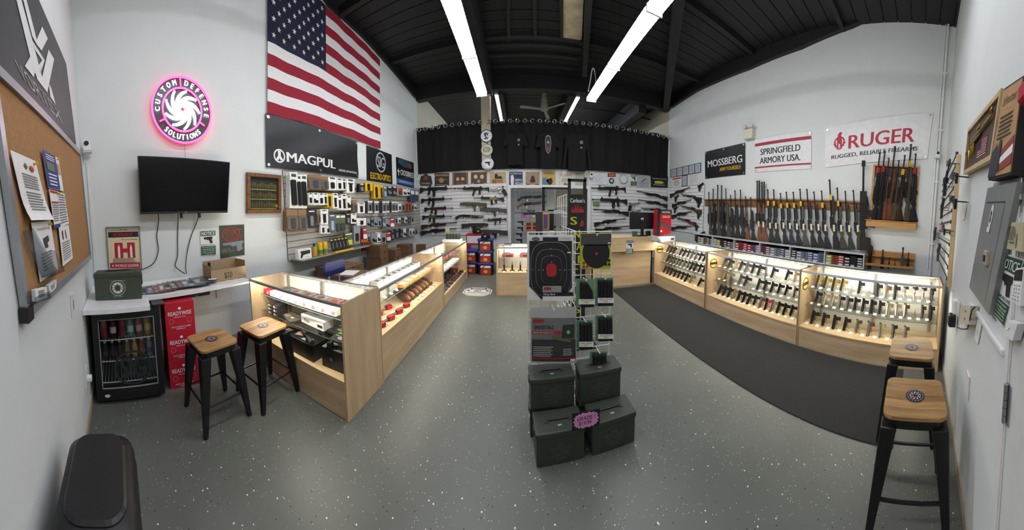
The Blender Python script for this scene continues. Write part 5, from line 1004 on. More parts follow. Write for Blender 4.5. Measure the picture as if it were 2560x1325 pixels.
def rbox(label, x, y, z, sx, sy, sz, pic=True, m='#b52430'):
    t = thing('red_box', label, 'box', at(x, y, z), 'red ammunition cartons'); obj('carton', MB().box(-sx/2, -sy/2, 0, sx/2, sy/2, sz), mat(m, .5), t, bevel=.003)
    if pic: decor(t, [('label_panel', CARD, 'rect', (.05, .05, .95, .25)), ('label_panel', mat('#8fa0a0', .5), 'rect', (.25, .3, .8, .52)), ('emblem', VWHITE, 'disc', (.28, .76, .11, .14)), ('emblem', VWHITE, 'disc', (.6, .76, .11, .14))], lambda s, u, z_=0.0: (-sx/2+sx*s, -sy/2-z_, sz*(1-u)))
rbox('red carton at the bottom of the pile right of the totes', 2.86, 6.85, 0, .42, .36, .29); rbox('red carton in the middle of the pile right of the totes', 2.86, 6.85, .31, .42, .36, .29); rbox('flat orange-red box on top of the pile right of the totes', 2.86, 6.85, .63, .5, .4, .09, False, '#c03a26')
rbox('tall red and white carton behind the totes', 2.02, 7.3, .0, .55, .4, .98)
def cap(label, x, y, z, rz):
    t = thing('baseball_cap', label, 'cap', at(x, y, z, rz)); BC = mat('#101013', .9); pr = [(.115*math.cos(a)*1.0, .02+.12*math.sin(a)) for a in [k*math.pi/16 for k in range(9)]]
    obj('crown', MB().lathe([(.12, 0), (.12, .03), (.115, .07), (.095, .11), (.06, .135), (.02, .145)], 18), BC, t, smooth=True); obj('bill', MB().prism([(-.1, -.08), (-.09, -.17), (0, -.2), (.09, -.17), (.1, -.08)], .002, .012), BC, t); obj('badge', MB().prism(circ(0, .06, .03), 0, .004), mat('#a9acb2', .6), t, Matrix(((1, 0, 0, 0), (0, 0, -1, -.112), (0, 1, 0, 0), (0, 0, 0, 1))))
cap('black cap with round badge on top of the front tote stack', 2.33, 6.72, .904, 0); cap('black cap standing on the red and white carton', 2.02, 7.3, .985, .4)
# counter-top display on the third showcase
t = thing('counter_display', 'white counter display holding dark packs at the end of the third showcase', 'display', at(1.66, 6.0, .91)); obj('tray', MB().box(-.2, -.14, 0, .2, .14, .06), CARD, t); obj('header', MB().box(-.2, .12, .06, -.1, .13, .3), mat('#b9c58a', .5), t)
for i in range(5): obj('pack', MB().box(-.15+.07*i, -.02, .06, -.1+.07*i, .03, .18), mat('#3a4030', .5), t)
# ---- floor decal
t = thing('floor_sign', 'octagonal NOTICE NO ADMITTANCE sticker on the floor', 'floor sign', at(2.34, 5.28, .001)); oc = [(-.28, -.12), (-.15, -.26), (.15, -.26), (.28, -.12), (.28, .12), (.15, .26), (-.15, .26), (-.28, .12)]
obj('sticker', MB().prism(oc, 0, .002), VWHITE, t); obj('border', MB().prism([(x*.93, y*.93) for x, y in oc], .002, .003), mat('#303a5c', .5), t); obj('field', MB().prism([(x*.87, y*.87) for x, y in oc], .003, .004), mat('#d3cfc0', .5), t)
decor(t, [('band', mat('#3a4a7a', .5), 'rect', (.2, .06, .8, .28)), ('lettering', VWHITE, 'text', ('NOTICE', .27, .1, .73, .24, .02), 2), ('lettering', BLACK, 'text', ('NO', .38, .36, .62, .55, .03)), ('lettering', BLACK, 'text', ('ADMITTANCE', .15, .6, .85, .72, .02)), ('lettering', mat('#8a6a4a', .5), 'text', ('EMPLOYEES ONLY', .22, .78, .78, .85)), ('emblem', DKGREY, 'disc', (.16, .42, .06, .07, 14)), ('emblem', DKGREY, 'disc', (.84, .42, .06, .07, 14))], lambda s, u, z=0.0: (-.28+.56*s, .26-.52*u, .004+z))
# ---- wooden sales counter with monitor and boxes
t = thing('sales_counter', 'maple sales counter with a raised ledge at the rear right', 'counter', at(4.62, 5.19, 0)); Lc = 1.4
obj('front_panel', MB().box(0, .12, 0, Lc, .15, .76), KICK, t); obj('side_panel', MB().box(0, .12, 0, .03, .62, .9), SIDE, t); obj('ledge_front', MB().box(-.02, 0, .76, Lc, .03, 1.03), MAPLE, t, bevel=.003); obj('ledge_bottom', MB().box(-.02, .03, .76, Lc, .15, .78), MAPLE, t); obj('top', MB().box(-.02, 0, 1.03, Lc, .62, 1.06), MAPLE, t, bevel=.004); obj('side_panel', MB().box(Lc-.03, .12, 0, Lc, .62, .9), SIDE, t)
PC = onp(1575, 600, 1, 5.18)
mw = frame('B', (PC.x, 5.187, PC.z-.14)); t = thing('notice_sign', 'green NOTICE sign taped to the front of the sales counter', 'sign', mw); wq = .17
S = lambda s, u, z=0.0: (-wq/2+wq*s, .14-.3*u, .002+z); obj('panel', sheet(S, .003), VWHITE, t)
decor(t, [('print', GREEN, 'rect', (.02, .02, .98, .2)), ('lettering', VWHITE, 'text', ('NOTICE', .1, .05, .9, .17, .03), 2), ('print', BLACK, 'poly', [(.2, .27), (.76, .25), (.78, .34), (.72, .36), (.8, .5), (.62, .53), (.54, .37), (.22, .35)]), ('lettering', DKGREY, 'text', ('FIREARMS WELCOME', .05, .55, .95, .6)), ('print', GREEN, 'rect', (.02, .62, .98, .98)), ('body_text', VWHITE, 'lines', (.1, .66, .9, .95, 5), 2)], S, .003)
c = onp(1604, 569, 1, 5.35); t = thing('monitor', 'black computer monitor seen from behind on the sales counter', 'monitor', at(c.x, 5.35, 1.06)); hw = .29
obj('housing', MB().box(-hw, -.02, .16, hw, .02, .52), mat('#121214', .5), t, bevel=.008); obj('stand_neck', MB().box(-.035, -.04, .02, .035, -.02, .35), BLACK, t); obj('stand_base', MB().rbox(-.12, -.1, .12, .08, 0, .02, .03), BLACK, t); obj('sticker', MB().box(-.03, -.0225, .2, .03, -.021, .4), CARD, t); obj('sticker_mark', MB().box(-.02, -.0235, .34, .02, -.0225, .38), LBLUE, t); obj('sticker_mark', MB().box(-.025, -.0235, .25, .025, -.0225, .3), mat('#8a3a3a', .5), t)
c = onp(1659, 555, 1, 5.1); t = thing('boxed_product', 'tall red and black boxed product right of the monitor', 'box', at(c.x-.02, 5.1, 1.09)); obj('carton', MB().box(-.19, -.08, 0, .17, .08, .56), mat('#a81826', .45), t, bevel=.003); obj('side_strip', MB().box(-.191, -.082, 0, -.12, -.08, .56), BLACK, t)
decor(t, [('print', BLACK, 'rect', (0, 0, 1, .16)), ('lettering', VWHITE, 'text', ('CALDWELL', .28, .05, .92, .13, .02), 2), ('lettering', CARD, 'text', ('STABLE TABLE', .35, .22, .9, .26)), ('picture', mat('#4a4a50', .5), 'poly', [(.2, .5), (.4, .46), (1, .68), (1, .78), (.4, .62), (.2, .6)], 2), ('picture', GREY, 'poly', [(.3, .98), (1, .92), (1, 1), (.3, 1)]), ('emblem', CARD, 'disc', (.3, .82, .06, .04, 12)), ('body_text', CARD, 'lines', (.35, .28, .9, .32, 1))], lambda s, u, z=0.0: (-.19+.36*s, -.08-z, .56*(1-u)))
t = thing('printer', 'low white printer box under the red boxed product', 'printer', at(c.x-.0, 5.1, .972)); obj('body', MB().box(-.24, -.13, 0, .24, .12, .115), mat('#d0d0ce', .5), t, bevel=.008); obj('slot', MB().box(.12, -.132, .03, .2, -.13, .07), DKGREY, t)
for i, (x, m_, nm) in enumerate(((1587, mat('#3a5a48', .6), 'small green potted item left of the monitor stand'), (1624, BLACK, 'black handset right of the monitor stand'), (1628, ORANGE, 'small orange item on the counter edge'))):
    c = onp(x, 590-i*2, 1, 5.3); obj('desk_item', MB().rbox(-.05, -.03, .05, .05, 0, .11 if i < 2 else .03, .02, 3, .01), m_, None, at(c.x, 5.3+.06*i, 1.06), label=nm, cat='desk item')
# ================================================================== wire display rack in the middle of the floor
WW = mat('#e6e6e4', .4)
P0 = onp(1320, 583, 1, 2.22); P1 = onp(1528, 573, 1, 2.22); XA, XB = P0.x, P1.x; ZA = 1.44
t = thing('wire_rack', 'white wire display rack of targets and holsters in mid floor', 'display rack', at(XA, 2.22, 0)); Wd = XB-XA
for i in range(9): x = Wd*i/8; obj('wire', MB().rod((x, 0, .08), (x, 0, ZA), .004 if i not in (0, 8) else .006, 6), WW, t)
for j in range(17): z = .12+(ZA-.12)*j/16; obj('wire', MB().rod((0, -.006, z), (Wd, -.006, z), .004, 6), WW, t)
XM = .62*Wd*.9
for i in range(8): y = .02+.9*i/7; obj('wire', MB().rod((XM, y, .08), (XM, y, 1.74 if i > 2 else ZA), .004, 6), WW, t)
for j in range(17): z = .12+(ZA-.12)*j/16; obj('wire', MB().rod((XM+.006, .02, z), (XM+.006, .92, z), .004, 6), WW, t)
for z in (1.54, 1.64, 1.74): obj('wire', MB().rod((XM+.006, .4, z), (XM+.006, .92, z), .004, 6), WW, t)
obj('foot', MB().box(0, -.015, 0, Wd, .015, .02).box(XM-.015, .015, 0, XM+.015, .98, .02), WW, t)
for i, (ax, z) in enumerate(((1360, 1.4), (1475, 1.4))): pass
def rackitem(name, label, cat, x0, y0, x1, y1, d, base, items, n=1, gap=.006, th=.003, group=None, skew=0):
    q = [onp(px, py, 1, 2.22-d) for px, py in R4(x0, y0, x1, y1)]; c = sum(q, Vector())/4
    l = [((p-c).x, (p-c).z) for p in q]
    t = thing(name, label, cat, frame('B', c), group); S = bil(l); obj('card', sheet(S, th), base, t); decor(t, items, S, th)
    obj('hook', MB().tube([(0, l[0][1]-.012, -d), (0, l[0][1]-.012, .03), (0, l[0][1]+.0, .035)], .004, 6), WW, t)
    for i in range(1, n):
        link(name, KIDS[t.name][0].data, None, frame('B', c) @ Matrix.Translation((.002*(i % 2), .0, -gap*i)), label, cat, group)
    return t
TK = mat('#161617', .4); LN = mat('#b9b9b4', .5); SR = mat('#b3242c', .5)
q = [('field', TK, 'poly', [(.045, .085), (.33, .085), (.33, .03), (.66, .03), (.66, .085), (.96, .085), (.96, .8), (.75, .98), (.3, .98), (.045, .78)])]
def ov(rx, ry, w=.965):  # target ring as rounded outline
    n = 36; P = []
    for i in range(n):
        a = 2*math.pi*i/n; c, s = math.cos(a), math.sin(a); e = .62; P.append((.51+rx*math.copysign(abs(c)**e, c), .52+ry*math.copysign(abs(s)**e, s)))
    return P
for k, (rx, ry) in enumerate(((.44, .42), (.335, .315), (.225, .215))):
    q += [('ring_line', LN, 'poly', ov(rx, ry)[::-1], 2+k*2), ('field', TK, 'poly', ov(rx*.985, ry*.988)[::-1], 3+k*2)]
q += [('bullseye', SR, 'poly', ov(.11, .1)[::-1], 8)] + [('numeral', LN, 'text', (s_, x-.014, y-.012, x+.014, y+.012), 8) for s_, x, y in (('7', .5, .2), ('8', .51, .3), ('9', .51, .4), ('8', .33, .52), ('6', .24, .52), ('7', .11, .52), ('9', .69, .52), ('8', .8, .52), ('7', .9, .52))]
q += [('brand_oval', BLACK, 'disc', (.18, .055, .085, .025), 2), ('label_panel', mat('#9a9b9d', .4), 'rect', (.32, .76, .72, .88), 9), ('label_panel', BLACK, 'rect', (.32, .86, .98, .92), 10), ('label_panel', CARD, 'rect', (.32, .92, .98, .99), 10), ('label_mark', SR, 'rect', (.35, .78, .5, .82), 11), ('lettering', VWHITE, 'text', ('Dirty Bird', .34, .87, .58, .91, .02), 12), ('brand_name', VWHITE, 'text', ('BIRCHWOOD', .12, .045, .24, .065), 3), ('lettering', DKGREY, 'text', ('12 x 18 SILHOUETTE', .68, .04, .94, .06), 2), ('price_sticker', CARD, 'rect', (.85, .245, .93, .265), 9)]
rackitem('target_pack', 'large black silhouette target pack with a red oval centre', 'target pack', 1318, 588, 1434, 750, .06, WHITE, q, 3, group='silhouette targets')
rackitem('target_pack', 'SHOOT-N-C sight-in target kit in a grey bag, lower left of rack', 'target pack', 1326, 772, 1441, 907, .09, mat('#b9b9b8', .35), [('print', mat('#3c3c3e', .35), 'rect', (.03, .16, .98, .96)), ('print', mat('#77787a', .35), 'rect', (.03, .16, .98, .55), 2), ('brand_mark', SR, 'rect', (.06, .18, .28, .24), 3), ('lettering', BLACK, 'text', ('SHOOT-N-C', .08, .29, .5, .36, .02), 3), ('stripe', SR, 'rect', (.03, .395, .75, .44), 3), ('lettering', VWHITE, 'text', ('SIGHT-IN TARGET KIT', .06, .405, .5, .43), 4), ('picture', mat('#2c3a30', .5), 'poly', [(.7, .28), (.95, .27), (.94, .52), (.67, .52)], 4), ('picture', mat('#b9bd8a', .5), 'poly', [(.81, .36), (.86, .41), (.81, .45), (.77, .41)], 5), ('picture', mat('#6a6a40', .5), 'poly', [(.44, .5), (.62, .46), (.66, .52), (.88, .56), (.86, .6), (.6, .56)], 4), ('body_text', LN, 'lines', (.06, .68, .5, .88, 6), 3), ('body_text', LN, 'lines', (.7, .72, .9, .86, 4), 3), ('stripe', SR, 'rect', (.03, .885, .98, .905), 3), ('price_sticker', CARD, 'rect', (.86, .91, .97, .95), 3)], 4, .012, group='sight-in target kits')
YG = mat('#b9c832', .45)
q = [('header', mat('#4a4b4a', .3), 'rect', (0, 0, 1, .33)), ('brand_mark', SR, 'rect', (.06, .1, .22, .16), 2), ('lettering', mat('#8a8a8a', .4), 'text', ('SHOOT-N-C', .16, .2, .56, .28), 2), ('badge', YG, 'disc', (.92, .14, .035, .035, 14), 2), ('target_disc', TK, 'disc', (.5, .54, .45, .44), 1), ('header', mat('#4a4b4a', .3), 'rect', (0, .02, 1, .3), 3)]
for k, r in enumerate((.37, .28, .19, .11)): q += [('ring_line', mat('#3a3a3c', .5), 'ring', (.5, .56, r, r*.95, .97), 2)]
q += [('bullseye', SR, 'disc', (.5, .56, .05, .05, 18), 3)] + [('spot', SR, 'disc', (x, y, .045, .042, 14), 2) for x, y in ((.09, .83), (.09, .94), (.2, .93))] + [('spot', TK, 'disc', (x, y, .045, .042, 14), 2) for x, y in ((.93, .76), (.82, .87), (.93, .87))] + [('price_sticker', CARD, 'rect', (.88, .24, .97, .28), 4)]
rackitem('target_pack', 'yellow-green round SHOOT-N-C target pack, upper right of rack', 'target pack', 1452, 584, 1527, 672, .07, YG, q, 4, .012, group='round target packs')
def holster(x0, y0, x1, y1, label, v, d=.07):
    GC = mat('#6f9a76', .5); t = rackitem('holster_pack', label, 'package', x0, y0, x1, y1, d, GC, [('lettering', mat('#2c4a3a', .5), 'text', ('STICKY', .1, .02, .6, .1)), ], 1)
    q = [onp(px, py, 1, 2.22-d) for px, py in R4(x0, y0, x1, y1)]; c = sum(q, Vector())/4; l = [((p-c).x, (p-c).z) for p in q]; S = bil(l); B_ = mat('#17171a', .9)
    sh = {0: [(.2, .1), (.6, .12), (.85, .4), (.92, .95), (.25, .98), (.2, .6)], 1: [(.15, .08), (.9, .06), (.94, .95), (.15, .97)]}[v]
    obj('fabric', MB().prism([S(*p)[:2] for p in sh], .004, .03, None, .008), B_, t)
    if v: 
        for k in range(3): obj('fold', MB().prism([S(.25+.2*k, .1)[:2], S(.3+.2*k, .1)[:2], S(.3+.2*k, .62)[:2], S(.25+.2*k, .62)[:2]], .03, .036), mat('#232326', .9), t)
    decor(t, [('label_band', CARD, 'rect', (.08, .66, .96, .84), 1), ('lettering', DKGREY, 'text', ('BELLY BAND' if v else 'MULTI FIT HOLSTER', .2, .69, .85, .73), 2), ('price_mark', mat('#c9c04a', .5), 'rect', (.4, .755, .62, .79), 2)], S, .032)
holster(1440, 697, 1486, 768, 'black pocket holster on a green card, left of the upper pair', 0); holster(1487, 694, 1533, 765, 'black belly band pack, right of the upper pair on the rack', 1)
holster(1442, 800, 1482, 873, 'tilted black belly band pack in the middle of the rack', 1, .08); holster(1488, 788, 1532, 852, 'black belly band pack at the right edge, middle height', 1); holster(1474, 878, 1518, 950, 'lowest black belly band pack above the ammo cans', 1, .08)
# clear packs on the cross panel, behind
for i, (px, y, yt, yb, hw, m_, nm) in enumerate(((1348, 2.56, 530, 588, .03, DKGREY, 'long dark sheath in a pack'), (1364, 2.66, 527, 578, .035, mat('#b58a58', .5), 'yellow and purple carded pack'), (1377, 2.76, 524, 576, .03, BLACK, 'black flashlight pack'), (1394, 2.86, 521, 578, .035, mat('#8f8c88', .3), 'clear bagged sleeve'), (1410, 2.96, 517, 580, .04, mat('#a9a29c', .3), 'last clear bagged sleeve'))):
    p = onp(px, yb, 1, y); h = onp(px, yt, 1, y).z-p.z
    t = thing('hanging_pack', nm+' on the rack cross panel behind the targets', 'package', at(p.x, y, p.z)); obj('pouch', MB().rbox(-hw, -.006, hw, .006, 0, h, .005), CLEARP if i > 2 else m_, t); obj('content', MB().rbox(-hw*.5, -.015, hw*.5, .015, .03, h*.8, .01, 3), m_ if i != 1 else mat('#6a4a8a', .5), t); obj('hook', MB().rod((0, .0, h-.01), (XA+XM-p.x, 0, h-.01), .003), WW, t)
# tall SNAP CAPS banner stand behind the rack
c = onp(1443, 573, 1, 3.3); c0 = onp(1421, 450, 1, 3.3); c1 = onp(1466, 450, 1, 3.3); zt = onp(1443, 447, 1, 3.3).z
t = thing('banner_stand', 'tall black SNAP CAPS display stand behind the wire rack', 'display stand', frame('B', ((c0.x+c1.x)/2, 3.3, 0))); w_ = (c1.x-c0.x)/2
obj('panel', MB().box(-w_, .25, -.04, w_, zt-.18, 0), mat('#1c1c1e', .5), t); obj('top_frame', MB().box(-w_, zt-.18, -.04, -w_+.03, zt, 0).box(w_-.03, zt-.18, -.04, w_, zt, 0).box(-w_, zt-.03, -.04, w_, zt, 0), BLACK, t); obj('base', MB().box(-w_-.1, 0, -.25, w_+.1, .03, .2).box(-.04, .03, -.06, .04, .25, -.02), BLACK, t); obj('side_frame', MB().box(-w_-.3, zt-.55, -.06, -w_-.27, zt-.1, -.03).box(-w_-.3, zt-.12, -.06, -w_, zt-.1, -.03).box(-w_-.3, zt-.57, -.06, -w_, zt-.55, -.03), BLACK, t)
S = lambda s, u, z=0.0: (-w_+2*w_*s, zt-u*zt, z); YL = mat('#c9c22c', .5); RD = mat('#a02430', .5)
it = [('lettering', VWHITE, 'text', ("Carlson's", .1, .115, .92, .14, .02)), ('graphic', RD, 'poly', [(.15, .2), (.2, .165), (.3, .19), (.36, .15), (.45, .18), (.52, .145), (.6, .185), (.7, .155), (.78, .185), (.86, .17), (.88, .2)])]
for k, (ch, dx) in enumerate(zip('SNAPCAPS', (.12, .28, .45, .55, .2, .3, .4, .35))): it.append(('letter', YL, 'text', (ch, dx, .225+.078*k, dx+.38, .272+.078*k, .02)))
it.append(('graphic', RD, 'poly', [(.62, .28), (.75, .245), (.88, .25), (.86, .28), (.74, .285)])); decor(t, it, S)
# ---- four ammo cans at the foot
for i, (x, y, z, dp, lab, rz) in enumerate(((3.4, 2.115, .223, .165, 'upper left of four', .04), (3.755, 2.12, .223, .165, 'upper right of four', .0), (3.425, 1.93, 0, .18, 'lower left of four', .06), (3.79, 1.94, 0, .18, 'lower right of four', .02), (3.4, 2.125, 0, .15, 'hidden left, carrying the upper left one', .0), (3.755, 2.125, 0, .15, 'hidden right, carrying the upper right one', .0))):
    ammo_can('dark green ammo can, %s, below the wire rack' % lab, at(x, y, z, rz), .31, dp, .222, '#3c433a', False, True, 'ammo cans below the rack')
c = onp(1466, 1052, 1, 1.82); t = thing('price_burst', 'pink starburst price sign propped on the ammo cans', 'price sign', frame('B', (c.x, 1.825, c.z))); pts = []
for i in range(36): a = 2*math.pi*i/36; r = 1 if i % 2 == 0 else .84; pts.append((.085*r*math.copysign(abs(math.cos(a))**.7, math.cos(a)), .052*r*math.copysign(abs(math.sin(a))**.7, math.sin(a))))
obj('backing', MB().prism([(-.09, -.056), (.09, -.056), (.09, .056), (-.09, .056)], -.006, -.002), BLACK, t); obj('burst', MB().prism(pts, -.002, .001), mat('#e79ad2', .6), t)
decor(t, [('lettering', mat('#4a2a50', .6), 'text', ('GRADE 1', .15, .2, .85, .45)), ('lettering', mat('#4a2a50', .6), 'text', ('$19.99', .22, .52, .7, .8))], lambda s, u, z=0.0: (-.085+.17*s, .052-.104*u, .001+z))
# ================================================================== right wall
sign('banner', 'R', [(1763, 380), (1863, 357), (1863, 436), (1763, 447)], VINYL, [('lettering', VWHITE, 'text', ('MOSSBERG', .08, .36, .94, .6, .02)), ('lettering', YELLOW, 'text', ('ARM YOURSELF.', .4, .68, .92, .8, .02)), ] + [('grommet', STEEL, 'disc', (x, y, .02, .03, 10), 2) for x, y in ((.03, .05), (.97, .05), (.97, .95), (.03, .95), (.5, .05))], 'black MOSSBERG banner with yellow slogan on the right wall', 'banner', d=.015, th=.003, part='cloth', wave=lambda s, t: .006*math.sin(s*8+t*4), grid=(10, 6), lift=.003)
WV = mat('#dddddc', .35)
sign('banner', 'R', [(1888, 349), (2028, 327), (2028, 422), (1887, 431)], WV, [('stripe', mat('#a02030', .5), 'rect', (0, .13, 1, .22)), ('stripe', mat('#a02030', .5), 'rect', (0, .84, 1, .885)), ('lettering', BLACK, 'text', ('SPRINGFIELD', .11, .32, .83, .5, .025)), ('lettering', BLACK, 'text', ('ARMORY USA.', .1, .58, .83, .76, .025))] + [('grommet', STEEL, 'disc', (x, y, .015, .025, 10), 2) for x, y in ((.02, .05), (.98, .05), (.98, .95), (.02, .95))], 'white SPRINGFIELD ARMORY USA banner with red stripes', 'banner', d=.015, th=.003, part='cloth')
RR = mat('#b01432', .5)
ph = [('emblem', RR, 'ring', (.145, .42, .055, .14, .72))]
for k in range(7):
    a = math.pi*(.08+.14*k); ph.append(('emblem', RR, 'poly', [(.145+.02*math.cos(a), .42+.05*math.sin(a)), (.145+.062*math.cos(a-.12), .42+.17*math.sin(a-.12)), (.145+.062*math.cos(a+.1), .42+.17*math.sin(a+.1))], 1.3+.1*k))
ph += [('emblem', RR, 'poly', [(.12, .36), (.13, .22), (.15, .17), (.172, .2), (.16, .26), (.172, .4), (.165, .6), (.125, .6)], 2.2), ('emblem_letter', WV, 'text', ('R', .136, .46, .158, .57, .03), 3.2)]
sign('banner', 'R', [(2064, 321), (2333, 281), (2318, 397), (2063, 419)], WV, ph + [('lettering', RR, 'text', ('RUGER', .235, .3, .86, .62, .02)), ('lettering', BLACK, 'text', ('RUGGED, RELIABLE FIREARMS', .065, .72, .9, .83, .025))] + [('grommet', STEEL, 'disc', (x, y, .012, .03, 10), 2) for x, y in ((.02, .05), (.98, .05), (.98, .95), (.02, .95))], 'long white RUGER banner with red phoenix emblem', 'banner', d=.015, th=.003, part='cloth')
# licences and notices
for i in range(5): sign('framed_licence', 'R', [(1678+15*i, 424.5-3.4*i), (1692+15*i, 421.5-3.4*i), (1692+15*i, 440-2.6*i), (1678+15*i, 443-2.6*i)], mat('#c6ced4', .3), [('body_text', mat('#8a9098', .5), 'lines', (.15, .15, .85, .85, 6))], 'framed licence, %s from left in the row above the slats' % ORD[i], 'frame', frame_w=.05, frame_m=DKGREY, d=.005)
sign('paper_notice', 'R', [(1682, 446.5), (1703, 442.5), (1703, 466), (1682, 469)], CARD, [('print', mat('#c0503a', .5), 'rect', (.0, .0, .98, .16)), ('body_text', GREY, 'lines', (.15, .3, .85, .9, 5))], 'paper notice with a red heading on the right wall', 'paper'); sign('framed_licence', 'R', [(1706.5, 441), (1718, 438.5), (1718, 463), (1706.5, 465)], mat('#c6ced4', .3), [('body_text', mat('#8a9098', .5), 'lines', (.15, .15, .85, .85, 6))], 'single framed licence below the row of five', 'frame', frame_w=.05, frame_m=DKGREY, d=.005); sign('paper_notice', 'R', [(1724, 438.5), (1749, 434), (1749, 458), (1724, 462)], CARD, [('body_text', mat('#b9a0a0', .5), 'lines', (.05, .05, .95, .95, 7))], 'plain printed notice right of the small framed licence', 'paper')
# emergency light
P = on('R', 1873, 334, .08); t = thing('emergency_light', 'cream twin-head emergency light above the black banner', 'light', frame('R', P)); EC = mat('#d3cdb8', .5); obj('box', MB().box(-.13, -.13, -.075, .13, .1, .05), EC, t, bevel=.008)
for x in (-.11, .09): obj('lamp_head', MB().lathe([(.02, 0), (.045, .02), (.06, .06), (.055, .07)], 14, Matrix.Translation((x, .17, 0))), mat('#c9c6bc', .4), t, smooth=True); obj('stem', MB().rod((x, .1, 0), (x, .17, 0), .015), EC, t)
# rack rail with long guns
y0, y1 = 6.07, 1.47; mz = 1.93
t = thing('gun_rail', 'long wooden wall rail holding a row of long guns', 'gun rack', frame('R', (W-.002, (y0+y1)/2, 1.82))); Lr = y0-y1; RW = wood('#6d4a2c', '#8f6a42', (1, 12, 12), 3)
obj('board', MB().box(-Lr/2, 0, 0, Lr/2, .2, .02), RW, t, bevel=.003); obj('lip', MB().box(-Lr/2, .17, .02, Lr/2, .2, .06), RW, t, bevel=.003)
VG = [(1772.7, 480, 1772.3, 589, 'bolt', CAMO), (1783.5, 472, 1781.7, 591, 'bolt', BLACK), (1795, 462, 1792, 591, 'bolt', CAMO), (1804.6, 463, 1803.7, 594, 'bolt', BLACK), (1815, 471, 1816.7, 595, 'scope', CAMO), (1827, 487, 1828, 597, 'bolt', BLACK), (1838, 475.5, 1839.3, 598, 'bolt', BLACK), (1851.7, 474.6, 1853, 600, 'bolt', BLACK), (1864.3, 490, 1864.7, 601, 'lever', BROWNW), (1877.4, 493, 1878.3, 603, 'bolt', BLACK), (1893.7, 451.6, 1893, 603, 'dbl', BROWNW), (1906, 455, 1904.6, 604.7, 'dbl', BROWNW),
      (1920, 473, 1922.6, 608.5, 'shotgun', BLACK), (1934.8, 473, 1937, 609.7, 'shotgun', BLACK), (1951.6, 482, 1957, 610, 'shotgun', BLACK), (1966.5, 479.3, 1973.4, 612, 'semi', mat('#2c2f3c', .6)), (1983.7, 479, 1990.6, 614, 'shotgun', BLACK), (2000.7, 472, 2006.5, 615.4, 'semi', GUNG), (2017.8, 472.6, 2026.8, 616.6, 'shotgun', BLACK), (2035.5, 479, 2045, 617.5, 'semi', BLACK), (2054.5, 476, 2061, 619.7, 'shotgun', BLACK), (2074.8, 449, 2082, 620.8, 'semi', BLACK), (2093.8, 469, 2100, 621.7, 'semi', CAMO), (2113.8, 476.8, 2120, 623, 'semi', mat('#31382f', .6)), (2134, 475.3, 2141.8, 623.3, 'semi', mat('#45402c', .6)), (2159, 402, 2156, 626, 'heavy', BLACK)]
YT = {12, 13, 14, 15, 16, 17, 20, 21, 22}
TN_ = {'CAMO': 'camouflage'}
for i, (xa, ya, xb, yb, st, c2) in enumerate(VG):
    nm = 'camouflage' if c2 == CAMO else 'wood-stocked' if c2 == BROWNW else 'black'
    place = ('%s from the left' % ORD[i]) if i < 13 else ('%s from the right' % ORD[len(VG)-1-i])
    g = wall_gun('R', (xb, yb), (xa, ya), st, GUN, c2, '%s long gun with muzzle up, %s on the wooden rail' % (nm, place) if i < 25 else 'tall heavy black rifle with muzzle brake, last at right on the wooden rail', .09 if i < 25 else .13, 'long_gun', 'long gun', YELLOW if i in YT else None, 'long guns on the wooden rail', .35)
    obj('price_tag', MB().box(-.075, -.025, .03, .06, .015, .033), TAG, g, Matrix.Translation((.42, -.035, 0))) if i >= 10 else None
# cubby shelf with ammunition
t = thing('cubby_shelf', 'long white cubby shelf of ammunition under the gun rail', 'shelf', frame('R', (W-.002, (6.25+1.42)/2, .72))); Lq = 6.25-1.42; dq = .26
obj('top', MB().box(-Lq/2, .27, 0, Lq/2, .29, dq), WHITE, t); obj('bottom', MB().box(-Lq/2, 0, 0, Lq/2, .018, dq), WHITE, t); obj('back', MB().box(-Lq/2, 0, 0, Lq/2, .29, .006), mat('#3a3a3c', .7), t)
NC = 6
for i in range(NC+1): x = -Lq/2+.009+(Lq-.018)*i/NC; obj('divider', MB().box(x-.009, .018, 0, x+.009, .27, dq), WHITE, t)
for z in (-Lq/2+.4, -Lq*.17, Lq*.17, Lq/2-.4): obj('leg', MB().box(z-.02, -.72, .02, z+.02, 0, .2), WHITE, t)
AM = [['#26282a', '#8a7a5a', '#b9b9b4', '#8a7a50', '#4a4a3a', '#3a3c3e'], ['#a8a8a4', '#b9b03a', '#4a3a34', '#2a2624', '#5a2a26'], ['#8a4a3a', '#a8323a', '#b01c30', '#a02434', '#8a6a7a', '#a07a90'], ['#7a4a50', '#8a6068', '#9a9a98', '#a5a5a2', '#3a3a5a', '#a0a0a0'], ['#2e3036', '#8a8c90', '#9a9ca0', '#5a6a8a', '#6a7aa0', '#7a86a0'], ['#b9b83a', '#b0512e', '#a8482c', '#2a2220', '#241c1a', '#3a3230']]
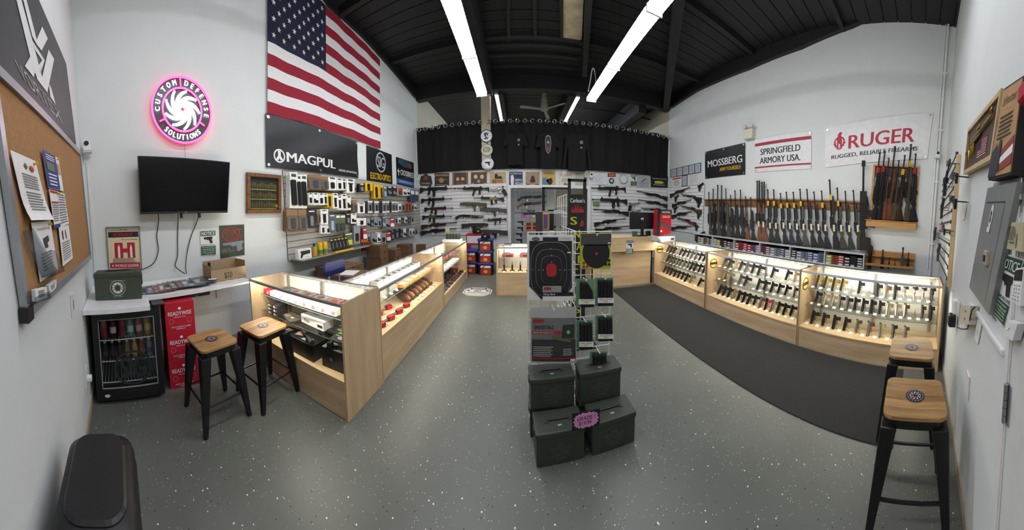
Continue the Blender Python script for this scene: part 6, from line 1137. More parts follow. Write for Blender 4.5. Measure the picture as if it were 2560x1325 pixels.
for i in range(NC):
    x0 = -Lq/2+.02+(Lq-.018)*i/NC; wq = (Lq-.018)/NC-.03; pal = AM[i]; n = 6
    for k in range(n):
        w1 = wq/n-.006; hh = .035+.012*((i+k) % 3); m_ = max(2, int((.2+.03*((k*3+i) % 2))/hh))
        for r in range(m_):
            P = frame('R', (W-.002, (6.25+1.42)/2, .72)) @ Matrix.Translation((x0+(k+.5)*wq/n, .019+hh*r, .13))
            tb = thing('ammunition_box', 'ammunition box, %s from the bottom of pile %s, cubby compartment %s' % (ORD[r], ORD[k], ORD[i]), 'ammunition box', P, 'ammunition boxes, compartment %s pile %s' % (ORD[i], ORD[k])); obj('carton', MB().box(-w1/2, 0, -.1, w1/2, hh-.002, .08), mat(pal[k % len(pal)], .5), tb)
            obj('end_label', MB().box(-w1*.35, hh*.25, .08, w1*.35, hh*.7, .081), CARD if (k+i) % 3 else mat('#2a2a2c', .5), tb)
        if k % 2 == 0: obj('shelf_price_card', MB().box(-.035, -.0, 0, .035, .04, .002), WHITE, None, frame('R', (W-.002, (6.25+1.42)/2, .72)) @ Matrix.Translation((x0+(k+.5)*wq/n, .019, dq-.01)), label='white price card below pile %s of compartment %s in the cubby' % (ORD[k], ORD[i]), cat='price card', group='cubby price cards')
# upper oak rack
q0 = on('R', 2186, 419, .02); q1 = on('R', 2297, 411, .02); zb = on('R', 2225, 562, .1).z; zt = (q0.z+q1.z)/2; Ya, Yb = q0.y, q1.y; ym = (Ya+Yb)/2; Lw = Ya-Yb
t = thing('gun_rack', 'oak wall rack holding eight rifles under the long red-lettered banner', 'gun rack', frame('R', (W-.002, ym, zb))); hR = zt-zb
obj('ledge', MB().box(-Lw/2-.06, -.06, 0, Lw/2+.04, .06, .16), OAK, t, bevel=.004); obj('ledge_top', MB().box(-Lw/2-.08, .06, 0, Lw/2+.06, .075, .18), OAK, t, bevel=.004)
for s_ in (-1, 1): obj('side_stile', MB().box(s_*Lw/2-.02, .06, 0, s_*Lw/2+.02, hR, .05), OAK, t)
obj('upper_rail', MB().box(-Lw/2, hR-.22, 0, Lw/2, hR-.03, .025), DKWOOD, t); obj('upper_lip', MB().box(-Lw/2, hR-.03, 0, Lw/2, hR, .07), OAK, t)
UG = [(2200.8, 381, 2179, 551, 'bolt', BLACK, mat('#b3242c', .5)), (2213, 378, 2192, 551, 'bolt', BLACK, mat('#b3242c', .5)), (2223.3, 394, 2204.8, 551, 'bolt', BROWNW, None), (2238.8, 366, 2215.7, 551, 'bolt', BROWNW, None), (2248.3, 401, 2228.5, 551, 'bolt', CAMO, None), (2263.3, 387.6, 2239.3, 551, 'bolt', DKWOOD, YELLOW), (2279, 360, 2259, 551, 'bolt', CAMO, YELLOW), (2290.4, 383.5, 2275.5, 551, 'bolt', BLACK, mat('#b3242c', .5))]
for i, (xa, ya, xb, yb, st, c2, tg) in enumerate(UG): wall_gun('R', (xb, yb), (xa, ya), st, GUN, c2, '%s rifle with muzzle up, %s from the left in the oak wall rack' % ('camouflage' if c2 == CAMO else 'wood-stocked' if c2 in (BROWNW, DKWOOD) else 'black', ORD[i]), .11, 'rifle', 'rifle', tg, 'rifles in the oak wall rack', .6)
# lower oak rack with uppers
a = on('R', 2164, 640, .05); b = on('R', 2286, 650, .05); zz = .8; t = thing('gun_rack', 'low oak rack holding short barrels behind the nearest showcase', 'gun rack', frame('R', (W-.002, (a.y+b.y)/2, zz))); Lw2 = a.y-b.y
obj('board', MB().box(-Lw2/2, 0, 0, Lw2/2, .28, .03), OAK, t); obj('ledge', MB().box(-Lw2/2, .0, 0, Lw2/2, .04, .2), OAK, t); obj('notched_rail', MB().box(-Lw2/2, .17, .03, Lw2/2, .2, .1), OAK, t)
for i, (x, yt, st, nm) in enumerate(((2176, 625, 'can', 'thick black suppressor'), (2207.6, 624, 'upper', 'thin black barrelled upper'), (2224, 644, 'upper', 'short black upper'), (2238.3, 650, 'upper', 'shortest black upper'), (2257.8, 618, 'upper', 'long grey barrel'), (2272, 631, 'upper', 'black upper with front sight'))): wall_gun('R', (x-3, 672), (x, yt), st, GUN if i != 4 else GUNG, BLACK if i != 4 else GUNG, nm+', %s from left in the low oak rack' % ORD[i], .14, 'barrelled_upper', 'gun part', None)
# ================================================================== front wall, both ends
# left: banner and cork board
def fq(xl, zl_t, zl_b, xr, zr_t, zr_b): return xl, zl_t, zl_b, xr, zr_t, zr_b
def fsign(name, label, cat, P, m, items, d=.006, th=.006, part='panel', frame_w=0, frame_m=None, wave=None, grid=(1, 1)):
    """panel on the front wall by world corners (X, Z): TL TR BR BL as seen from inside the room"""
    c = Vector((sum(p[0] for p in P)/4, d, sum(p[1] for p in P)/4)); t = thing(name, label, cat, frame('F', c)); l = [(c.x-p[0], p[1]-c.z) for p in P]; S = bil(l, wave)
    obj(part, sheet(S, th, *grid), m, t)
    if frame_w:
        w_, h_ = abs(l[0][0]-l[1][0]), abs(l[0][1]-l[3][1]); fx, fy = frame_w/w_, frame_w/h_
        for x0, y0, x1, y1 in ((-fx, -fy, 1+fx, 0), (-fx, 1, 1+fx, 1+fy), (-fx, 0, 0, 1), (1, 0, 1+fx, 1)): obj('frame_rail', MB().prism([S(x0, y1)[:2], S(x1, y1)[:2], S(x1, y0)[:2], S(x0, y0)[:2]], 0, th+.014), frame_m, t)
    decor(t, items, S, th); return t, S
GV = mat('#3f3d3f', .45)
def fpx(t, d):                            # photo pixel -> local point of a thing on the front wall
    inv = t.matrix_world.inverted()
    def g(px, py, z=0.0): q = inv @ on('F', px, py, d); return (q.x, q.y, z)
    return g
t, S = fsign('banner', 'dark grey VORTEX banner with white emblem on the near left wall', 'banner', [(2.75, 2.76), (.85, 3.19), (.56, 2.53), (2.75, 2.12)], GV, [], .008, .003, 'cloth')
g = fpx(t, .011)
for pl_ in ([(130, 0), (172, 0), (262, 330), (345, 640), (398, 410), (445, 490), (388, 768), (305, 660), (245, 470)], [(187, 0), (215, 0), (300, 330), (345, 220), (392, 320), (340, 420), (300, 370), (262, 300)], [(200, 548), (245, 470), (285, 600), (275, 640)], [(262, 335), (366, 500), (330, 610), (318, 540), (345, 500), (290, 420)], [(400, 690), (420, 730), (460, 872), (412, 800)]):
    obj('emblem', MB().add([g(x/3.3125, y/3.3125, .006) for x, y in pl_], [tuple(range(len(pl_)))]), VWHITE, t)
decor(t, [('lettering', VWHITE, 'text', ('VORTEX', 0, 0, 1, 1, .004))], lambda s, u, z=0.0: g(*bil([(33, 146), (150, 280), (157, 312), (55, 198)])(s, u)[:2], .006))
t, S = fsign('cork_board', 'large cork notice board with an aluminium frame on the near left wall', 'notice board', [(2.47, 2.12), (.42, 2.46), (.12, 1.35), (2.31, 1.35)], mat('#a67c4f', .9, 0, .12, 60, .3), [], .006, .012, 'cork', .035, ALU)
obj('corner_cap', MB().cbox((*S(-.01, 1.02)[:2], .016), (.06, .05, .035)), BLACK, t)
BT = t; BZ = .03
def paper(label, quad, items, dz=.03, curl=0.0, name='flyer', m=CARD, pin=True):
    P = [on('F', *p, dz) for p in quad]; o = sum(P, Vector())/4
    th_ = thing(name, label, 'paper', frame('F', o)); l = [(o.x-p.x, p.z-o.z) for p in P]; SS = bil(l, lambda a, b: curl*max(0, b-.6)**2*4); obj('sheet', sheet(SS, .0012, 1, 8), m, th_); decor(th_, items, SS, .0015)
    if pin: obj('push_pin', MB().lathe([(.007, 0), (.005, .012), (.008, .018)], 8, Matrix.Translation((*SS(.85, .06)[:2], .001))), YELLOW, th_, smooth=True)
    return th_
GT = mat('#77787a', .6)
paper('long white letter with two emblems, leftmost on the cork board', [(25, 375), (88, 403), (126, 550), (66, 552)], [('emblem', mat('#4a6a3a', .5), 'poly', [(.42, .1), (.5, .15), (.42, .2), (.34, .15)]), ('emblem', mat('#a8402a', .5), 'disc', (.66, .16, .1, .045)), ('body_text', GT, 'lines', (.2, .27, .88, .5, 6)), ('body_text', GT, 'lines', (.2, .54, .88, .85, 7))], .03, .03)
paper('blue printed flyer at the top of the right column', [(104, 373), (146, 396), (159, 478), (120, 470)], [('print', BLUE, 'rect', (.0, .0, .72, .98)), ('picture', mat('#5a7a4a', .5), 'rect', (.08, .28, .5, .5), 2), ('body_text', CARD, 'lines', (.1, .08, .6, .24, 3), 2), ('print', mat('#d8a088', .5), 'rect', (.76, .2, .95, .5)), ('body_text', CARD, 'lines', (.1, .58, .6, .95, 4), 2)])
paper('flyer with a red heading below the blue flyer', [(122, 473), (145, 479), (150, 567), (136, 571)], [('print', RED, 'rect', (.05, .02, .9, .07)), ('print', RED, 'rect', (.05, .3, .9, .34)), ('body_text', GT, 'lines', (.08, .38, .9, .85, 8)), ('print', BLUE, 'rect', (0, .9, 1, 1))], .032)
paper('grey text notice right of the red-headed flyer', [(142, 479), (161, 484), (172, 559), (150, 568)], [('body_text', GT, 'lines', (.05, .05, .95, .95, 12))], .028, pin=False)
paper('flyer with small drawings, lowest in the right column', [(146, 568), (171, 562), (182, 645), (157, 666)], [('picture', DKGREY, 'poly', [(.2, .12), (.3, .1), (.3, .34), (.22, .34)]), ('picture', mat('#8a5a50', .5), 'poly', [(.5, .12), (.58, .1), (.6, .34), (.52, .34)]), ('body_text', GT, 'lines', (.1, .42, .9, .92, 8))], .03, pin=False)
paper('white leaflet showing a machine, behind the clear holder', [(77, 556), (125, 552), (145, 672), (100, 706)], [('lettering', DKGREY, 'text', ('Precision Rifle Zeroing', .2, .1, .85, .16)), ('picture', DKGREY, 'poly', [(.4, .3), (.7, .26), (.72, .36), (.6, .4), (.62, .48), (.46, .48), (.42, .38)]), ('body_text', GT, 'lines', (.2, .55, .8, .9, 6))], .028)
def clear_holder(label, quad, d):
    P = [on('F', *p, .034) for p in quad]; o = sum(P, Vector())/4; h = thing('brochure_holder', label, 'holder', frame('F', o)); SS = bil([(o.x-p.x, p.z-o.z) for p in P])
    obj('back', sheet(SS, .003), CLEARP, h); obj('pocket', sheet(lambda a, b, z=0.0: SS(a, .45+.55*b, z+d), .003), CLEARP, h); obj('base', MB().prism([SS(0, 1)[:2], SS(1, 1)[:2], SS(1, .97)[:2], SS(0, .97)[:2]], 0, d), CLEARP, h)
clear_holder('clear acrylic brochure holder on the cork board', [(55, 578), (82, 570), (143, 678), (104, 694)], .04); clear_holder('clear business card holder at the lower edge of the cork board', [(68, 730), (110, 712), (112, 745), (70, 760)], .025)
def crd(label, quad, d):
    P = [on('F', *p, .036) for p in quad]; o = sum(P, Vector())/4; h = thing('business_cards', label, 'cards', frame('F', o)); SS = bil([(o.x-p.x, p.z-o.z) for p in P]); obj('stack', sheet(SS, d), CARD, h); decor(h, [('body_text', DKGREY, 'lines', (.2, .2, .8, .8, 4))], SS, d)
crd('pack of white business cards in the clear holder', [(78, 724), (108, 717), (110, 744), (80, 754)], .015); crd('pack of pink business cards right of the white ones', [(113, 714), (134, 699), (133, 719), (116, 735)], .015)
fsign('wall_plate', 'small white wall plate below the cork board', 'wall plate', [(1.42, 1.18), (1.3, 1.18), (1.3, 1.02), (1.42, 1.02)], mat('#d9d9d6', .5), [('slot', GREY, 'rect', (.4, .3, .6, .7))], .002, .008)
fsign('outlet', 'white wall outlet with a plug beside the fridge', 'outlet', [(1.02, .46), (.93, .46), (.93, .3), (1.02, .3)], VWHITE, [], .002, .008)
obj('plug', MB().rbox(-.025, -.02, .025, .02, 0, .04, .008), VWHITE, None, frame('F', (.97, .011, .36)), label='white plug in the outlet beside the fridge', cat='plug')
# right: slat wall end, plaque, canvas, panel, notices
SX = 5.98
slatwall('slatwall', 'F', SX, W-.02, 1.0, 2.42, 'white slat wall with wooden edge on the front wall at right', 12)
obj('edge_strip', MB().box(SX-.03, .002, .98, SX, .05, 2.42), wood('#b99a6a', '#d2b98a', (12, 12, 1), 2), label='thin wooden edge strip of the right front slat wall', cat='trim')
for i, z in enumerate([1.06+.125*k for k in range(12)]):  # black bars added to stand for the dark grooves between slats
    obj('groove_bar', MB().rod((SX+.01, .045, z), (W-.05, .045, z), .008).box(SX-.005, .03, z-.02, SX+.012, .06, z+.02), BLACK, label='added black bar for slat groove, %s from the bottom of the right front slats' % ORD[i], cat='bar', group='bars on the right front slats')
FG = [(2376, 402, 'smg', TAN, BLACK, .5, 'tan folding pistol high'), (2393, 433, 'semi', mat('#4a4c48', .6), mat('#4a4c48', .6), .62, 'grey-green stocked rifle'), (2362, 463, 'revolver', GUN, BLACK, .3, 'black revolver'), (2390, 497, 'semi', mat('#35382f', .6), mat('#35382f', .6), .62, 'dark green stocked rifle'), (2354, 522, 'pistol', GUN, BLACK, .28, 'black pistol'), (2362, 572, 'bolt', BROWNW, BROWNW, .55, 'brown wooden stocked rifle'), (2337, 583, 'pistol', GUN, BLACK, .28, 'lower black pistol'), (2345, 628, 'pistol', GUN, BLACK, .28, 'lowest black pistol')]
for i, (px, py, st, c1, c2, L, nm) in enumerate(FG):
    P = on('F', px, py, .12); lg = st in ('smg', 'semi', 'bolt')
    mw = frame('F', P + Vector((-.0, 0, 0)), -.15 if lg else .3)
    put_gun('rifle' if lg else 'pistol', st, c1, c2, L, mw @ Matrix.Rotation(math.pi if lg else 0, 4, 'Y'), nm+' on the right front slat wall', 'rifle' if lg else 'handgun', None, False)
    obj('wire_hook', MB().tube([(0, -.02, -.1), (0, -.02, .02), (0, .005, .03)], .0035, 5).tube([(0, -.02, -.1), (.1 if not lg else -.1, -.02, -.1), (.1 if not lg else -.1, -.02, .02), (.1 if not lg else -.1, .005, .03)], .0035, 5), BLACK, None, mw, label='black wire hooks under the %s' % nm, cat='hook')
t, S = fsign('plaque', 'wooden plaque with a rifle of brass cartridges and a small flag', 'plaque', [(p_.x, p_.z) for p_ in (on('F', a_, b_, 0.03) for a_, b_ in ((2424, 331), (2503, 242), (2481, 388), (2414, 427)))], mat('#4a2f26', .5), [('flag', FWHITE, 'rect', (.52, .5, .8, .86)), ('flag_canton', NAVY, 'rect', (.52, .5, .64, .7), 2)] + [('flag_stripe', FRED, 'rect', (.52 if k > 3 else .64, .5+.36*k/7, .8, .5+.36*k/7+.026), 2) for k in range(7)], .01, .02, 'board', .03, wood('#b99a6a', '#d2b98a', (8, 8, 8)))
BR_ = mat('#a08a3c', .3, .8)
for i, (x0, y0, x1, y1) in enumerate(((.06, .56, .3, .5), (.1, .46, .45, .4), (.28, .36, .7, .3), (.3, .45, .62, .38), (.66, .3, .92, .22), (.5, .22, .62, .2), (.2, .52, .24, .82), (.32, .5, .34, .78), (.4, .48, .42, .74), (.04, .62, .14, .7), (.88, .2, .9, .08))):
    a, b = Vector(S(x0, y0, .035)), Vector(S(x1, y1, .035)); obj('cartridge', MB().tube([a, a.lerp(b, .6), a.lerp(b, .75), b], [.011, .011, .008, .004], 8), BR_, t, smooth=True)
t, S = fsign('canvas_print', 'dark edged canvas print lettered 2nd Amendment with flag and kneeling soldier', 'canvas print', [(p_.x, p_.z) for p_ in (on('F', a_, b_, 0.06) for a_, b_ in ((2509, 227), (2556, 195), (2525, 430), (2470, 445)))], mat('#b08a5c', .6, 0, .15, 8), [('lettering', DB, 'text', ('2nd Amendment', .14, .08, .86, .18)), ('ornament', DB, 'poly', star(.35, .24, .02), 2), ('ornament', DB, 'poly', star(.5, .24, .02), 2), ('ornament', DB, 'poly', star(.65, .24, .02), 2), ('body_text', DB, 'lines', (.15, .3, .85, .58, 6)), ('picture', mat('#2a2c3c', .6), 'poly', [(0, .68), (.25, .62), (.45, .72), (.4, 1), (0, 1)]), ('picture', mat('#8a3a34', .6), 'poly', [(.45, .72), (1, .58), (1, .68), (.46, .8)]), ('picture', CARD, 'poly', [(.46, .8), (1, .68), (1, .78), (.44, .88)]), ('picture', mat('#8a3a34', .6), 'poly', [(.44, .88), (1, .78), (1, .9), (.42, .97)]), ('picture', BLACK, 'poly', [(.36, .94), (.4, .7), (.38, .58), (.46, .55), (.5, .66), (.52, .94)], 2), ('lettering', DB, 'text', ('EST. 1791', .14, .6, .34, .65), 2)], .01, .05, 'canvas')
obj('wrap_edge', MB().prism([S(-.02, 1.03)[:2], S(1.02, 1.03)[:2], S(1.02, -.03)[:2], S(-.02, -.03)[:2]], -.004, .046), mat('#1c1a1a', .6), t)
obj('red_bag', MB().rbox(-.03, -.03, .03, .03, -.068, .01, .012, 3, .008), RED, None, frame('F', on('F', 2558, 232, .075)), label='red plastic item at the right edge above the canvas print', cat='bag')
GP = mat('#8b908f', .4, .3)
t, S = fsign('breaker_panel', 'grey electrical breaker panel with a white sticker on the front wall', 'electrical panel', [(p_.x, p_.z) for p_ in (on('F', a_, b_, 0.034) for a_, b_ in ((2469, 470), (2543, 454), (2472, 787), (2423, 718)))], GP, [('sticker', VWHITE, 'disc', (.42, .24, .06, .1)), ('sticker_core', DKGREY, 'ring', (.42, .24, .03, .05, .5), 2), ('sticker', VWHITE, 'rect', (.36, .33, .48, .37), 2), ('door_seam', DKGREY, 'rect', (.8, .12, .808, .97)), ('door_seam', DKGREY, 'rect', (.1, .12, .808, .128))], .004, .03, 'door')
obj('cover_frame', sheet(lambda a, b, z=0.0: S(-.04+1.08*a, -.05+1.1*b, z-.02), .018), mat('#9aa0a0', .35, .3), t); obj('latch', MB().cbox((*S(.6, .58)[:2], .038), (.05, .07, .02)), mat('#b5ab8c', .5), t, bevel=.004); obj('latch_button', MB().cbox((*S(.62, .58)[:2], .05), (.02, .03, .012)), DKGREY, t)
t, S = fsign('thermostat', 'beige wall thermostat near the right edge', 'thermostat', [(p_.x, p_.z) for p_ in (on('F', a_, b_, 0.04) for a_, b_ in ((2532, 556), (2562, 556), (2557, 630), (2519, 622)))], mat('#b9b08e', .5), [('slot', DKGREY, 'rect', (.62, .4, .66, .9)), ('slot', DKGREY, 'rect', (.1, .72, .5, .75))], .004, .04, 'cover')
obj('dial', MB().prism(circ(*S(.3, .4)[:2], .025), .04, .055), CLEARP, t)
t, S = fsign('notice_sign', 'large green NOTICE FIREARMS WELCOME sign by the door', 'sign', [(p_.x, p_.z) for p_ in (on('F', a_, b_, 0.006) for a_, b_ in ((2509, 632), (2560, 648), (2510, 818), (2478, 780)))], VWHITE, [('print', GREEN, 'rect', (.02, .02, .98, .23)), ('lettering', VWHITE, 'text', ('NOTICE', .08, .06, .96, .2, .03), 2), ('picture', BLACK, 'poly', [(.2, .28), (.8, .27), (.82, .37), (.76, .39), (.86, .56), (.66, .58), (.56, .42), (.46, .44), (.42, .4), (.22, .38)]), ('lettering', DKGREY, 'text', ('FIREARMS WELCOME', .04, .6, .96, .65, .02)), ('print', GREEN, 'rect', (.02, .67, .98, .98))] + [('lettering', VWHITE, 'text', (s_, .1, .69+.055*k, .9, .735+.055*k), 2) for k, s_ in enumerate(('Please keep all weapons', 'holstered unless need', 'arises. In such case,', 'judicious marksmanship', 'is appreciated'))], .004, .002)
t, S = fsign('keypad', 'white alarm keypad with rubber buttons over the notice sign', 'keypad', [(p_.x, p_.z) for p_ in (on('F', a_, b_, 0.03) for a_, b_ in ((2541, 672), (2562, 668), (2552, 765), (2527, 752)))], VWHITE, [('screen', BLACK, 'rect', (.08, .05, .95, .35))], .008, .025, 'housing')
for j in range(5):
    for i in range(3): obj('button', MB().prism(circ(*S(.25+.25*i, .45+.1*j)[:2], .006, None, 8), .025, .03), WHITE, t)
fsign('door_sensor', 'small white motion sensor below the keypad', 'sensor', [(p_.x, p_.z) for p_ in (on('F', a_, b_, 0.03) for a_, b_ in ((2519, 801), (2546, 810), (2534, 852), (2510, 838)))], VWHITE, [('lens', CARD, 'disc', (.3, .4, .15, .15, 14))], .004, .03, 'housing')
fsign('light_switch', 'white wall light switch beside the door trim', 'switch', [(p_.x, p_.z) for p_ in (on('F', a_, b_, 0.008) for a_, b_ in ((2444, 798), (2455, 804), (2444, 860), (2435, 846)))], WHITE, [('toggle', CARD, 'rect', (.4, .35, .6, .65))], .003, .006, 'plate')
fsign('switch_plate', 'narrow white switch plate left of the breaker panel', 'switch', [(p_.x, p_.z) for p_ in (on('F', a_, b_, 0.008) for a_, b_ in ((2410, 510), (2417, 510), (2411, 548), (2404, 548)))], WHITE, [('toggle', CARD, 'rect', (.35, .3, .65, .7))], .003, .008, 'plate')
t, S = fsign('outlet_box', 'beige surface outlet box with adapters on the front wall', 'outlet', [(p_.x, p_.z) for p_ in (on('F', a_, b_, 0.05) for a_, b_ in ((2403, 763), (2428, 765), (2423, 812), (2399, 808)))], mat('#c9c3ae', .5), [('socket', GREY, 'disc', (.6, .3, .06, .06, 10)), ('socket', GREY, 'disc', (.6, .7, .06, .06, 10))], .004, .05, 'box')
obj('power_adapter', MB().rbox(-.045, -.05, .045, .05, 0, .06, .01, 3, .01), BLACK, None, frame('F', on('F', 2388, 800, .02)), label='black power adapter beside the beige outlet box', cat='adapter')
obj('night_light', MB().rbox(-.035, -.06, .035, .06, 0, .035, .015, 3, .01), VWHITE, None, frame('F', on('F', 2392, 766, .03)), label='white plug-in night light above the black adapter', cat='night light')
obj('adapter_cord', MB().tube([on('F', *p, .05) for p in ((2392, 818), (2405, 823), (2419, 822), (2423, 805), (2430, 775), (2437, 768))], .004, 6), BLACK, smooth=True, label='thin black cord looping from the adapter', cat='cord')
fsign('outlet', 'white wall outlet behind the near right stool', 'outlet', [(4.78, .72), (4.7, .72), (4.7, .58), (4.78, .58)], VWHITE, [], .002, .008)
# conduit in the right front corner
pts = [on('R', 2405, 10, .05), on('R', 2392, 169, .05), on('R', 2366, 359, .05), on('R', 2330, 540, .05), on('R', 2324, 678, .05)]; yv = sum(p.y for p in pts)/5
t = thing('conduit', 'white electrical conduit running up the right front corner', 'conduit', at(W-.04, .16, 0)); obj('pipe', MB().rod((0, 0, .0), (0, 0, ZC), .022, 10), VWHITE, t, smooth=True)
for z in (1.3, 2.5, 3.5, 4.6): obj('clamp', MB().box(-.03, -.04, z-.015, .038, .04, z+.015), WHITE, t)
obj('side_pipe', MB().rod((.01, .05, .8), (.01, .05, ZC), .01, 8), WHITE, t, smooth=True)
# ================================================================== contents of the left showcases, rear fan, hanging cables
def cbox(label, P, sx, sy, sz, m, items=None, rz=0.0, name='boxed_item', top=None, group='boxes in the left showcases'):
    t = thing(name, label, 'box', at(*P, rz), group); obj('carton', MB().box(-sx/2, -sy/2, 0, sx/2, sy/2, sz), m, t, bevel=.002)
    if items: decor(t, items, lambda s, u, z=0.0: (-sx/2+sx*s, -sy/2-z, sz*(1-u)))
    if top: decor(t, top, lambda s, u, z=0.0: (-sx/2+sx*s, sy/2-sy*u, sz+z))
    return t
BX = mat('#1b1c1f', .4); GX = mat('#3f444a', .4)
# front case (X .55..1.94, Y 1.8..2.33): deck .31, shelves .54, .74
cbox('black boxed scope at the right end of the front showcase deck', (1.74, 1.98, .311), .26, .2, .17, BX, [('emblem', GREY, 'disc', (.4, .5, .06, .09, 14))], .05, top=[('face', mat('#6d737a', .4), 'rect', (.02, .02, .98, .98)), ('lettering', VWHITE, 'text', ('ROMEO', .25, .2, .75, .36, .02), 2), ('lettering', VWHITE, 'text', ('JULIET', .2, .42, .7, .6, .03), 2), ('emblem', BLACK, 'ring', (.85, .8, .12, .16, .8), 2)])
cbox('long black boxed scope in the middle of the front showcase deck', (1.36, 1.95, .311), .34, .2, .15, BX, None, .0, top=[('picture', mat('#b08a80', .5), 'poly', [(.05, .4), (.3, .25), (.35, .6), (.1, .75)]), ('mark', mat('#c98a2a', .5), 'rect', (.5, .5, .75, .62)), ('lettering', CARD, 'lines', (.45, .7, .8, .9, 2))])
cbox('black boxed optic behind the long one on the front showcase deck', (1.55, 2.19, .311), .42, .16, .16, BX, None, 0, top=[('mark', mat('#c98a2a', .5), 'rect', (.3, .5, .5, .62))]); cbox('small black box beside the stool on the front showcase deck', (1.04, 1.98, .311), .16, .14, .11, BX, None, .2, top=[('lettering', CARD, 'lines', (.2, .3, .8, .7, 2))])
t = thing('rifle_scope', 'black rifle scope resting on the boxes in the front showcase', 'scope', at(1.4, 1.9, .505, -.45)); obj('tube', MB().lathe([(.022, 0), (.024, .05), (.015, .09), (.015, .2), (.018, .24), (.026, .28), (.026, .34)], 14, Matrix.Rotation(math.pi/2, 4, 'Y') @ Matrix.Translation((0, 0, -.17))), BLACK, t, smooth=True); obj('turret', MB().lathe([(.014, 0), (.014, .035)], 12, Matrix.Translation((0, 0, .0))), BLACK, t, smooth=True); obj('mount_ring', MB().box(-.07, -.02, -.045, -.05, .02, 0).box(.03, -.02, -.045, .05, .02, 0), BLACK, t)
t = thing('red_dot_sight', 'black red dot sight standing on the right-hand scope box', 'sight', at(1.72, 1.9, .484, .4)); obj('base', MB().box(-.05, -.02, 0, .05, .02, .015), BLACK, t); obj('hood', MB().tube([(.0, -.022, .015), (.0, -.024, .06), (.0, 0, .075), (.0, .024, .06), (.0, .022, .015)], .006, 6), BLACK, t); obj('housing', MB().rbox(-.045, -.018, .0, .018, .015, .05, .008), BLACK, t)
for i in range(6): cbox('dark boxed light, %s in the stack on the middle shelf' % ORD[i], (.78+.1*(i % 2), 1.99+.0*(i//2), .542+.042*(i//2)), .09, .14, .04, mat('#2c2d30', .4), [('label_panel', CARD, 'rect', (.1, .2, .5, .8)), ('label_panel', mat('#b08a2a', .5), 'rect', (.6, .3, .9, .7))])
cbox('long white boxed optic on the middle shelf of the front showcase', (1.37, 2.07, .542), .34, .13, .085, CARD, [('lettering', BLACK, 'text', ('Vudu', .15, .3, .4, .7)), ('window', DKGREY, 'rect', (.75, .4, .97, .7))], -.08, top=[('lettering', TAN, 'lines', (.2, .2, .5, .4, 1))]); cbox('flat black and green carded light, upper one on the middle shelf', (1.68, 2.08, .542), .22, .17, .025, mat('#2b302b', .4), None, -.1, top=[('picture', mat('#8a7a90', .5), 'disc', (.5, .5, .2, .2, 14)), ('mark', mat('#6aa84a', .5), 'rect', (.1, .1, .35, .3)), ('mark', RED, 'rect', (.6, .05, .85, .2)), ('mark', mat('#6aa84a', .5), 'rect', (.6, .7, .85, .9))])
cbox('flat black and green carded light, lower one near the front glass', (1.78, 1.96, .542), .2, .12, .02, mat('#2b302b', .4), None, .1, top=[('picture', mat('#8a7a90', .5), 'disc', (.5, .5, .2, .25, 14)), ('mark', mat('#6aa84a', .5), 'rect', (.1, .1, .35, .3))]); cbox('clear blister with a yellow mark on the middle shelf', (1.05, 2.02, .542), .24, .16, .02, mat('#4a4c52', .4), None, -.3, top=[('mark', YELLOW, 'rect', (.55, .5, .75, .7)), ('picture', TAN, 'rect', (.1, .5, .45, .9))])
for i in range(9): cbox('small white boxed sight, %s from left on the top shelf' % ORD[i], (.68+.125*i, 1.99, .742), .115, .08, .055, CARD if i else RED, [('picture', mat('#b06a60', .5) if i > 4 else GREY, 'rect', (.55, .2, .92, .8))], .0)
for i in range(6): cbox('clear cased part, %s from left behind the white boxes' % ORD[i], (.78+.19*i, 2.16, .742), .15, .13, .045, mat(('#8a8f92', '#b9b4b0', '#b58a80', '#a9a6a2', '#b06a66', '#77797a')[i], .3), None, .1*math.sin(i*2), top=[('picture', mat(('#3a3c40', '#8a4a44', '#5a3a38', '#7a4a48', '#a8323a', '#2a2c30')[i], .4), 'rect', (.2, .2, .75, .7))])
for i in range(3): obj('folding_knife', MB().rbox(-.012, -.008, .012, .008, 0, .1, .006), GUN, None, at(.78+.03*i, 2.06, .312, .2), label='small upright black tool, %s of three in the left corner of the deck' % ORD[i], cat='tool', group='upright tools in the front showcase')
# second case (front X 1.94, Y 2.335..4.32): deck .45, shelf .68
def knife(label, x, y, z, rz, m):
    t = thing('wrapped_knife', label, 'knife', at(x, y, z, rz), 'wrapped knives in the second showcase'); obj('blade', MB().prism([(-.1, -.012), (.0, -.014), (.0, .012), (-.13, .008)], .02, .026), STEEL, t); obj('handle', MB().rbox(0, -.015, .1, .015, .012, .034, .008), GUN, t); obj('red_wrap', MB().rbox(.01, -.028, .09, .028, .0, .045, .008), RED, t); obj('wire_stand', MB().tube([(-.05, -.03, 0), (-.04, 0, .02), (-.05, .03, 0)], .0025, 5).tube([(.12, -.03, 0), (.1, 0, .03), (.12, .03, 0)], .0025, 5), WIRE, t)
for i in range(4): knife('red wrapped knife, %s from the near end in the front row' % ORD[i], 1.82, 2.47+.2*i, .452, 1.25, RED)
for i in range(3): knife('red wrapped knife, %s from the near end in the back row' % ORD[i], 1.64, 2.5+.22*i, .452, 1.25, RED)
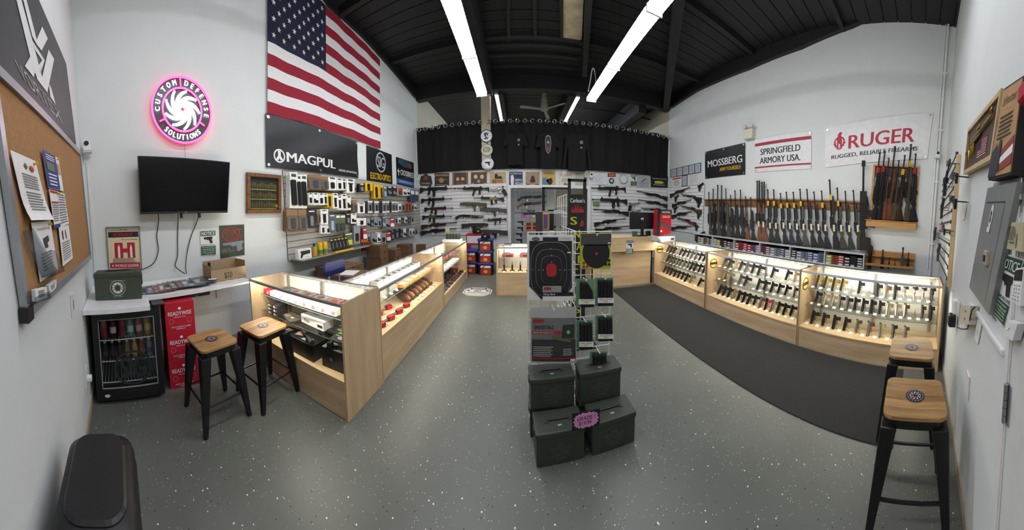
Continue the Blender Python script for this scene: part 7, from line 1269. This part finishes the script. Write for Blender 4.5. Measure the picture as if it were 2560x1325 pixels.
for i in range(7):
    t = thing('wooden_grip', 'dark wooden pistol grip, %s from the near end of the second showcase' % ORD[i], 'grip', at(1.7, 3.3+.135*i, .452, -.35), 'wooden grips in the second showcase'); obj('grip', MB().tube([(-.14, 0, .09), (-.05, 0, .07), (.06, 0, .05), (.13, 0, .035)], [.035, .045, .05, .03], 10), wood(('#2c1a10', '#3a2414')[i % 2], ('#6a4222', '#8a5a30')[i % 2], (8, 3, 3), 3), t, smooth=True); obj('cap', MB().lathe([(.036, 0), (.036, .015)], 10, Matrix.Translation((-.15, 0, .09)) @ Matrix.Rotation(math.pi/2, 4, 'Y')), BLACK, t, smooth=True)
    tagcard(at(1.86, 3.3+.135*i, .452, math.pi/2), 'white price card, %s in front of the wooden grips' % ORD[i], 'grip price cards')
for i in range(6): cbox('orange wooden block with white card, %s from near on the glass shelf' % ORD[i], (1.76, 3.2+.17*i, .682), .09, .15, .04, wood('#b5713a', '#d29458', (6, 6, 6), 2), None, 0, 'wooden_stand', [('price_card', WHITE, 'rect', (.15, .2, .85, .8))])
for i in range(9): cbox('white boxed red dot sight, %s from near on the glass shelf' % ORD[i], (1.53, 2.95+.15*i, .682), .1, .13, .11, CARD, None, 0, 'boxed_sight', [('picture', GUN, 'rect', (.2, .3, .8, .7))])
for i in range(5): tagcard(at(1.76, 2.45+.14*i, .682, math.pi/2), 'white price card, %s from near on the glass shelf of the second showcase' % ORD[i], 'second case cards'); 
for i in range(3): cbox('red carded part, %s from near at the back of the second showcase' % ORD[i], (1.55, 2.45+.16*i, .682), .08, .14, .03, RED, None, 0, 'carded_part')
# third case (Y 4.335..6.235): deck .2, shelves .48 .69
for r, (z, x) in enumerate(((.202, 1.84), (.202, 1.7), (.202, 1.56))):
    for i in range(9):
        y = 4.5+.19*i; t = thing('boxed_knife', 'black and red boxed knife, %s from near in the %s row of the third showcase' % (ORD[i], ('front', 'middle', 'back')[r]), 'knife box', at(x, y, z, .15*math.sin(i+r)), 'boxed knives in the third showcase'); hh = .03+.035*r
        obj('box', MB().box(-.055, -.07, 0, .055, .07, hh), mat('#1f1e20', .5), t); obj('knife', MB().prism([(-.02, -.06), (.0, -.065), (.015, 0), (.012, .06), (-.012, .06)], hh, hh+.015), GUN if (i+r) % 3 else mat('#8a2a30', .5), t); obj('red_mark', MB().box(.01, .02, hh, .04, .05, hh+.002), RED, t)
for i in range(8): cbox('white boxed knife, %s from near on the middle shelf' % ORD[i], (1.72, 4.55+.2*i, .482), .16, .17, .05, CARD, [('lettering', DKGREY, 'lines', (.2, .3, .8, .7, 2))])
for i in range(6): cbox('small red and grey package, %s from near on the top shelf' % ORD[i], (1.72, 4.6+.26*i, .692), .13, .2, .035, mat(('#a8323a', '#5a5c60')[i % 2], .5), None, .1*i, top=[('picture', DKGREY, 'rect', (.2, .3, .8, .7))])
# small rear case: four upright knives and scopes on the shelf
for i in range(4):
    x = 2.88+.14*i if i < 3 else 3.32
    t = thing('display_knife', 'upright knife on a black stand, %s from left in the small showcase' % ORD[i], 'knife', at(2.88+.155*i, 5.2, .442), 'knives in the small showcase'); obj('stand', MB().box(-.045, -.04, 0, .045, .04, .012), BLACK, t); obj('blade', MB().prism([(-.014, 0), (.014, 0), (.014, .11), (0, .17), (-.012, .13)], -.003, .003, Matrix.Rotation(math.pi/2, 4, 'X') @ Matrix.Translation((0, .03, 0))), STEEL, t); obj('handle', MB().rbox(-.016, -.012, .016, .012, .012, .12, .008), BLACK, t)
    tagcard(at(2.88+.155*i, 5.12, .442), 'white card, %s from left before the upright knives' % ORD[i], 'knife cards')
for i in range(2): cbox('red and black boxed multitool, %s on the shelf of the small showcase' % ('left', 'right')[i], (2.95+.34*i, 5.3, .702), .22, .12, .05, mat('#8a2a2c', .5), [('label_panel', BLACK, 'rect', (.3, .2, .9, .8))], 0, 'boxed_tool'); t = thing('multitool', 'steel folding tool lying on the %s red box' % ('left', 'right')[i], 'tool', at(2.95+.34*i, 5.28, .754, .1)); obj('handle', MB().rbox(-.09, -.02, .05, .02, 0, .03, .01), mat('#5a5e58', .4, .4), t); obj('blade', MB().prism([(.05, -.012), (.12, 0), (.05, .012)], .01, .016), STEEL, t)
obj('card_reader', MB().rbox(-.07, -.06, .07, .06, 0, .03, .01), BLACK, None, at(2.95, 5.25, .927), label='small black device on top of the small showcase', cat='device')
# ---- ceiling fan beyond the curtain
c = onp(1361, 268, 1, 9.4); t = thing('ceiling_fan', 'white three-blade ceiling fan beyond the curtain', 'ceiling fan', at(c.x, 9.4, 0)); FC = mat('#c4c2b2', .5); zf = c.z; zt_ = min(ZC, zf+.7)
obj('canopy', MB().lathe([(.03, zt_-.1), (.09, zt_-.06), (.09, zt_)], 16), FC, t, smooth=True); obj('down_rod', MB().rod((0, 0, zf), (0, 0, zt_), .02), FC, t); obj('motor', MB().lathe([(.06, zf-.12), (.13, zf-.1), (.15, zf-.02), (.13, zf+.05), (.1, zf+.3), (.08, zf+.34)], 18), FC, t, smooth=True)
for k in range(3): obj('blade', MB().prism([(.13, -.05), (.85, -.075), (.87, 0), (.85, .075), (.13, .05)], -.006, .006, Matrix.Translation((0, 0, zf-.08)) @ Matrix.Rotation(math.radians(195+120*k), 4, 'Z') @ Matrix.Rotation(.2, 4, 'X')), FC, t)
# pipes and cables under the ceiling
a = onp(1380, 265, 1, 9.6); b = onp(1650, 305, 1, 9.6); obj('pipe_run', MB().tube([a, a.lerp(b, .5)+Vector((0, 0, .03)), b], .03, 8), MATBLK, smooth=True, label='black pipe run under the rear ceiling right of the fan', cat='pipe')
a = [onp(x, y, 1, 6.6) for x, y in ((1490, 218), (1488.5, 195), (1487, 180), (1485, 173), (1483, 170.5), (1481, 172), (1479.5, 178), (1477, 195), (1471, 228))]; obj('cable_loop', MB().tube(a, .014, 6), WHITE, smooth=True, label='bent white cable rising from the right light strip', cat='cable')
P = on('R', 2278, 6, .05); obj('cut_cable', MB().tube([P+Vector((0, 0, .3)), P, P+Vector((0, .08, -.12)), P+Vector((0, .1, -.28))], [.035, .035, .03, .015], 8), MATBLK, smooth=True, label='cut black cable end hanging at the top right', cat='cable')
obj('wall_fitting', MB().lathe([(.03, 0), (.035, .03), (.02, .05)], 10, frame('R', on('R', 2228, 52, .0))), GREY, smooth=True, label='small round fitting high on the right wall', cat='fitting')
obj('wall_fitting', MB().lathe([(.03, 0), (.035, .03), (.02, .05)], 10, frame('R', on('R', 1811, 193, .0))), GREY, smooth=True, label='small dark fitting near the rear of the right wall', cat='fitting')
